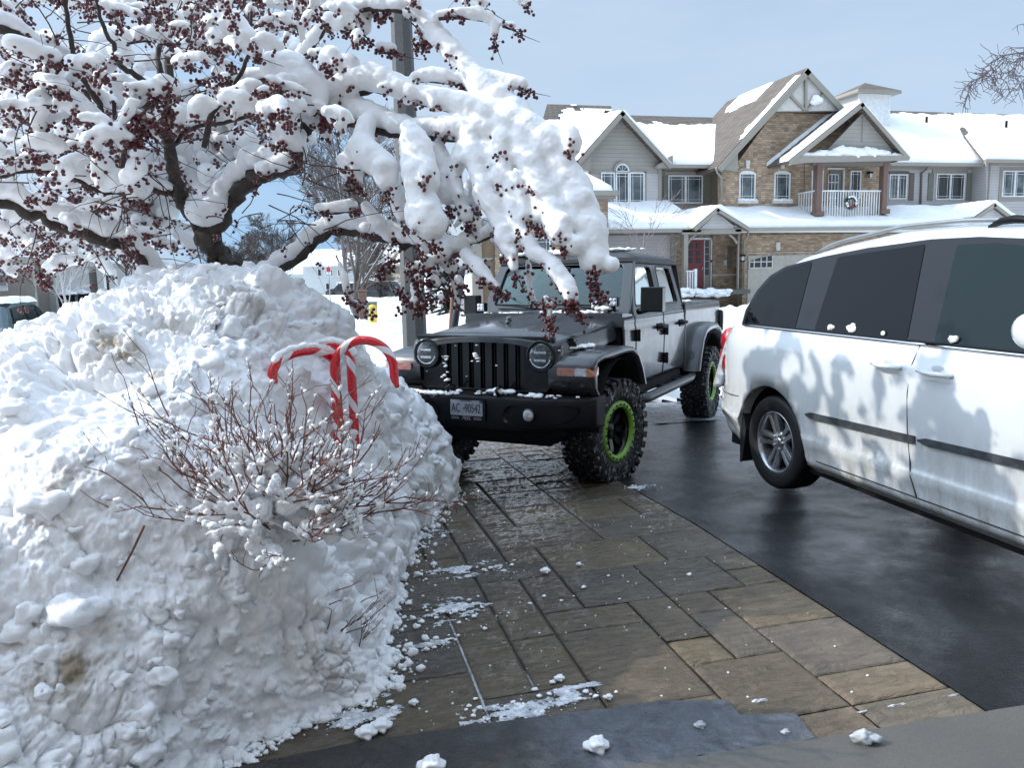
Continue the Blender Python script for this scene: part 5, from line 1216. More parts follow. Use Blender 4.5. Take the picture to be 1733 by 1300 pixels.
lp = B.rbox('wall_lantern', 1250, 431, 1257, 434, 28.0, 'black_plastic', -.25, -.02); B.rbox('lantern_glass', 1251, 434, 1256, 441, 28.0, 'lamp_clear', -.2, -.06, lp); B.rbox('lantern_base', 1250.5, 441, 1256.5, 443, 28.0, 'black_plastic', -.22, -.04, lp)
B.pipe([atY(1266, 391, 27.3), atY(1266, 398, 27.4), atY(1259, 406, 27.8), atY(1259, 500, 27.9)])
B.rbox('garage_frame', 1263, 424, 1500, 428, 28.0, 'stucco', -.06, .0); gd = B.rbox('garage_door', 1264, 428, 1500, 520, 28.0, 'garage', -.03, .02)
X0, Z0 = atY(1267, 453, 28)[0], atY(1267, 453, 28)[2]; X1, Z1 = atY(1306, 433, 28)[0], atY(1306, 433, 28)[2]; m = MB()
m.prism([(X0, 27.955, Z0)]+[(X0+(X1-X0)*t, 27.955, Z0+(Z1-Z0)*(.55+.45*math.sin(t*PI/2))) for t in np.linspace(0, 1, 8)]+[(X1, 27.955, Z0)], (0, .02, 0)); B.fin(m, 'garage_window', MAT['hglass_dark'], gd)
m = MB(); 
for t in (.0, .2, .5, .75, 1): m.box(X0+(X1-X0)*t-.02, X0+(X1-X0)*t+.02, 27.93, 27.96, Z0, Z0+(Z1-Z0)*(.55+.45*math.sin(t*PI/2)))
m.box(X0, X1, 27.932, 27.962, Z0+(Z1-Z0)*.45, Z0+(Z1-Z0)*.45+.04); m.box(X0, X1, 27.932, 27.962, Z0-.04, Z0); B.fin(m, 'muntins', MAT['stucco'], gd)
B.rbox('keystone', 1312, 410, 1319, 424, 28.0, 'stucco', -.07, 0)
# porch floor, rail
B.rbox('porch_floor', 1150, 489, 1256, 500, 27.4, 'concrete', -.6, 1.5); m = MB()
for xx in (1163.5, 1167.5, 1171.5): q = atY(xx, 489, 26.9); m.box(q[0]-.02, q[0]+.02, 26.88, 26.92, q[2], atY(xx, 458, 26.9)[2])
q0 = atY(1161, 459, 26.9); q1 = atY(1176, 459, 26.9); m.bar(q0, (q1[0], q1[1], q0[2]), .05, .05); q = atY(1176.5, 490, 26.9); m.box(q[0]-.05, q[0]+.05, 26.85, 26.95, q[2], atY(1176, 455, 26.9)[2]); B.fin(m, 'porch_rail', MAT['white_trim'])
m = MB(); rr = random.Random(2)
for k in range(60): q = atY(rr.uniform(1150, 1235), rr.uniform(490, 500), rr.uniform(26.3, 26.9)); lump_mesh(m, q, rr.uniform(.06, .16), (1.5, 1, .6), 9, 6)
B.fin(m, 'porch_snow', MAT['snow_smooth'])
# balcony
YF = 27.75
B.wall('balcony_wall', [(1362, 372), (1362, 272), (1502, 272), (1502, 372)], 28.86, 'brick', .02)
B.gable_roof((1459, 172), (1334, 272), (1540, 266), YF-.35, 2.4, .15, snL=lambda U, V, P: np.where((V < .26+.05*perlin(P*3)) | (V > .60+.05*perlin(P*3)), 1.0, 0), snR=lambda U, V, P: np.ones_like(U), snth=.13)
B.wall('balcony_gable', [(1392, 262), (1459, 192), (1517, 262)], YF-.05, 'shingle_wall', .15); B.rbox('gable_batten', 1458, 196, 1460, 240, YF-.07, 'trim', -.03, .0)
B.wall('balcony_fascia', [(1338, 272), (1362, 264), (1539, 263), (1539, 271), (1362, 275), (1338, 279)], YF-.40, 'trim', .12); B.rbox('balcony_beam', 1374, 272, 1505, 280, YF, 'trim_dark', -.1, .1)
a = atY(1362, 265, YF-.38); b = atY(1537, 264, YF-.38); b[2] = a[2]; B.slab('pent_roof', a, b, Vector((0, .36, .16)), snow=False); m = MB()
for k in range(70):
    t = rr.random(); hh = math.sin(PI*min(1, max(0, (t-.12)/.78)))**.8; q = a+(b-a)*t; lump_mesh(m, (q[0], YF-.22, q[2]+.06+.26*hh*rr.random()), .20+.08*hh, (1.6, .55, .55), 12, 8)
B.fin(m, 'pent_snow', MAT['snow_smooth'])
for (x0, x1, y1) in ((1377.5, 1389.5, 366), (1489, 1500, 362)): B.rbox('balcony_post', x0, 276, x1, y1, YF, 'post_brown', -.14, .14, bevel=.01); B.rbox('post_base', x0-1.5, y1-8, x1+1.5, y1, YF, 'post_brown', -.18, .18, bevel=.01)
m = MB(); zt_ = atY(1440, 323, YF)[2]; zb_ = atY(1440, 364, YF)[2]-.1; xa = atY(1389, 340, YF)[0]; xb = atY(1490, 340, YF)[0]
m.bar((xa, YF, zt_), (xb, YF, zt_), .06, .05)
nb = 23
for k in range(nb): x = xa+(xb-xa)*(k+.5)/nb; m.box(x-.017, x+.017, YF-.017, YF+.017, zb_, zt_)
for k in range(6): y = YF+.16+k*.17; m.box(xa-.32, xa-.29, y-.017, y+.017, zb_, zt_)
m.bar((xa-.305, YF, zt_), (xa-.305, 28.85, zt_), .06, .05); B.fin(m, 'balcony_rail', MAT['white_trim'])
B.rbox('rail_screen', 1470, 327, 1488, 362, YF+.1, 'trim', -.01, .01)
d = B.rbox('balcony_door', 1401, 287, 1423, 366, 28.84, 'trim_dark', -.05, .0); B.rbox('pane', 1402.5, 295, 1419, 362, 28.84, 'hglass', -.065, -.03, d); m = MB()
for t in (0, 1/3, 2/3, 1): q = atY(1402.5+16.5*t, 295, 28.77); m.box(q[0]-.014, q[0]+.014, 28.76, 28.775, atY(1410, 362, 28.77)[2], q[2])
for t in range(6): q = atY(1402.5, 295+13.4*t, 28.77); m.box(q[0], atY(1419, 300, 28.77)[0], 28.758, 28.772, q[2]-.014, q[2]+.014)
B.fin(m, 'muntins', MAT['white_trim'], d); B.rbox('door_casing', 1423, 286, 1429, 366, 28.84, 'stucco', -.06, 0); B.rbox('door_casing', 1400, 284, 1429, 287, 28.84, 'stucco', -.06, 0)
B.window(1439, 291, 1455, 334, 28.84, 1, glass='hglass_dark'); B.window(1374, 291, 1391, 334, 28.84, 1)
lp = B.rbox('balcony_lantern', 1467, 291, 1473, 294, 28.84, 'black_plastic', -.2, 0); B.rbox('lantern_glass', 1468, 294, 1472, 301, 28.84, 'lamp_clear', -.16, -.04, lp)
# ---------------- wreath
wc = Vector(atY(1440, 343, YF-.12)); wr = empty('wreath', wc, 0, 'round snowy Christmas wreath with red bow hung on the balcony rail', 'wreath'); m = MB()
for k in range(260):
    a = rr.uniform(0, 2*PI); q = Vector((math.cos(a)*.22, 0, math.sin(a)*.22)); d = Vector((rr.gauss(0, 1), rr.gauss(0, .6), rr.gauss(0, 1))).normalized()*.11; m.tube([q, q+d], [.012, .003], 4, smooth=False)
m.obj('greenery', simple('wreath_green', (.025, .045, .025), .7), wr); m = MB()
for k in range(26): a = rr.uniform(0, 2*PI); lump_mesh(m, (math.cos(a)*.23, -.05, math.sin(a)*.23+.02), rr.uniform(.03, .06), (1, .6, .8), 8, 6)
m.obj('snow', MAT['snow_smooth'], wr); m = MB(); m.sphere((.02, -.08, -.20), .05, 8, 6); m.sphere((.10, -.08, -.17), .05, 8, 6, sc=(1.4, .5, .8)); m.sphere((-.06, -.08, -.17), .05, 8, 6, sc=(1.4, .5, .8)); m.obj('bow', MAT['red_door'], wr)
# ---------------- unit C : lap siding, cupola
C_ = House(tuple(atY(1590, 500, Y0+2)), 'lilac-grey sided townhouse with green shutters and a roof cupola, right of the balcony')
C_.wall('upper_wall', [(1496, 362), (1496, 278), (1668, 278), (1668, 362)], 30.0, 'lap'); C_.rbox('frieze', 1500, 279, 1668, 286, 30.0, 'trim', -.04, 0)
a = atY(1478, 276, 29.4); b = atY(1668, 276, 29.4); b[2] = a[2]; r = atY(1510, 187, 35.5); dz = r[2]-a[2]
C_.slab('main_roof', a, b+np.array([3.2, 0, 0]), Vector((0, 6.1, dz)), snow=True, n=(110, 50), keep=lambda U, V, P: np.clip((.93+.05*fbm(P*2.2, 3)-V)*14, 0, 1)); m = MB(); m.bar(a+np.array([-.3, -.06, -.03]), b+np.array([0, -.06, -.03]), .12, .14); C_.fin(m, 'gutter', MAT['trim'])
C_.window(1505, 297, 1533, 335, 30.0, 2); C_.rbox('lintel', 1500, 290, 1538, 294, 30.0, 'shutter_brown', -.05, 0); C_.rbox('shutter', 1537, 293, 1547, 339, 30.0, 'shutter_brown', -.04, 0)
C_.window(1584, 296, 1631, 336, 30.0, 2, glass='hglass_dark'); C_.rbox('lintel', 1577, 287, 1637, 292, 30.0, 'trim', -.05, 0); C_.rbox('shutter', 1569, 293, 1580, 339, 30.0, 'shutter_green', -.04, 0); C_.rbox('shutter', 1634, 293, 1645, 339, 30.0, 'shutter_green', -.04, 0)
C_.pipe([atY(1571, 278, 29.5), atY(1569, 285, 29.7), atY(1560, 293, 29.95), atY(1558, 345, 29.95)], 'trim_dark')
def vent(H, x, y, Y):
    m = MB(); q = atY(x, y, Y); m.tube([q-np.array([0, 0, .3]), q+np.array([0, 0, .22])], .06, 10); H.fin(m, 'roof_vent', MAT['black_plastic'])
vent(C_, 1568, 205, 33.6)
# cupola
cY = 33.0; q0 = atY(1453, 196, cY); q1 = atY(1507, 160, cY); x0, x1, z0, z1 = q0[0], q1[0], q0[2]-.5, q1[2]; m = MB(); m.box(x0, x1, cY, cY+1.5, z0, z1); cu = C_.fin(m, 'cupola', MAT['lap_white'])
m = MB(); m.box(x0-.005, x0+.12, cY-.03, cY+.1, z0, z1); m.box(x1-.12, x1+.005, cY-.03, cY+.1, z0, z1); m.box(x0, x1, cY-.02, cY, z1-.12, z1); m.box(x0+.1, x1-.1, cY-.015, cY, z0, z1-.12); C_.fin(m, 'cupola_trim', MAT['white_trim'], cu)
m = MB(); e = .32; tp_ = np.array([(x0+x1)/2, cY+.75, atY(1468, 140, cY+.75)[2]]); bs = [(x0-e, cY-e, z1+.14), (x1+e, cY-e, z1+.14), (x1+e, cY+1.5+e, z1+.14), (x0-e, cY+1.5+e, z1+.14)]; m.add(bs+[tp_], [(0, 1, 4), (1, 2, 4), (2, 3, 4), (3, 0, 4), (0, 3, 2, 1)]); C_.fin(m, 'cupola_roof', MAT['shingles'], cu); m = MB(); m.box(x0-e-.02, x1+e+.02, cY-e-.02, cY+1.5+e+.02, z1+.0, z1+.135); C_.fin(m, 'cupola_fascia', MAT['trim'], cu)
# ---------------- unit D : far right
D_ = House(tuple(atY(1720, 500, Y0+1)), 'grey sided townhouse cut by the right edge of the photo, its front standing proud')
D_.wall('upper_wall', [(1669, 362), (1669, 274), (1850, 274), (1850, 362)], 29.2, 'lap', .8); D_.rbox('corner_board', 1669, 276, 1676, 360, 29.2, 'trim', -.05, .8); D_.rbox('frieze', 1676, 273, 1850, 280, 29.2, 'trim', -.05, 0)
D_.rbox('window_casing', 1689, 284, 1800, 340, 29.2, 'trim', -.03, 0); D_.window(1696, 291, 1737, 331, 29.17, 2); D_.window(1744, 291, 1790, 331, 29.17, 2)
a = atY(1665, 271, 28.6); b = atY(1900, 271, 28.6); b[2] = a[2]; D_.slab('main_roof', a, b, Vector(atY(1602, 190, 35.5))-Vector(a), snow=True, n=(120, 50), keep=lambda U, V, P: np.clip((.95-.20*U*0+.05*fbm(P*2.2, 3)-V)*14, 0, 1)*np.where((U*(b[0]-a[0]) < .45) & (V > .45), 0, 1)); m = MB(); m.bar(a+np.array([0, -.06, -.03]), b+np.array([0, -.06, -.03]), .12, .14); D_.fin(m, 'gutter', MAT['trim'])
vent(D_, 1703, 212, 32.6)
D_.gable_roof((1683, 343), (1648, 367), (1720, 371), 26.9, 2.6, .13, snL=lambda U, V, P: np.ones_like(U), snR=lambda U, V, P: np.ones_like(U), snth=.2); D_.wall('porch_gable', [(1655, 371), (1683, 352), (1712, 373)], 27.1, 'lap_white', .2)
# ================================================================ CRABAPPLE TREE LOADED WITH SNOW
def m_bark(name, c1, c2, sc=30):
    n = NT(name); v = n.co(scale=(1, 1, .35)); f = n.noise(v, sc, 6, .7)
    n.set(Base_Color=n.mix(n.fr(f, .3, .7), c1, c2), Roughness=.75, Normal=n.bump(f, .8, .01)); return n.m
MAT['bark'] = m_bark('bark', (.018, .013, .011), (.060, .043, .033)); MAT['twig'] = m_bark('twig', (.035, .018, .014), (.075, .040, .030), 60)
MAT['berry'] = simple('berry', (.085, .007, .011), .33, var=.55, vs=35, coat=.2); MAT['redtwig'] = m_bark('redtwig', (.115, .034, .023), (.20, .078, .053), 50)
FD = 1.22; FK = FPX/FD     # the tree stands about 5 m off; half widths in photo pixels turn into metres at that distance
class SnowTree:
    def __init__(s): s.wood = MB(); s.snow = []; s.ber = []; s.bf = .44; s.rr = random.Random(77)
    def pt(s, x, y, D): return Vector(atD(x, y, D*FD))
    def path(s, px, D0, D1, sub=5):
        P = []; n = len(px)
        pts = [s.pt(p[0], p[1], D0+(D1-D0)*i/(n-1)) for i, p in enumerate(px)]; rs = [p[2] if len(p) > 2 else 0 for p in px]
        out = []; ro = []
        for i in range(n-1):
            p0, p1, p2, p3 = pts[max(i-1, 0)], pts[i], pts[i+1], pts[min(i+2, n-1)]
            for k in range(sub):
                t = k/sub; out.append(.5*((2*p1)+(p2-p0)*t+(2*p0-5*p1+4*p2-p3)*t*t+(3*p1-p0-3*p2+p3)*t**3)); ro.append(rs[i]*(1-t)+rs[i+1]*t)
        out.append(pts[-1]); ro.append(rs[-1]); return out, ro
    def limb(s, px, D0, D1, w0, w1, snow=0, over=.75):
        """px: photo path of the wood; w: half width in photo pixels; snow: half thickness"""
        P, _ = s.path(px, D0, D1); n = len(P); Dm = (D0+D1)/2/FK
        for i in range(1, n-1): P[i] += Vector((s.rr.gauss(0, 1), s.rr.gauss(0, 1), s.rr.gauss(0, 1)))*w0*Dm*.25
        R = [(w0+(w1-w0)*i/(n-1))*Dm*s.rr.uniform(.9, 1.12) for i in range(n)]; s.wood.tube(P, R, 9, 0)
        if snow: s.loaf(P, [snow*Dm]*n, [R[i]+snow*Dm*over-.004 for i in range(n)], berry=.10)
        return P
    def loaf(s, P, rs, up=None, berry=.5, low=True, side=0):
        """cushion of snow along a path of centres; berries hang from its lower edge"""
        n = len(P); L_ = 0
        for i in range(n-1):
            a, b = P[i], P[i+1]; ra, rb = rs[i], rs[i+1]; l = (b-a).length; k = max(1, int(l/(max(.008, (ra+rb)/2)*.38)))
            for j in range(k):
                t = j/k; r = ra+(rb-ra)*t; p = a.lerp(b, t)+Vector((0, 0, (up[i] if up else 0)))
                q = r*(1+.06*math.sin(p.x*37+p.z*29+p.y*23))*s.rr.uniform(.94, 1.05); p2 = p+Vector((s.rr.gauss(0, .06), s.rr.gauss(0, .06), s.rr.gauss(0, .04)))*r; s.snow.append((p2, q))
                if s.rr.random() < .30: s.snow.append((p2+Vector((s.rr.gauss(0, .45), s.rr.gauss(0, .45), -.25))*r, r*s.rr.uniform(.55, .75)))
                if s.rr.random() < berry*s.bf: s.cluster(p+Vector((s.rr.uniform(-.8, .45), s.rr.uniform(-.9, -.2), -s.rr.uniform(.70, 1.0)))*r, s.rr.randint(3, 7))
    def cluster(s, p, n, r=.0092):
        L_ = []; o = p+Vector((0, 0, .012))
        for _ in range(n):
            q = p+Vector((s.rr.gauss(0, 1), s.rr.gauss(0, 1), s.rr.gauss(0, .8)-.3))*.018; L_.append((q, r*s.rr.uniform(.8, 1.2)))
        s.ber.append((p, L_, o))
    def bough(s, px, D0, D1, berry=.45, w=4, tip=True):
        """px: (x, y, half thickness px) of the snow mass itself; a thin dark branch runs below it"""
        P, R = s.path(px, D0, D1, 4); Dm = (D0+D1)/2/FK; R = [r*Dm for r in R]; s.loaf(P, R, None, berry)
        W = [p-Vector((0, 0, R[i]*.80)) for i, p in enumerate(P)]; s.wood.tube(W, [w*Dm*(1-.6*i/len(W)) for i in range(len(W))], 6, 0)
        # side lobes hanging over
        for i in range(1, len(P)-1):
            if R[i] > .035 and s.rr.random() < .12:
                d = Vector((s.rr.uniform(-.9, .5), s.rr.uniform(-1, .2), 0)); q = P[i]+d*R[i]*.6; e = q+d*R[i]*.35-Vector((0, 0, R[i]*s.rr.uniform(.5, 1.1)))
                s.loaf([q, (q+e)/2, e], [R[i]*.55, R[i]*.48, R[i]*.30], None, .6)
        if tip:
            e = W[-1]; d = (W[-1]-W[-3]).normalized()
            for k in range(3): s.cluster(e+d*.02*k+Vector((0, 0, -.01)), 5)
            s.wood.tube([e, e+d*.06+Vector((.01, 0, -.01)), e+d*.12+Vector((.03, 0, -.015))], [.003, .002, .001], 4, 1)
    def twig(s, p, d, L_, r, snow, berry=.5, sub=2, droop=.5):
        n = 7; P = [p]; dd = d.normalized(); v = p
        for i in range(n):
            dd = (dd+Vector((s.rr.gauss(0, .18), s.rr.gauss(0, .18), s.rr.gauss(0, .12)-droop*.12))).normalized(); v = v+dd*L_/n; P.append(v)
        s.wood.tube(P, [r*(1-.75*i/n) for i in range(n+1)], 5, 1)
        if snow:
            prof = [snow*(.35+.9*math.sin(PI*(.12+.80*i/n))**.8)*s.rr.uniform(.7, 1.25) for i in range(n+1)]
            i0 = s.rr.randint(0, 2); s.loaf(P[i0:], prof[i0:], [q*.62 for q in prof[i0:]], berry)
        for _ in range(sub):
            i = s.rr.randint(1, n-1); a = Vector((s.rr.gauss(0, 1), s.rr.gauss(0, 1), s.rr.gauss(-.1, .6))).normalized(); s.twig(P[i], (dd+a*1.1), L_*s.rr.uniform(.35, .7), r*.5, snow*.55 if s.rr.random() < .7 else 0, berry, 0, droop)
        if s.rr.random() < .38: s.cluster(P[-1]-Vector((0, 0, .01)), s.rr.randint(2, 6))
def build_crabapple():
    S = SnowTree(); rr = S.rr
    base = Vector(atD(372, 560, 4.05*FD))
    # trunk and main limbs (wood)
    S.limb([(376, 600), (374, 500), (370, 450), (362, 415), (352, 392)], 4.05, 4.0, 21, 17)
    S.limb([(354, 400), (330, 372), (308, 340), (295, 300), (285, 250), (280, 200), (278, 160)], 4.0, 3.75, 14, 8)
    S.limb([(278, 165), (288, 110), (283, 50), (290, -20)], 3.9, 3.9, 8, 5)
    S.limb([(280, 160), (268, 110), (272, 60), (270, -10)], 3.9, 4.0, 6, 3)
    S.limb([(356, 398), (378, 362), (396, 330), (430, 305), (465, 292), (495, 280), (506, 258)], 4.0, 3.55, 15, 10, 20, .9)
    S.limb([(505, 262), (515, 230), (545, 208), (611, 212), (677, 230), (765, 232), (820, 245)], 3.6, 3.35, 8, 5)
    S.limb([(505, 250), (520, 205), (560, 168), (600, 158), (654, 155), (720, 165), (790, 185)], 3.6, 3.4, 8, 4)
    S.limb([(436, 500), (450, 478), (470, 462), (510, 432), (545, 402), (580, 392), (620, 398), (660, 408), (700, 416), (740, 424), (790, 436)], 3.9, 3.4, 9, 5, 15, .8)
    S.limb([(770, 432), (795, 412), (820, 405), (845, 398)], 3.4, 3.3, 4, 2, 14, .8)
    S.limb([(372, 560), (320, 520), (272, 478), (245, 445), (212, 418), (160, 402), (110, 388), (60, 365), (0, 345), (-60, 320)], 4.05, 3.2, 12, 7, 16, .9)
    S.limb([(-40, 45), (20, 55), (70, 92), (120, 113), (160, 160), (178, 205), (190, 260)], 3.0, 3.7, 7, 5, 13, .8)
    S.limb([(280, 178), (235, 176), (190, 178), (160, 172), (135, 140)], 3.9, 3.5, 6, 4, 11, .8)
    S.limb([(270, 165), (235, 130), (205, 112), (195, 85), (170, 30), (158, -15)], 3.9, 3.5, 6, 2.5)
    S.limb([(125, 98), (118, 50), (108, -10)], 3.3, 3.2, 4.5, 3)
    S.limb([(200, 300), (210, 260), (198, 205), (190, 170)], 3.6, 3.5, 5, 3)
    S.limb([(345, 250), (360, 190), (385, 170), (400, 140), (420, 95), (425, 20)], 3.7, 3.5, 5, 3)
    S.limb([(380, 200), (395, 150), (470, 130), (520, 90), (560, 40), (610, 15), (680, 20)], 3.7, 3.4, 5, 3, 12, .8)
    S.limb([(295, 330), (240, 320), (190, 330), (120, 300), (60, 290), (-20, 300)], 3.9, 3.3, 5, 3, 11, .8)
    S.limb([(286, 250), (330, 215), (390, 205), (450, 190), (500, 180)], 3.9, 3.5, 4, 3, 11, .8)
    # named snow masses of the big right-hand boughs
    B_ = [([(450, 96, 16), (475, 112, 32), (500, 132, 40), (520, 150, 34), (535, 172, 22)], 3.45, 3.4), ([(470, 205, 12), (484, 226, 22), (496, 244, 18)], 3.4, 3.4),
          ([(545, 165, 18), (580, 145, 24), (620, 130, 27), (655, 138, 24), (700, 156, 20), (745, 166, 22), (790, 178, 24), (838, 196, 29), (880, 216, 35), (918, 246, 36), (948, 288, 35), (972, 330, 33), (990, 376, 33), (1002, 416, 29), (1006, 450, 22)], 3.5, 3.15),
          ([(545, 190, 20), (585, 180, 24), (620, 190, 22), (660, 206, 19), (700, 214, 18), (745, 214, 20), (785, 214, 22), (830, 220, 24)], 3.55, 3.3),
          ([(690, 215, 16), (702, 240, 24), (708, 268, 32), (712, 300, 33), (714, 335, 26), (722, 364, 33), (732, 388, 26)], 3.3, 3.2),
          ([(622, 205, 16), (614, 240, 22), (622, 262, 26), (648, 282, 27), (655, 305, 20)], 3.4, 3.3), ([(600, 250, 12), (595, 275, 16), (605, 300, 14)], 3.4, 3.4),
          ([(690, 18, 12), (722, 32, 17), (742, 62, 18), (764, 84, 22), (786, 108, 20), (806, 138, 23), (842, 168, 26), (884, 200, 28)], 3.5, 3.35),
          ([(702, 128, 9), (740, 126, 15), (775, 134, 12)], 3.4, 3.4), ([(795, 128, 11), (830, 128, 13), (862, 136, 13), (886, 142, 11)], 3.4, 3.35), ([(856, 150, 7), (862, 166, 9), (864, 180, 7)], 3.4, 3.4),
          ([(792, 226, 16), (802, 262, 17), (812, 300, 19), (826, 334, 21), (846, 366, 20), (856, 400, 18), (864, 432, 12), (872, 458, 6)], 3.3, 3.15),
          ([(850, 230, 20), (852, 280, 16), (862, 320, 14), (872, 352, 14), (882, 390, 14), (902, 424, 15), (930, 442, 15), (946, 464, 17), (962, 488, 17), (967, 504, 12)], 3.25, 3.05),
          ([(880, 240, 26), (902, 290, 24), (924, 340, 23), (942, 376, 24), (950, 402, 16)], 3.25, 3.1), ([(790, 240, 20), (770, 290, 14), (775, 330, 12), (790, 370, 10)], 3.35, 3.3),
          ([(820, 250, 18), (846, 300, 18), (866, 330, 12)], 3.3, 3.2), ([(740, 250, 16), (752, 300, 20), (758, 340, 16)], 3.4, 3.35), ([(680, 300, 12), (672, 340, 14), (680, 370, 10)], 3.45, 3.4),
          ([(922, 500, 4), (930, 516, 8), (929, 542, 4)], 3.05, 3.05), ([(788, 430, 12), (806, 448, 13), (826, 470, 10), (845, 488, 4)], 3.3, 3.2), ([(966, 222, 14), (968, 240, 19), (966, 256, 12)], 3.2, 3.2),
          ([(575, 40, 14), (600, 30, 22), (618, 48, 16)], 3.5, 3.5), ([(645, 78, 11), (668, 82, 10)], 3.5, 3.5), ([(550, 112, 17), (575, 108, 20), (600, 108, 14)], 3.55, 3.5), ([(742, 24, 8), (775, 21, 10), (805, 22, 12), (832, 32, 11), (838, 60, 7)], 3.4, 3.4), ([(852, 38, 6), (870, 44, 8)], 3.4, 3.4), ([(810, -5, 12), (822, 6, 8)], 3.4, 3.4),
          ([(352, 30, 14), (370, 40, 26), (392, 52, 30), (412, 66, 24), (432, 82, 14)], 3.3, 3.3), ([(330, 350, 22), (345, 358, 28), (362, 350, 24), (375, 338, 18)], 3.95, 3.85), ([(318, 20, 12), (345, 16, 14), (372, 26, 12)], 3.4, 3.4),
          ([(280, 190, 18), (295, 196, 22), (308, 200, 18)], 3.5, 3.5), ([(215, 60, 14), (250, 55, 16), (285, 62, 14)], 3.5, 3.5), ([(20, 72, 16), (60, 84, 18), (95, 96, 14)], 3.0, 3.1), ([(125, 105, 16), (145, 112, 18), (165, 118, 14)], 3.2, 3.2), ([(105, 170, 16), (130, 180, 20), (150, 192, 16)], 3.2, 3.2), ([(72, 135, 16), (92, 138, 16), (108, 148, 12)], 3.2, 3.1),
          ([(175, 310, 14), (205, 305, 22), (230, 320, 20), (240, 335, 12)], 3.4, 3.4), ([(690, 452, 8), (715, 446, 10), (760, 425, 14)], 3.4, 3.35), ([(540, 352, 9), (570, 350, 13), (600, 345, 12)], 3.5, 3.5), ([(580, 268, 12), (590, 300, 12)], 3.4, 3.4), ([(445, 285, 16), (470, 275, 18), (490, 268, 14)], 3.6, 3.55), ([(760, 330, 10), (790, 345, 12)], 3.4, 3.4),
          ([(870, 300, 12), (882, 340, 12), (890, 370, 8)], 3.2, 3.15), ([(900, 330, 10), (910, 372, 12)], 3.2, 3.15), ([(735, 460, 5), (752, 480, 8)], 3.4, 3.4)]
    for b, d0, d1 in B_: S.bough(b, d0, d1, berry=.62, w=3.5)
    # hanging strings of berries
    for px, D in (([(720, 395), (716, 430), (708, 460), (712, 500)], 3.3), ([(1008, 455), (1004, 480), (1012, 500)], 3.1), ([(965, 505), (975, 525), (986, 548)], 3.05), ([(845, 490), (856, 502)], 3.2), ([(250, 470), (262, 480)], 3.7), ([(63, 440), (70, 470), (72, 486)], 3.2), ([(1018, 500), (1010, 506)], 3.1), ([(925, 520), (930, 548)], 3.05), ([(700, 470), (722, 510), (708, 520)], 3.3), ([(262, 462), (255, 475)], 3.7), ([(690, 440), (700, 480)], 3.35)):
        P, _ = S.path(px, D, D, 5)
        S.wood.tube(P, .0028, 4, 1)
        for p in P:
            for _ in range(1): S.cluster(p+Vector((rr.gauss(0, .008), rr.gauss(0, .01), rr.gauss(0, .008))), 4)
            if rr.random() < .4: S.snow.append((p+Vector((.004, 0, .012)), rr.uniform(.008, .014)))
    for (x, y, r, D) in ((715, 415, 10, 3.3), (735, 470, 8, 3.35), (720, 440, 12, 3.35), (745, 500, 7, 3.3), (700, 505, 7, 3.3), (760, 445, 12, 3.4), (775, 470, 8, 3.35)): S.loaf([S.pt(x, y, D), S.pt(x+8, y+14, D)], [r*D/FK, r*.7*D/FK], None, .8)
    # fill the left half with snow-laden twigs, thinning to the lower edge
    n = 0; gaps = [(470, 300, 48), (455, 350, 45), (500, 400, 42), (560, 300, 22), (440, 400, 30), (575, 210+40, 10), (430, 100, 20), (60, 315, 26), (20, 320, 22), (355, 128, 20), (240, 25, 22), (100, 40, 26), (35, 18, 26), (150, 60, 22), (315, 240, 12), (470, 20, 16), (228, 95, 16), (530, 70, 16), (310, 100, 14), (330, 150, 14), (255, 110, 12)]
    while n < 580:
        x = rr.uniform(-50, 560); y = rr.uniform(-40, 445)
        if x > 430 and y > 200 and not (x < 470 and y < 270): continue
        if y > 400 and (x > 235 or rr.random() < .55): continue
        if any((x-a)**2+(y-b)**2 < (r+12)**2 for a, b, r in gaps): continue
        if y < 60 and rr.random() < .30: continue
        D = rr.uniform(2.9, 4.0) if rr.random() < .35 else rr.uniform(4.05, 4.9); k = rr.random()
        if 250 < x < 540 and y > 200: D = rr.uniform(4.2, 4.9)
        if x > 300 and y > 330: continue
        if x < 300 and 395 < y: D = max(D, 4.1)
        sn = (rr.uniform(5, 10) if k < .7 else rr.uniform(10, 16))*D/FK
        ang = rr.uniform(0, 2*PI); S.twig(S.pt(x, y, D), Vector((math.cos(ang), math.sin(ang)*.7, rr.uniform(-.35, .35))), rr.uniform(.12, .28), .0045, sn, .46, 1 if rr.random() < .6 else 2, .6); n += 1
    for _ in range(170):   # bare fine twigs
        x = rr.uniform(0, 640); y = rr.uniform(0, 430); D = rr.uniform(3, 4.3)
        if x > 430 and y < 260: continue
        S.twig(S.pt(x, y, D), Vector((rr.gauss(0, 1), rr.gauss(0, .6), rr.gauss(0, .6))), rr.uniform(.24, .6), .004, 0, 0, 1, .3)
    for _ in range(24):    # twigs round the right-hand boughs
        x = rr.uniform(560, 900); y = rr.uniform(260, 440); D = rr.uniform(3.2, 3.9)
        if y > 300 and x < 640 and rr.random() < .6: continue
        S.twig(S.pt(x, y, D), Vector((rr.gauss(0, .7), rr.gauss(0, .6), -rr.random())), rr.uniform(.14, .34), .0045, rr.uniform(5, 10)*D/FK, .25, 1, .9)
    for _ in range(26):
        x = rr.uniform(480, 880); y = rr.uniform(-10, 120)
        if x > 560+ (120-y)*2.4: continue
        S.twig(S.pt(x, y, 3.5), Vector((rr.gauss(.6, .7), rr.gauss(0, .6), rr.gauss(-.1, .4))), rr.uniform(.14, .34), .0045, rr.uniform(5, 10)*3.5/FK, .7, 1, .7)
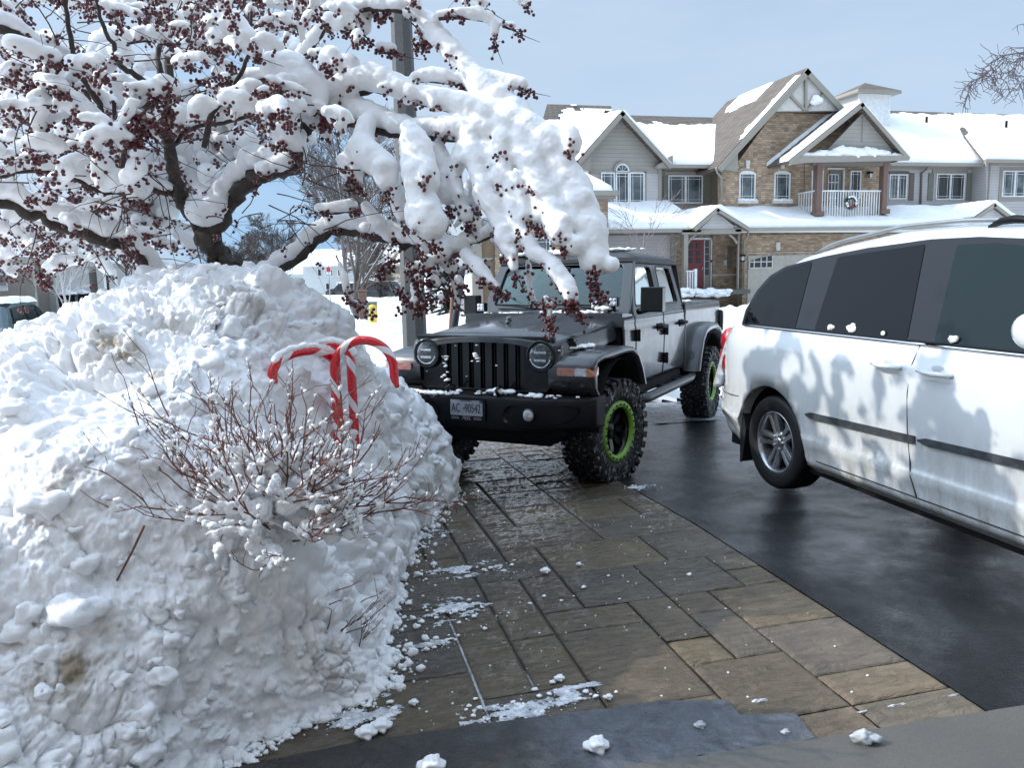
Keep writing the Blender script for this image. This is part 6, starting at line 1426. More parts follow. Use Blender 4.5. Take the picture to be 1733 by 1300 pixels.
    for _ in range(12):
        x = rr.uniform(660, 800); y = rr.uniform(420, 500); S.twig(S.pt(x, y, 3.4), Vector((rr.gauss(.2, .7), rr.gauss(0, .6), -rr.random()*1.2)), rr.uniform(.08, .2), .003, rr.uniform(2.5, 6)*3.4/FK if rr.random() < .6 else 0, .6, 0, .9)
    T = empty('crabapple_tree', base, 0, 'crabapple tree with dark red berries, bent under thick snow above the snow bank', 'tree')
    off = lambda P: [(p[0]-base[0], p[1]-base[1], p[2]-base[2]) for p in P]
    S.wood.v = off(S.wood.v); S.wood.obj('trunk', [MAT['bark'], MAT['twig']], T)
    # snow: union of all cushions, remeshed into one smooth skin
    ico = bmesh.new(); bmesh.ops.create_icosphere(ico, subdivisions=2, radius=1); iv = np.array([v.co for v in ico.verts]); fi = np.array([[v.index for v in f.verts] for f in ico.faces]); ico.free()
    C = np.array([tuple(c) for c, r in S.snow])-np.array(base); R = np.array([max(.0095, r) for c, r in S.snow]); sc = np.array([1, 1, .92])
    V = (C[:, None, :]+iv[None]*R[:, None, None]*sc).reshape(-1, 3); Fq = (fi[None]+(np.arange(len(C))*len(iv))[:, None, None]).reshape(-1, 3)
    tmp = np_obj('tmp_snow', V, Fq, MAT['snow_smooth']); m = tmp.modifiers.new('r', 'REMESH'); m.mode = 'VOXEL'; m.voxel_size = .0095; m.use_smooth_shade = True
    m2 = tmp.modifiers.new('s', 'SMOOTH'); m2.factor = .6; m2.iterations = 8
    dg = bpy.context.evaluated_depsgraph_get(); me = bpy.data.meshes.new_from_object(tmp.evaluated_get(dg)); bpy.data.objects.remove(tmp)
    n = len(me.vertices); co = np.empty(n*3, np.float32); me.vertices.foreach_get('co', co); co = co.reshape(-1, 3).astype(float); nn = np.empty(n*3, np.float32); me.vertices.foreach_get('normal', nn); nn = nn.reshape(-1, 3)
    d = .0045*fbm(co*11, 3)+.0022*fbm(co*60, 2); co += nn*d[:, None]; me.vertices.foreach_set('co', co.astype(np.float32).ravel()); me.update()
    me.materials.clear(); me.materials.append(MAT['tree_snow']); so_ = bpy.data.objects.new('snow_load', me); COL.objects.link(so_); so_.parent = T; so_['kind'] = 'stuff'
    # berries: the 100 nearest clusters as parts, the rest as one
    cl = sorted(S.ber, key=lambda c: (c[0]-Vector((0, 0, CH))).length)
    s_rr = random.Random(1)
    def bm_(cs, nm, stuff=False):
        mb = MB()
        for _, L_, o_ in cs:
            for q, r in L_: mb.sphere(q-base, r, 7, 5, 0, (1, 1, s_rr.uniform(.85, 1.1))); mb.tube([o_-base, (o_+q)/2+Vector((0, 0, .004))-base, q-base], .0012, 3, 1, False, False)
        o = mb.obj(nm, [MAT['berry'], MAT['twig']], T)
        if stuff: o['kind'] = 'stuff'
    for c in cl[:100]: bm_([c], 'berry_cluster')
    bm_(cl[100:], 'berries', True)
    print('TREE', len(S.snow), 'cushions', n, 'snow verts', len(cl), 'clusters')
n_ = NT('tree_snow'); v_ = n_.co(); n_.set(Base_Color=n_.mix(n_.fr(n_.noise(v_, 5, 4), .3, .7), (.83, .835, .845), (.88, .88, .88)), Roughness=.6, Normal=n_.bump(n_.noise(v_, 120, 5, .65), .22, .006)); n_.b.inputs['Specular IOR Level'].default_value = .25
n_.b.inputs['Subsurface Weight'].default_value = 0.0; MAT['tree_snow'] = n_.m
build_crabapple()
# ================================================================ SHRUB, CANDY CANES, STICKS
def remesh_union(name, blobs, base, vox, mat, parent, smooth=4, noise=.0, nsc=20, sc=(1, 1, .9)):
    ico = bmesh.new(); bmesh.ops.create_icosphere(ico, subdivisions=2, radius=1); iv = np.array([v.co for v in ico.verts]); fi = np.array([[v.index for v in f.verts] for f in ico.faces]); ico.free()
    C = np.array([tuple(c) for c, r in blobs])-np.array(base); R = np.array([r for c, r in blobs]); V = (C[:, None, :]+iv[None]*R[:, None, None]*np.array(sc)).reshape(-1, 3); Fq = (fi[None]+(np.arange(len(C))*len(iv))[:, None, None]).reshape(-1, 3)
    tmp = np_obj('tmp_snow', V, Fq, mat); m = tmp.modifiers.new('r', 'REMESH'); m.mode = 'VOXEL'; m.voxel_size = vox; m.use_smooth_shade = True
    m2 = tmp.modifiers.new('s', 'SMOOTH'); m2.factor = .6; m2.iterations = smooth
    me = bpy.data.meshes.new_from_object(tmp.evaluated_get(bpy.context.evaluated_depsgraph_get())); bpy.data.objects.remove(tmp)
    n = len(me.vertices); co = np.empty(n*3, np.float32); me.vertices.foreach_get('co', co); co = co.reshape(-1, 3).astype(float); nn = np.empty(n*3, np.float32); me.vertices.foreach_get('normal', nn); nn = nn.reshape(-1, 3)
    co += nn*(noise*fbm(co*nsc, 3)+noise*.4*fbm(co*nsc*4, 2))[:, None]; me.vertices.foreach_set('co', co.astype(np.float32).ravel()); me.update(); me.materials.clear(); me.materials.append(mat)
    o = bpy.data.objects.new(name, me); COL.objects.link(o); o.parent = parent; return o
def build_shrub():
    rr = random.Random(21); tw = MB(); sn = []
    base, BDp = bank_hit(478, 870); base = base-Vector(_ray(478, 870)).normalized()*.02-Vector((0, 0, .06)); right = Vector(cR); toc = -Vector((cF[0], cF[1], 0)).normalized()
    def br(p, d, L_, r, lev):
        n = 5; P = [p]; dd = d.normalized(); v = p
        for i in range(n):
            dd = (dd+Vector((rr.gauss(0, .09), rr.gauss(0, .09), rr.gauss(.02, .07)))).normalized(); v = v+dd*L_/n; P.append(v)
        tw.tube(P, [max(.0012, r*(1-.55*i/n)) for i in range(n+1)], 5, 0, True, False)
        for i in range(2, n+1):
            if lev < 3 and rr.random() < (.70 if lev < 2 else .40):
                a = Vector((rr.gauss(0, 1), rr.gauss(0, 1), rr.gauss(.25, .7))).normalized(); br(P[i], dd*1.25+a*.8, L_*rr.uniform(.35, .60), r*.64, lev+1)
        for i in range(1, n+1):
            rad = (P[i]-base).length
            if rad < .34 and rr.random() < .42:
                sn.append((P[i]+Vector((0, 0, .006)), rr.uniform(.010, .022)*(1.25-rad*1.6)))
                if rad < .22: sn.append((P[i]+Vector((rr.gauss(0, .012), rr.gauss(0, .012), .0)), rr.uniform(.024, .046)))
            if rr.random() < .50*math.exp(-(rad/.26)**2):
                
                for t in np.linspace(0, 1, 7): sn.append((P[i].lerp(P[i-1], float(t))+Vector((0, 0, .004)), rr.uniform(.006, .012)))
            elif rr.random() < .07:
                for t in np.linspace(0, .5, 5): sn.append((P[i].lerp(P[i-1], float(t))+Vector((0, 0, .003)), rr.uniform(.0045, .007)))
    for k in range(72):
        a = rr.uniform(-PI, PI); el = rr.uniform(.10, 1.35); d = right*math.cos(a)*math.cos(el)*1.25+toc*(math.sin(a)*.5+.42)*math.cos(el)+Vector((0, 0, math.sin(el)*.95))
        br(base+right*rr.gauss(0, .07)+Vector((0, 0, rr.uniform(-.05, .1))), d, rr.uniform(.24, .42), .0050, 0)
    for k in range(14):   # lower right tips
        q, _ = bank_hit(rr.uniform(560, 620), rr.uniform(990, 1100)); br(q, right*rr.uniform(.3, 1)+toc*rr.uniform(.0, .5)+Vector((0, 0, rr.uniform(.3, 1))), rr.uniform(.10, .20), .0026, 2)
    for (x0, y0, x1, y1) in ((240, 720, 200, 640), (280, 700, 240, 600), (250, 840, 170, 790), (330, 800, 230, 700), (300, 860, 190, 850)):
        a, _ = bank_hit(x0, y0); br(a, Vector(atD(x1, y1, _-.05))-a, (Vector(atD(x1, y1, _-.05))-a).length, .003, 2)
    T = empty('shrub', base, 0, 'bare red-twigged shrub dusted with snow, spreading from the front of the snow bank', 'shrub')
    tw.v = [(p[0]-base.x, p[1]-base.y, p[2]-base.z) for p in tw.v]; tw.obj('twigs', MAT['redtwig'], T)
    for k in range(0):
        a = rr.uniform(0, 2*PI); q = abs(rr.gauss(0, .13)); h = .26*math.exp(-(q/.20)**2)*(rr.random()**.6)
        p = base+right*math.cos(a)*q*1.35+toc*(math.sin(a)*q+.06)+Vector((0, 0, h)); sn.append((p, rr.uniform(.012, .034)))
    remesh_union('snow', sn, base, .0052, MAT['snow'], T, 2, .008, 38)
build_shrub()
def cane_mat():
    n = NT('candy_stripe'); at = n.n('Attribute'); at.attribute_name = 'tw'; f = n.math('FRACT', at.outputs['Fac']); e = n.fr(n.math('ABSOLUTE', n.math('SUBTRACT', f, .5)), .355, .372)
    v = n.co(); fr_ = n.noise(v, 45, 5, .7); fz = n.fr(fr_, .60, .76, 0, .40)
    c = n.mix(e, (.62, .010, .020), (.78, .78, .80)); c = n.mix(fz, c, (.75, .72, .74)); n.set(Base_Color=c, Roughness=n.fr(fz, 0, .5, .22, .6)); n.b.inputs['Coat Weight'].default_value = .4; return n.m
MAT['cane'] = cane_mat()
def cane(base_px, top_px, end_px, D, label, frost=0, lw=.0):
    D = bank_hit(*base_px)[1]-.015+D; a = Vector(atD(*base_px, D)); t = Vector(atD(*top_px, D)); e = Vector(atD(*end_px, D+lw)); r = 7.6*D/FPX
    h = Vector((e.x-a.x, e.y-a.y, 0)); w = h.length; hd = h.normalized(); R = w/2; Rv = min(R, max(.07, (t.z-e.z)*.72)); zt = t.z-Rv; e.z = min(e.z, zt-.01); P = []
    for k in range(16): P.append(Vector((a.x, a.y, a.z-.30))+(Vector((a.x, a.y, zt))-Vector((a.x, a.y, a.z-.30)))*k/16)
    for k in range(33): th = PI-PI*k/32; P.append(Vector((a.x, a.y, zt))+hd*(R+R*math.cos(th))+Vector((0, 0, Rv*math.sin(th))))
    n2 = 8
    for k in range(1, n2+1): P.append(Vector((e.x, e.y, zt+(e.z-zt)*k/n2)))
    root = empty('candy_cane', a-Vector((0, 0, .30)), 0, label, 'candy cane', 'candy canes stuck in the snow bank'); m = MB(); n = 20; P = [p-(a-Vector((0, 0, .30))) for p in P]; m.tube(P, r, n)
    o = m.obj('cane', MAT['cane'], root); s = [0]
    for i in range(1, len(P)): s.append(s[-1]+(P[i]-P[i-1]).length)
    at = o.data.attributes.new('tw', 'FLOAT', 'POINT'); vals = []
    for i in range(len(P)):
        for j in range(n): vals.append(s[i]/.21*1.0+j/n+100)
    # the seam of the ring is placed on the far side by offsetting both strands by whole turns
    at.data.foreach_set('value', vals)
    if frost:
        f = MB(); rr = random.Random(frost)
        i0, i1 = (18, 43)
        for i in range(i0, min(i1, len(P))):
            for _ in range(4): cc = P[min(len(P)-1, i)].lerp(P[i-1], rr.random()); o_ = (cc-(Vector((0, 0, 1))*(zt-.05-a.z+.30)+hd*R)).normalized(); lump_mesh(f, cc+o_*r*.75+Vector((0, 0, .004)), r*rr.uniform(.75, .95), (1.1, 1, .9), 8, 6)
        f.obj('snow', MAT['snow_smooth'], root)
cane((572, 735), (618, 574), (668, 656), .0, 'tallest and least snowy red and white candy cane, rightmost of the three', 0, -.02)
cane((598, 690), (560, 583), (524, 605), -.10, 'candy cane behind the other two, its snowy arch showing between them', 3, -.04)
cane((574, 722), (518, 588), (462, 648), .04, 'snow-crusted candy cane at the left, its open end hanging over the shrub', 4, -.30)
# loose stick in the snow
a, D_s = bank_hit(203, 978); b = Vector(atD(244, 890, D_s-.02)); m = MB(); m.tube([Vector((0, 0, 0)), (b-a)*.55+Vector((.003, 0, 0)), b-a], [.0035, .004, .0045], 6); st = m.obj('stick', MAT['redtwig']); st.location = a; tag(st, 'single short stick leaning in the snow left below the shrub', 'stick')
# ================================================================ OWN HOUSE BEHIND THE CAMERA (shades and reflects)
OH = empty('brick_house', (1, -1.2, 0), 0, 'brick house with garage opening right behind where the photo was taken', 'house')
def own(name, x0, x1, y0, y1, z0, z1, mat): m = MB(); m.box(x0-1, x1-1, y0+1.2, y1+1.2, z0, z1); m.obj(name, MAT[mat], OH)
own('wall', -7, -1.6, -1.4, -1.1, 0, 6, 'brick'); own('wall', 7.0, 11, -1.4, -1.1, 0, 6, 'brick'); own('wall', -1.6, 7.0, -1.4, -1.1, 2.6, 6, 'brick'); own('garage_interior', -1.6, 7.0, -5.2, -5, 0, 2.6, 'void'); own('eave', -7.3, 11.3, -1.5, -.7, 6, 6.2, 'trim')
own('roof', -7.3, 11.3, -8, -.7, 6.2, 7.4, 'shingles')
# ================================================================ LAMP POLE, POSTS, HYDRANT, PEDESTAL
def octagon_pole():
    D = 10.2; b = Vector(atD(705, 640, D)); t = Vector(atD(672, -160, D)); z0 = -.3
    n = NT('aggregate'); v = n.co(); f = n.noise(v, 160, 3, .7); c = n.mix(n.fr(f, .35, .65), (.05, .049, .048), (.14, .137, .13)); n.set(Base_Color=c, Roughness=.8, Normal=n.bump(f, .5, .004))
    m = MB(); x, y = b.x, b.y; P = []
    for z, r in ((z0, .165), (3, .145), (9, .10)): P.append([(x+r*math.cos(PI/8+k*PI/4+.35), y+r*math.sin(PI/8+k*PI/4+.35), z) for k in range(8)])
    m.grid(P, 0, False, True); o = m.obj('pole', n.m); return o, (x, y)
o, (px_, py_) = octagon_pole(); r_ = empty('street_lamp', (px_, py_, 0), 0, 'tall eight-sided speckled concrete lamp post standing between snow bank and pickup', 'lamp post'); o.parent = r_; o.location = (-px_, -py_, 0)
m = MB(); m.tube([(0, 0, 8.9), (.3, .1, 9.4), (1.6, .3, 9.6)], .04, 8); m.obj('lamp_arm', MAT['metal_grey'], r_); m = MB(); m.cbox((1.8, .33, 9.58), (.6, .22, .12)); m.obj('lamp_head', MAT['metal_grey'], r_, .03)
# dark leaning post and wooden stakes
def post(name, p0, p1, D, r, mat, label, cat, deep=.5, group=None):
    a = Vector(atD(*p0, D)); b = Vector(atD(*p1, D)); d = (a-b).normalized(); a2 = a+d*deep; m = MB(); m.tube([Vector((0, 0, 0)), b-a2], r, 8); o = m.obj(name, mat); o.location = a2; tag(o, label, cat, group); return o
post('wrapped_post', (770, 545), (782, 452), 11, .055, simple('dark_wrap', (.02, .024, .03), .5), 'dark ringed sapling guard leaning in the snow beside the pickup mirror', 'post')
post('wooden_stake', (764, 545), (770, 440), 11.2, .035, simple('stake', (.20, .10, .055), .8), 'thin orange-brown wooden stake just left of the dark ringed guard', 'stake')
def hydrant():
    p = Vector(atD(631, 533, 19)); r = empty('fire_hydrant', p, -.3, 'yellow fire hydrant half buried in sunlit snow', 'fire hydrant'); r.scale = (.75, .75, .62); y = simple('hydrant_yellow', (.62, .44, .04), .45)
    m = MB(); m.lathe([(.0, .42), (.05, .41), (.12, .35), (.15, .27), (.15, .24), (.13, .23), (.13, -.3)], 20, 0, True, Matrix.Rotation(-PI/2, 4, 'Y')); m.obj('barrel', y, r)
    m = MB(); m.lathe([(.055, 0), (.055, .20), (.07, .20), (.07, .25), (0, .25)], 14, 0, True, Matrix.Translation((0, 0, .14)) @ Matrix.Rotation(PI, 4, 'Z')); m.obj('outlet', MAT['black_plastic'], r)
    m = MB(); m.lathe([(.075, 0), (.075, .20), (0, .20)], 14, 0, True, Matrix.Translation((0, 0, .12)) @ Matrix.Rotation(-PI*.5, 4, 'Z')); m.obj('front_outlet', y, r)
hydrant()
def boxthing(name, px0, py0, px1, py1, D, th, mat, label, cat, bev=.02, snow=0):
    a = Vector(atD(px0, py1, D)); b = Vector(atD(px1, py0, D)); c = (a+b)/2; w = (b-a).dot(Vector(cR)); h = b.z-a.z; r = empty(name, (c.x, c.y, a.z-.3), -YAW, label, cat)
    m = MB(); m.box(-w/2, w/2, -th/2, th/2, 0, h+.3); m.obj('cabinet', mat, r, bev); m = MB(); m.box(-w/2-.02, w/2+.02, -th/2-.02, th/2+.02, h+.3, h+.34); m.obj('lid', mat, r, bev)
    return r, w, h
boxthing('utility_pedestal', 608, 493, 620, 528, 20, .22, simple('pedestal', (.13, .075, .055), .7), 'brown utility pedestal standing behind the yellow hydrant', 'utility box')
boxthing('transformer_box', 621, 513, 636, 522, 23, .5, simple('boxgreen', (.12, .17, .13), .6), 'low green transformer box right behind the hydrant', 'utility box')
# ================================================================ CARS PARKED IN THE DISTANCE
def small_car(loc, rz, col, label, snow=.10, group='cars parked along the far street'):
    P = empty('parked_car', loc, rz, label, 'car', group); pm = simple('car_paint', col, .25, coat=.8)
    prof = [(-2.2, .30), (-2.25, .62), (-2.15, .86), (-1.95, .98), (-1.55, 1.50), (-1.1, 1.62), (.35, 1.60), (.75, 1.45), (1.25, 1.02), (2.0, .90), (2.25, .70), (2.28, .32)]
    m = MB(); G = []
    for x in (-.88, -.87, -.75, 0, .75, .87, .88):
        a = abs(x); G.append([(x-(np.sign(x)*.16*max(0, (z-.95)/.65) if z > .95 else 0), y, .30 if (a > .875) and 0 else z-(.06 if a > .86 else 0)) for y, z in prof])
    m.grid(G, 0, False); m.add(G[0], [tuple(range(len(prof)))]); m.add(G[-1], [tuple(range(len(prof)-1, -1, -1))]); m.obj('body', pm, P, .05)
    for s in (1, -1):
        for q in ([(-1.5, 1.02), (-1.35, 1.42), (-.55, 1.50), (-.55, 1.02)], [(-.47, 1.02), (-.47, 1.50), (.32, 1.48), (.32, 1.02)], [(.40, 1.02), (.40, 1.46), (.62, 1.38), (1.0, 1.04)]):
            m = MB(); m.prism([(s*(.885-.16*max(0, (z-.95)/.65)), y, z) for y, z in q], (s*.012, 0, 0)); m.obj('side_window', MAT['glassy'], P)
        for y in (-1.4, 1.4):
            m = MB(); m.lathe([(.0, .1), (.20, .1), (.22, .09), (.32, .10), (.335, .05), (.335, -.1), (0, -.1)], 24, 0, True, Matrix.Translation((s*.80, y, .335)) @ Matrix.Rotation(0 if s > 0 else PI, 4, 'Z')); m.obj('wheel', MAT['rubber'], P)
    m = MB(); m.prism([(-.62, -1.93, 1.03), (.62, -1.93, 1.03), (.55, -1.60, 1.44), (-.55, -1.60, 1.44)], (0, -.02, .01)); m.obj('rear_window', MAT['glassy'], P); m = MB(); m.prism([(-.62, 1.22, 1.06), (.62, 1.22, 1.06), (.55, .80, 1.44), (-.55, .80, 1.44)], (0, .02, .02)); m.obj('windscreen', MAT['glassy'], P)
    n = 26; U, V_ = np.meshgrid(np.linspace(-.76, .76, n), np.linspace(-1.55, .72, n)); e = np.minimum((.76-np.abs(U))/.15, np.minimum((V_+1.55)/.2, (.72-V_)/.2)); Z = 1.55+snow*np.clip(e, 0, 1)**.45+.03*fbm(np.stack([U.ravel(), V_.ravel(), U.ravel()*0+loc[0]], 1)*2, 3).reshape(U.shape)
    np_grid('roof_snow', np.stack([U.ravel(), V_.ravel(), Z.ravel()], 1), n, n, MAT['snow_smooth'], P); return P
MAT['glassy'] = simple('car_glass', (.02, .03, .032), .05)
p = atD(20, 545, 21); small_car((p[0]-.3, p[1], -.35), .0, (.04, .075, .09), 'dark teal car with snowy roof behind the snow bank at far left', .16, None)
p = atD(588, 498, 88); small_car((p[0], p[1], -.6), 1.2, (.02, .022, .025), 'dark car with snow on its roof, left of the two by the far garage', .12)
p = atD(637, 500, 62); small_car((p[0], p[1], -.35), .9, (.025, .028, .032), 'black car nosing out of the snow above the hydrant', .12)
# ================================================================ LEFT STREET: row facing the side
XL = -13.0
def LP(x, y, X=XL): return Vector(atX(x, y, X))
LH = empty('townhouse', LP(100, 505), 0, 'taupe-sided porch house row behind the tree at far left, with white gutter line', 'townhouse'); LO = Vector(LP(100, 505))
def lfin(m, name, mat, par=None, **k): m.v = [tuple(Vector(p)-LO) for p in m.v]; return m.obj(name, mat, par or LH, **k)
zE = LP(0, 447).z; zG = -.4
def lrect(name, x0, y0, x1, y1, mat, X=XL, off=0, th=.2, par=None):
    a = LP(x0, y0, X+off); b = LP(x1, y1, X+off); m = MB(); m.box(X+off-th, X+off, min(a.y, b.y), max(a.y, b.y), min(a.z, b.z), max(a.z, b.z)); return lfin(m, name, mat, par)
def lwall(name, x0, x1, z0, z1, mat, off=0, th=.3):
    a = LP(x0, 480, XL+off); b = LP(x1, 480, XL+off); m = MB(); m.box(XL+off-th, XL+off, min(a.y, b.y), max(a.y, b.y), z0, z1); return lfin(m, name, mat)
lwall('wall', -60, 92, zG, zE, MAT['lap_taupe']); lwall('wall', 92, 152, zG, zE, MAT['lap_white'], .3); lwall('porch_wall', 152, 196, zG, zE, MAT['trim_dark'], -1.0); lwall('wall', 196, 262, zG, zE, MAT['lap_white'], .1)
for x in (59, 178, 197): lwall('porch_post', x-2.2, x+2.2, zG, zE, MAT['white_trim'] if x > 100 else MAT['trim'], 1.2 if x < 100 else .9, .35)
lwall('fascia', -60, 262, zE, zE+.25, MAT['trim'], 1.4, .5); f = lrect('window', -20, 462, 14, 492, MAT['white_trim'], off=.05); lrect('pane', -14, 465, 12, 490, MAT['hglass'], off=.08, par=f)
a = LP(-60, 480, XL+1.4); b = LP(262, 480, XL+1.4); m = MB(); m.prism([(XL+1.4, a.y, zE+.25), (XL+1.4, b.y, zE+.25), (XL-1.6, b.y, zE+1.2), (XL-1.6, a.y, zE+1.2)], (0, 0, .3)); lfin(m, 'porch_roof_snow', MAT['snow_smooth'])
a2 = LP(60, 480, XL-1.6); m = MB(); m.box(XL-6, XL-1.6, a2.y, b.y+4, zE, zE+3.0); lfin(m, 'upper_wall', MAT['lap']); m = MB(); m.prism([(XL-1.2, a2.y-1, zE+2.9), (XL-1.2, b.y+5, zE+2.9), (XL-6, b.y+5, zE+5.0), (XL-6, a2.y-1, zE+5.0)], (0, 0, .25)); lfin(m, 'main_roof', MAT['snow_smooth'])
for x in (175, 205): a = LP(x, 415, XL-1.6); m = MB(); m.box(XL-1.6, XL-1.55, a.y, a.y+2.4, zE+1.0, zE+2.3); f = lfin(m, 'window', MAT['white_trim']); m = MB(); m.box(XL-1.55, XL-1.53, a.y+.2, a.y+2.2, zE+1.15, zE+2.15); lfin(m, 'pane', MAT['hglass'], f)
for (x, lab) in ((115, 'black wheeled bin with snowy lid, nearer of the two by the white siding'), (139, 'black wheeled bin with snowy lid, farther right of the two by the white siding')):
    c = LP(x, 505, XL+1.3); c.z = .0; r = empty('wheeled_bin', c, .1, lab, 'bin', 'bins by the far left house'); m = MB(); m.add([(-.3, -.32, -.3), (.3, -.32, -.3), (.3, .32, -.3), (-.3, .32, -.3), (-.38, -.42, 1.05), (.38, -.42, 1.05), (.38, .42, 1.05), (-.38, .42, 1.05)], [(0, 3, 2, 1), (0, 1, 5, 4), (1, 2, 6, 5), (2, 3, 7, 6), (3, 0, 4, 7), (4, 5, 6, 7)]); m.obj('bin_body', MAT['black_plastic'], r, .04); m = MB(); m.box(-.42, .42, -.46, .46, 1.05, 1.12); m.obj('lid', MAT['black_plastic'], r, .03)
    m = MB(); lump_mesh(m, (0, 0, 1.16), .42, (1, 1, .3), 16, 10); m.obj('snow', MAT['snow_smooth'], r)
# ================================================================ FAR HOUSES in the gap
def far_house(x0, x1, ye, yb, yr, D, label, wall, cells_):
    a = Vector(atD(x0, yb, D)); R_ = Vector((cR[0], cR[1], 0)).normalized(); k = D/FPX; w = (x1-x0)*k; he = (yb-ye)*k; hr = (yb-yr)*k
    r = empty('far_house', (a.x, a.y, -.3), -YAW, label, 'house', 'houses at the end of the street'); z0 = a.z+.3
    m = MB(); m.box(0, w, 0, 7, 0, z0+he); m.obj('wall', wall, r); m = MB(); m.prism([(-.4, -.5, z0+he), (w+.4, -.5, z0+he), (w*.93, 3.5, z0+hr), (w*.07, 3.5, z0+hr)], (0, .1, .35)); m.obj('roof', MAT['snow_smooth'], r)
    for (cx0, cy0, cx1, cy1, nm) in cells_:
        X0, X1, Z0, Z1 = (cx0-x0)*k, (cx1-x0)*k, z0+(yb-cy1)*k, z0+(yb-cy0)*k; m = MB(); m.box(X0, X1, -.08, 0, Z0, Z1); f = m.obj(nm, MAT['white_trim'] if nm != 'dark_garage' else MAT['trim_dark'], r); e = .12*min(X1-X0, Z1-Z0); 
        if nm == 'window': m = MB(); m.box(X0+e, X1-e, -.1, -.07, Z0+e, Z1-e); m.obj('pane', MAT['hglass_dark'], f)
        if nm == 'garage_door':
            for q in range(4): m = MB(); m.box(X0+(X1-X0)*(.12+.2*q), X0+(X1-X0)*(.27+.2*q), -.1, -.07, Z1-(Z1-Z0)*.38, Z1-(Z1-Z0)*.18); m.obj('pane', MAT['hglass_dark'], f)
    return r
fw = simple('far_white', (.50, .53, .53), .7); fc = simple('far_cream', (.50, .44, .34), .7)
far_house(515, 600, 452, 497, 427, 92, 'white house with garage door seen through the gap under the low bough', fw, [(540, 457, 546, 468, 'window'), (552, 457, 566, 469, 'window'), (573, 457, 586, 470, 'window'), (570, 478, 593, 494, 'garage_door'), (552, 480, 560, 492, 'window')])
far_house(648, 690, 448, 497, 425, 80, 'cream house with brown upper part, right of the brown tree in the gap', fc, [(651, 454, 659, 466, 'window'), (668, 452, 678, 464, 'dark_garage'), (655, 476, 668, 492, 'garage_door')])
far_house(440, 512, 466, 497, 452, 110, 'low far house with snowy roof left of the white one', fw, [(470, 472, 478, 480, 'window')])
# traffic sign
p = Vector(atD(558, 492, 48)); r = empty('traffic_sign', (p.x, p.y, -.2), -YAW, 'small red and white traffic sign on a thin pole before the white house', 'sign'); m = MB(); m.tube([(0, 0, 0), (0, 0, 2.6)], .03, 6); m.obj('pole', MAT['metal_grey'], r); m = MB(); m.box(-.16, .16, -.02, 0, 2.0, 2.55); sp = m.obj('sign_plate', MAT['white_trim'], r); m = MB(); m.box(-.12, .12, -.03, -.02, 2.2, 2.48); m.obj('sign_mark', simple('sign_red', (.5, .05, .04), .5), sp)
# ================================================================ BARE TREES
def bare_tree(name, base, H, label, seed=1, spread=.45, r0=.12, lev=4, col=('twigbark', (.05, .042, .038), (.13, .11, .10)), cat='tree', kids=(5, 4, 4, 3), thin=.006, first=.28, group=None, snow=False, up=.25):
    rr = random.Random(seed); T = MB(); Cw = MB(); Sn = MB()
    def br(p, d, L_, r, l):
        n = 5; P = [p]; dd = d.normalized(); v = p
        for i in range(n): dd = (dd+Vector((rr.gauss(0, .07), rr.gauss(0, .07), rr.gauss(up*.12, .05)))).normalized(); v = v+dd*L_/n; P.append(v)
        (T if l == 0 else Cw).tube(P, [max(thin, r*(1-.55*i/n)) for i in range(n+1)], 7 if l < 2 else (4 if l < 3 else 3), 0, True, False)
        if snow and l in (1, 2): Sn.tube([q+Vector((0, 0, r*.8)) for q in P], [max(thin, r*.7*(1-.5*i/n)) for i in range(n+1)], 4, 0, True, False)
        if l < lev:
            k = kids[min(l, len(kids)-1)]
            for j in range(k+rr.randint(0, 1)):
                t = rr.uniform(first if l == 0 else .2, 1.0); i = min(n-1, int(t*n)); q = P[i].lerp(P[i+1], t*n-i); a = rr.uniform(0, 2*PI); s = Vector((math.cos(a), math.sin(a), 0)); s = (s-dd*s.dot(dd)).normalized()
                br(q, dd*math.cos(spread*rr.uniform(.8, 1.6))+s*math.sin(spread*rr.uniform(.8, 1.6)), L_*rr.uniform(.45, .72)*(1.15-t*.4), r*(1-.5*t)*.5, l+1)
    br(Vector((0, 0, -.3)), Vector((0, 0, 1)), H*.62, r0, 0)
    R_ = empty(name, base, 0, label, cat, group); mt = m_bark(*col) if isinstance(col, tuple) else col; T.obj('trunk', mt, R_); Cw.obj('crown', mt, R_)
    if snow: Sn.obj('snow', MAT['snow_smooth'], R_)
    return R_
def gp_(x, y, D, z=-.2): p = atD(x, y, D); return (p[0], p[1], z)
bare_tree('bare_tree', gp_(601, 500, 24), 7.2, 'bare street tree with snowy upright branches in the gap above the hydrant', 4, .50, .11, 5, kids=(9, 4, 4, 3, 3), thin=.008, first=.25, snow=True)
bare_tree('bare_tree', gp_(616, 490, 60), 7.0, 'round brown densely twigged tree behind the street tree', 9, .75, .14, 5, ('brownbark', (.09, .065, .05), (.16, .12, .095)), kids=(10, 6, 5, 4, 4), thin=.012, first=.2)
bare_tree('bare_tree', gp_(425, 490, 36), 4.6, 'low dense bare tree crown just right of the crabapple trunk', 12, .7, .12, 5, kids=(10, 6, 5, 4, 3), thin=.009, first=.12)
bare_tree('bare_tree', gp_(390, 490, 38), 4.2, 'low dense bare tree crown right behind the crabapple trunk', 15, .7, .12, 5, kids=(10, 6, 5, 4, 3), thin=.009, first=.12)
bare_tree('bare_tree', gp_(470, 490, 62), 7.5, 'faint bare tree far off, left of the white house', 18, .5, .12, 5, kids=(8, 5, 4, 4), thin=.012)
bare_tree('bare_tree', gp_(590, 490, 50), 13, 'tall pale bare tree rising behind the hanging snowy boughs', 19, .42, .16, 5, ('palebark', (.10, .085, .08), (.20, .17, .16)), kids=(9, 5, 4, 4, 3), thin=.012)
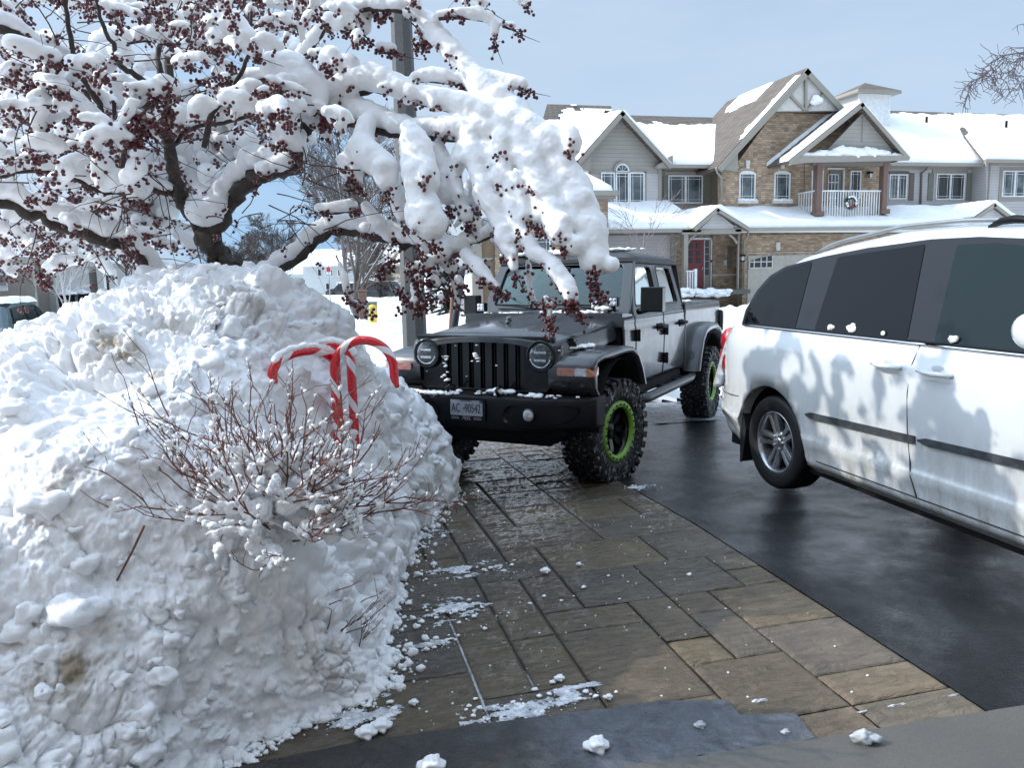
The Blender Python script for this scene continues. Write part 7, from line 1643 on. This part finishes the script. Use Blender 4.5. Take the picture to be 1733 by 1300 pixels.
bare_tree('bare_tree', gp_(215, 500, 44), 6, 'thin bare tree before the left houses', 22, .5, .10, 4, kids=(8, 5, 4), thin=.010)
bare_tree('sapling', gp_(1080, 500, 25.0, .3), 4.6, 'slim bare sapling in front of the grey siding, seen over the pickup roof', 31, .55, .045, 3, ('pinkbark', (.16, .12, .115), (.26, .21, .20)), kids=(9, 3, 3), thin=.006, first=.3)
bare_tree('birch_tree', gp_(109, 510, 26), 4.2, 'pale thin-stemmed tree before the far left porch', 41, .5, .055, 4, ('birch', (.35, .34, .33), (.5, .5, .49)), kids=(8, 4, 3), thin=.006, first=.4)
# overhanging branch tips at the top right: a street tree standing right of the frame
def right_tree():
    D = 12; b = Vector(atD(1960, 560, D)); b.z = -.3; rr = random.Random(8); W = MB(); T = MB(); bo = b.copy(); T.tube([Vector((0, 0, 0)), Vector((.05, 0, 2.5)), Vector((-.05, .05, 5.5))], [.14, .11, .06], 10)
    def tw(px, r0, lev=0):
        P = []; pts = [Vector(atD(x, y, D))-bo for x, y in px]
        W.tube(pts, [r0*(1-.7*i/len(pts))+.0025 for i in range(len(pts))], 5, 0, True, False)
        if lev < 2:
            for i in range(1, len(px)):
                for _ in range(2 if lev == 0 else 2):
                    x, y = px[i]; a = rr.uniform(PI*.25, PI*1.1); L_ = rr.uniform(14, 34)*(1-.35*lev); q = [(x, y)]
                    for k in range(4): a += rr.gauss(0, .35); x += math.cos(a)*L_/3; y += math.sin(a)*L_/3; q.append((x, y))
                    tw(q, r0*.5, lev+1)
    W.tube([Vector((0, 0, 4.6)), Vector(atD(1850, 60, D))-bo, Vector(atD(1790, 78, D))-bo], [.05, .03, .018], 6)
    tw([(1790, 78), (1733, 88), (1700, 93), (1680, 103), (1664, 116), (1660, 130), (1645, 138)], .012)
    tw([(1700, 93), (1688, 110), (1672, 122), (1664, 130)], .007, 1); tw([(1790, 60), (1760, 75), (1733, 80), (1712, 80)], .006, 1); tw([(1800, 90), (1740, 95), (1722, 105), (1712, 118), (1700, 135)], .009, 0); tw([(1790, 40), (1750, 38), (1733, 40), (1722, 42)], .006, 1); tw([(1800, 110), (1760, 120), (1735, 130), (1722, 152)], .008, 0)
    R_ = empty('bare_tree', bo, 0, 'street tree standing right of the frame, its fine drooping twig tips against the sky', 'tree'); mt = m_bark('tipbark', (.12, .09, .10), (.22, .18, .19)); T.obj('trunk', mt, R_); W.obj('crown', mt, R_)
right_tree()
def evergreen():
    b = gp_(755, 500, 30); R_ = empty('evergreen_tree', b, 0, 'small evergreen plastered with snow between lamp post and brick wing', 'tree'); rr = random.Random(6); m = MB(); s = MB(); H = 3.6
    for k in range(520):
        t = rr.random()**.8; a = rr.uniform(0, 2*PI); rad = (1-t)*1.0+.08; L_ = rad*rr.uniform(.5, 1.05); p = Vector((math.cos(a)*L_, math.sin(a)*L_, t*H+.2-L_*.25)); q = Vector((0, 0, p.z+.2)); m.tube([q, p], [.04, .015], 3, 0, False, False)
        for _ in range(4): d = Vector((rr.gauss(0, 1), rr.gauss(0, 1), rr.gauss(-.3, .6))).normalized()*.14; m.tube([p, p+d], [.03, .006], 3, 0, False, False)
        if rr.random() < .5: lump_mesh(s, p+Vector((0, 0, .05)), rr.uniform(.05, .11), (1.2, 1.2, .6), 7, 5)
    m.obj('crown', simple('evergreen', (.020, .028, .020), .8), R_); s.obj('snow', MAT['snow_smooth'], R_); m = MB(); m.tube([(0, 0, -.3), (0, 0, 3.4)], [.09, .03], 8); m.obj('trunk', MAT['bark'], R_)
evergreen()
# overhead lines at far left
for k, (y0, y1) in enumerate(((318, 322), (325, 327))):
    a = Vector(atD(-120, y0, 30)); b = Vector(atD(560, y1+34, 75)); m = MB(); m.tube([(a.lerp(b, t)-a)-Vector((0, 0, 1.2*math.sin(PI*t))) for t in np.linspace(0, 1, 24)], .012, 4, 0, True, False); o = m.obj('overhead_wire', MAT['black_plastic']); o.location = a; tag(o, ('upper' if k == 0 else 'lower')+' of the two overhead wires crossing behind the tree at far left', 'wire')
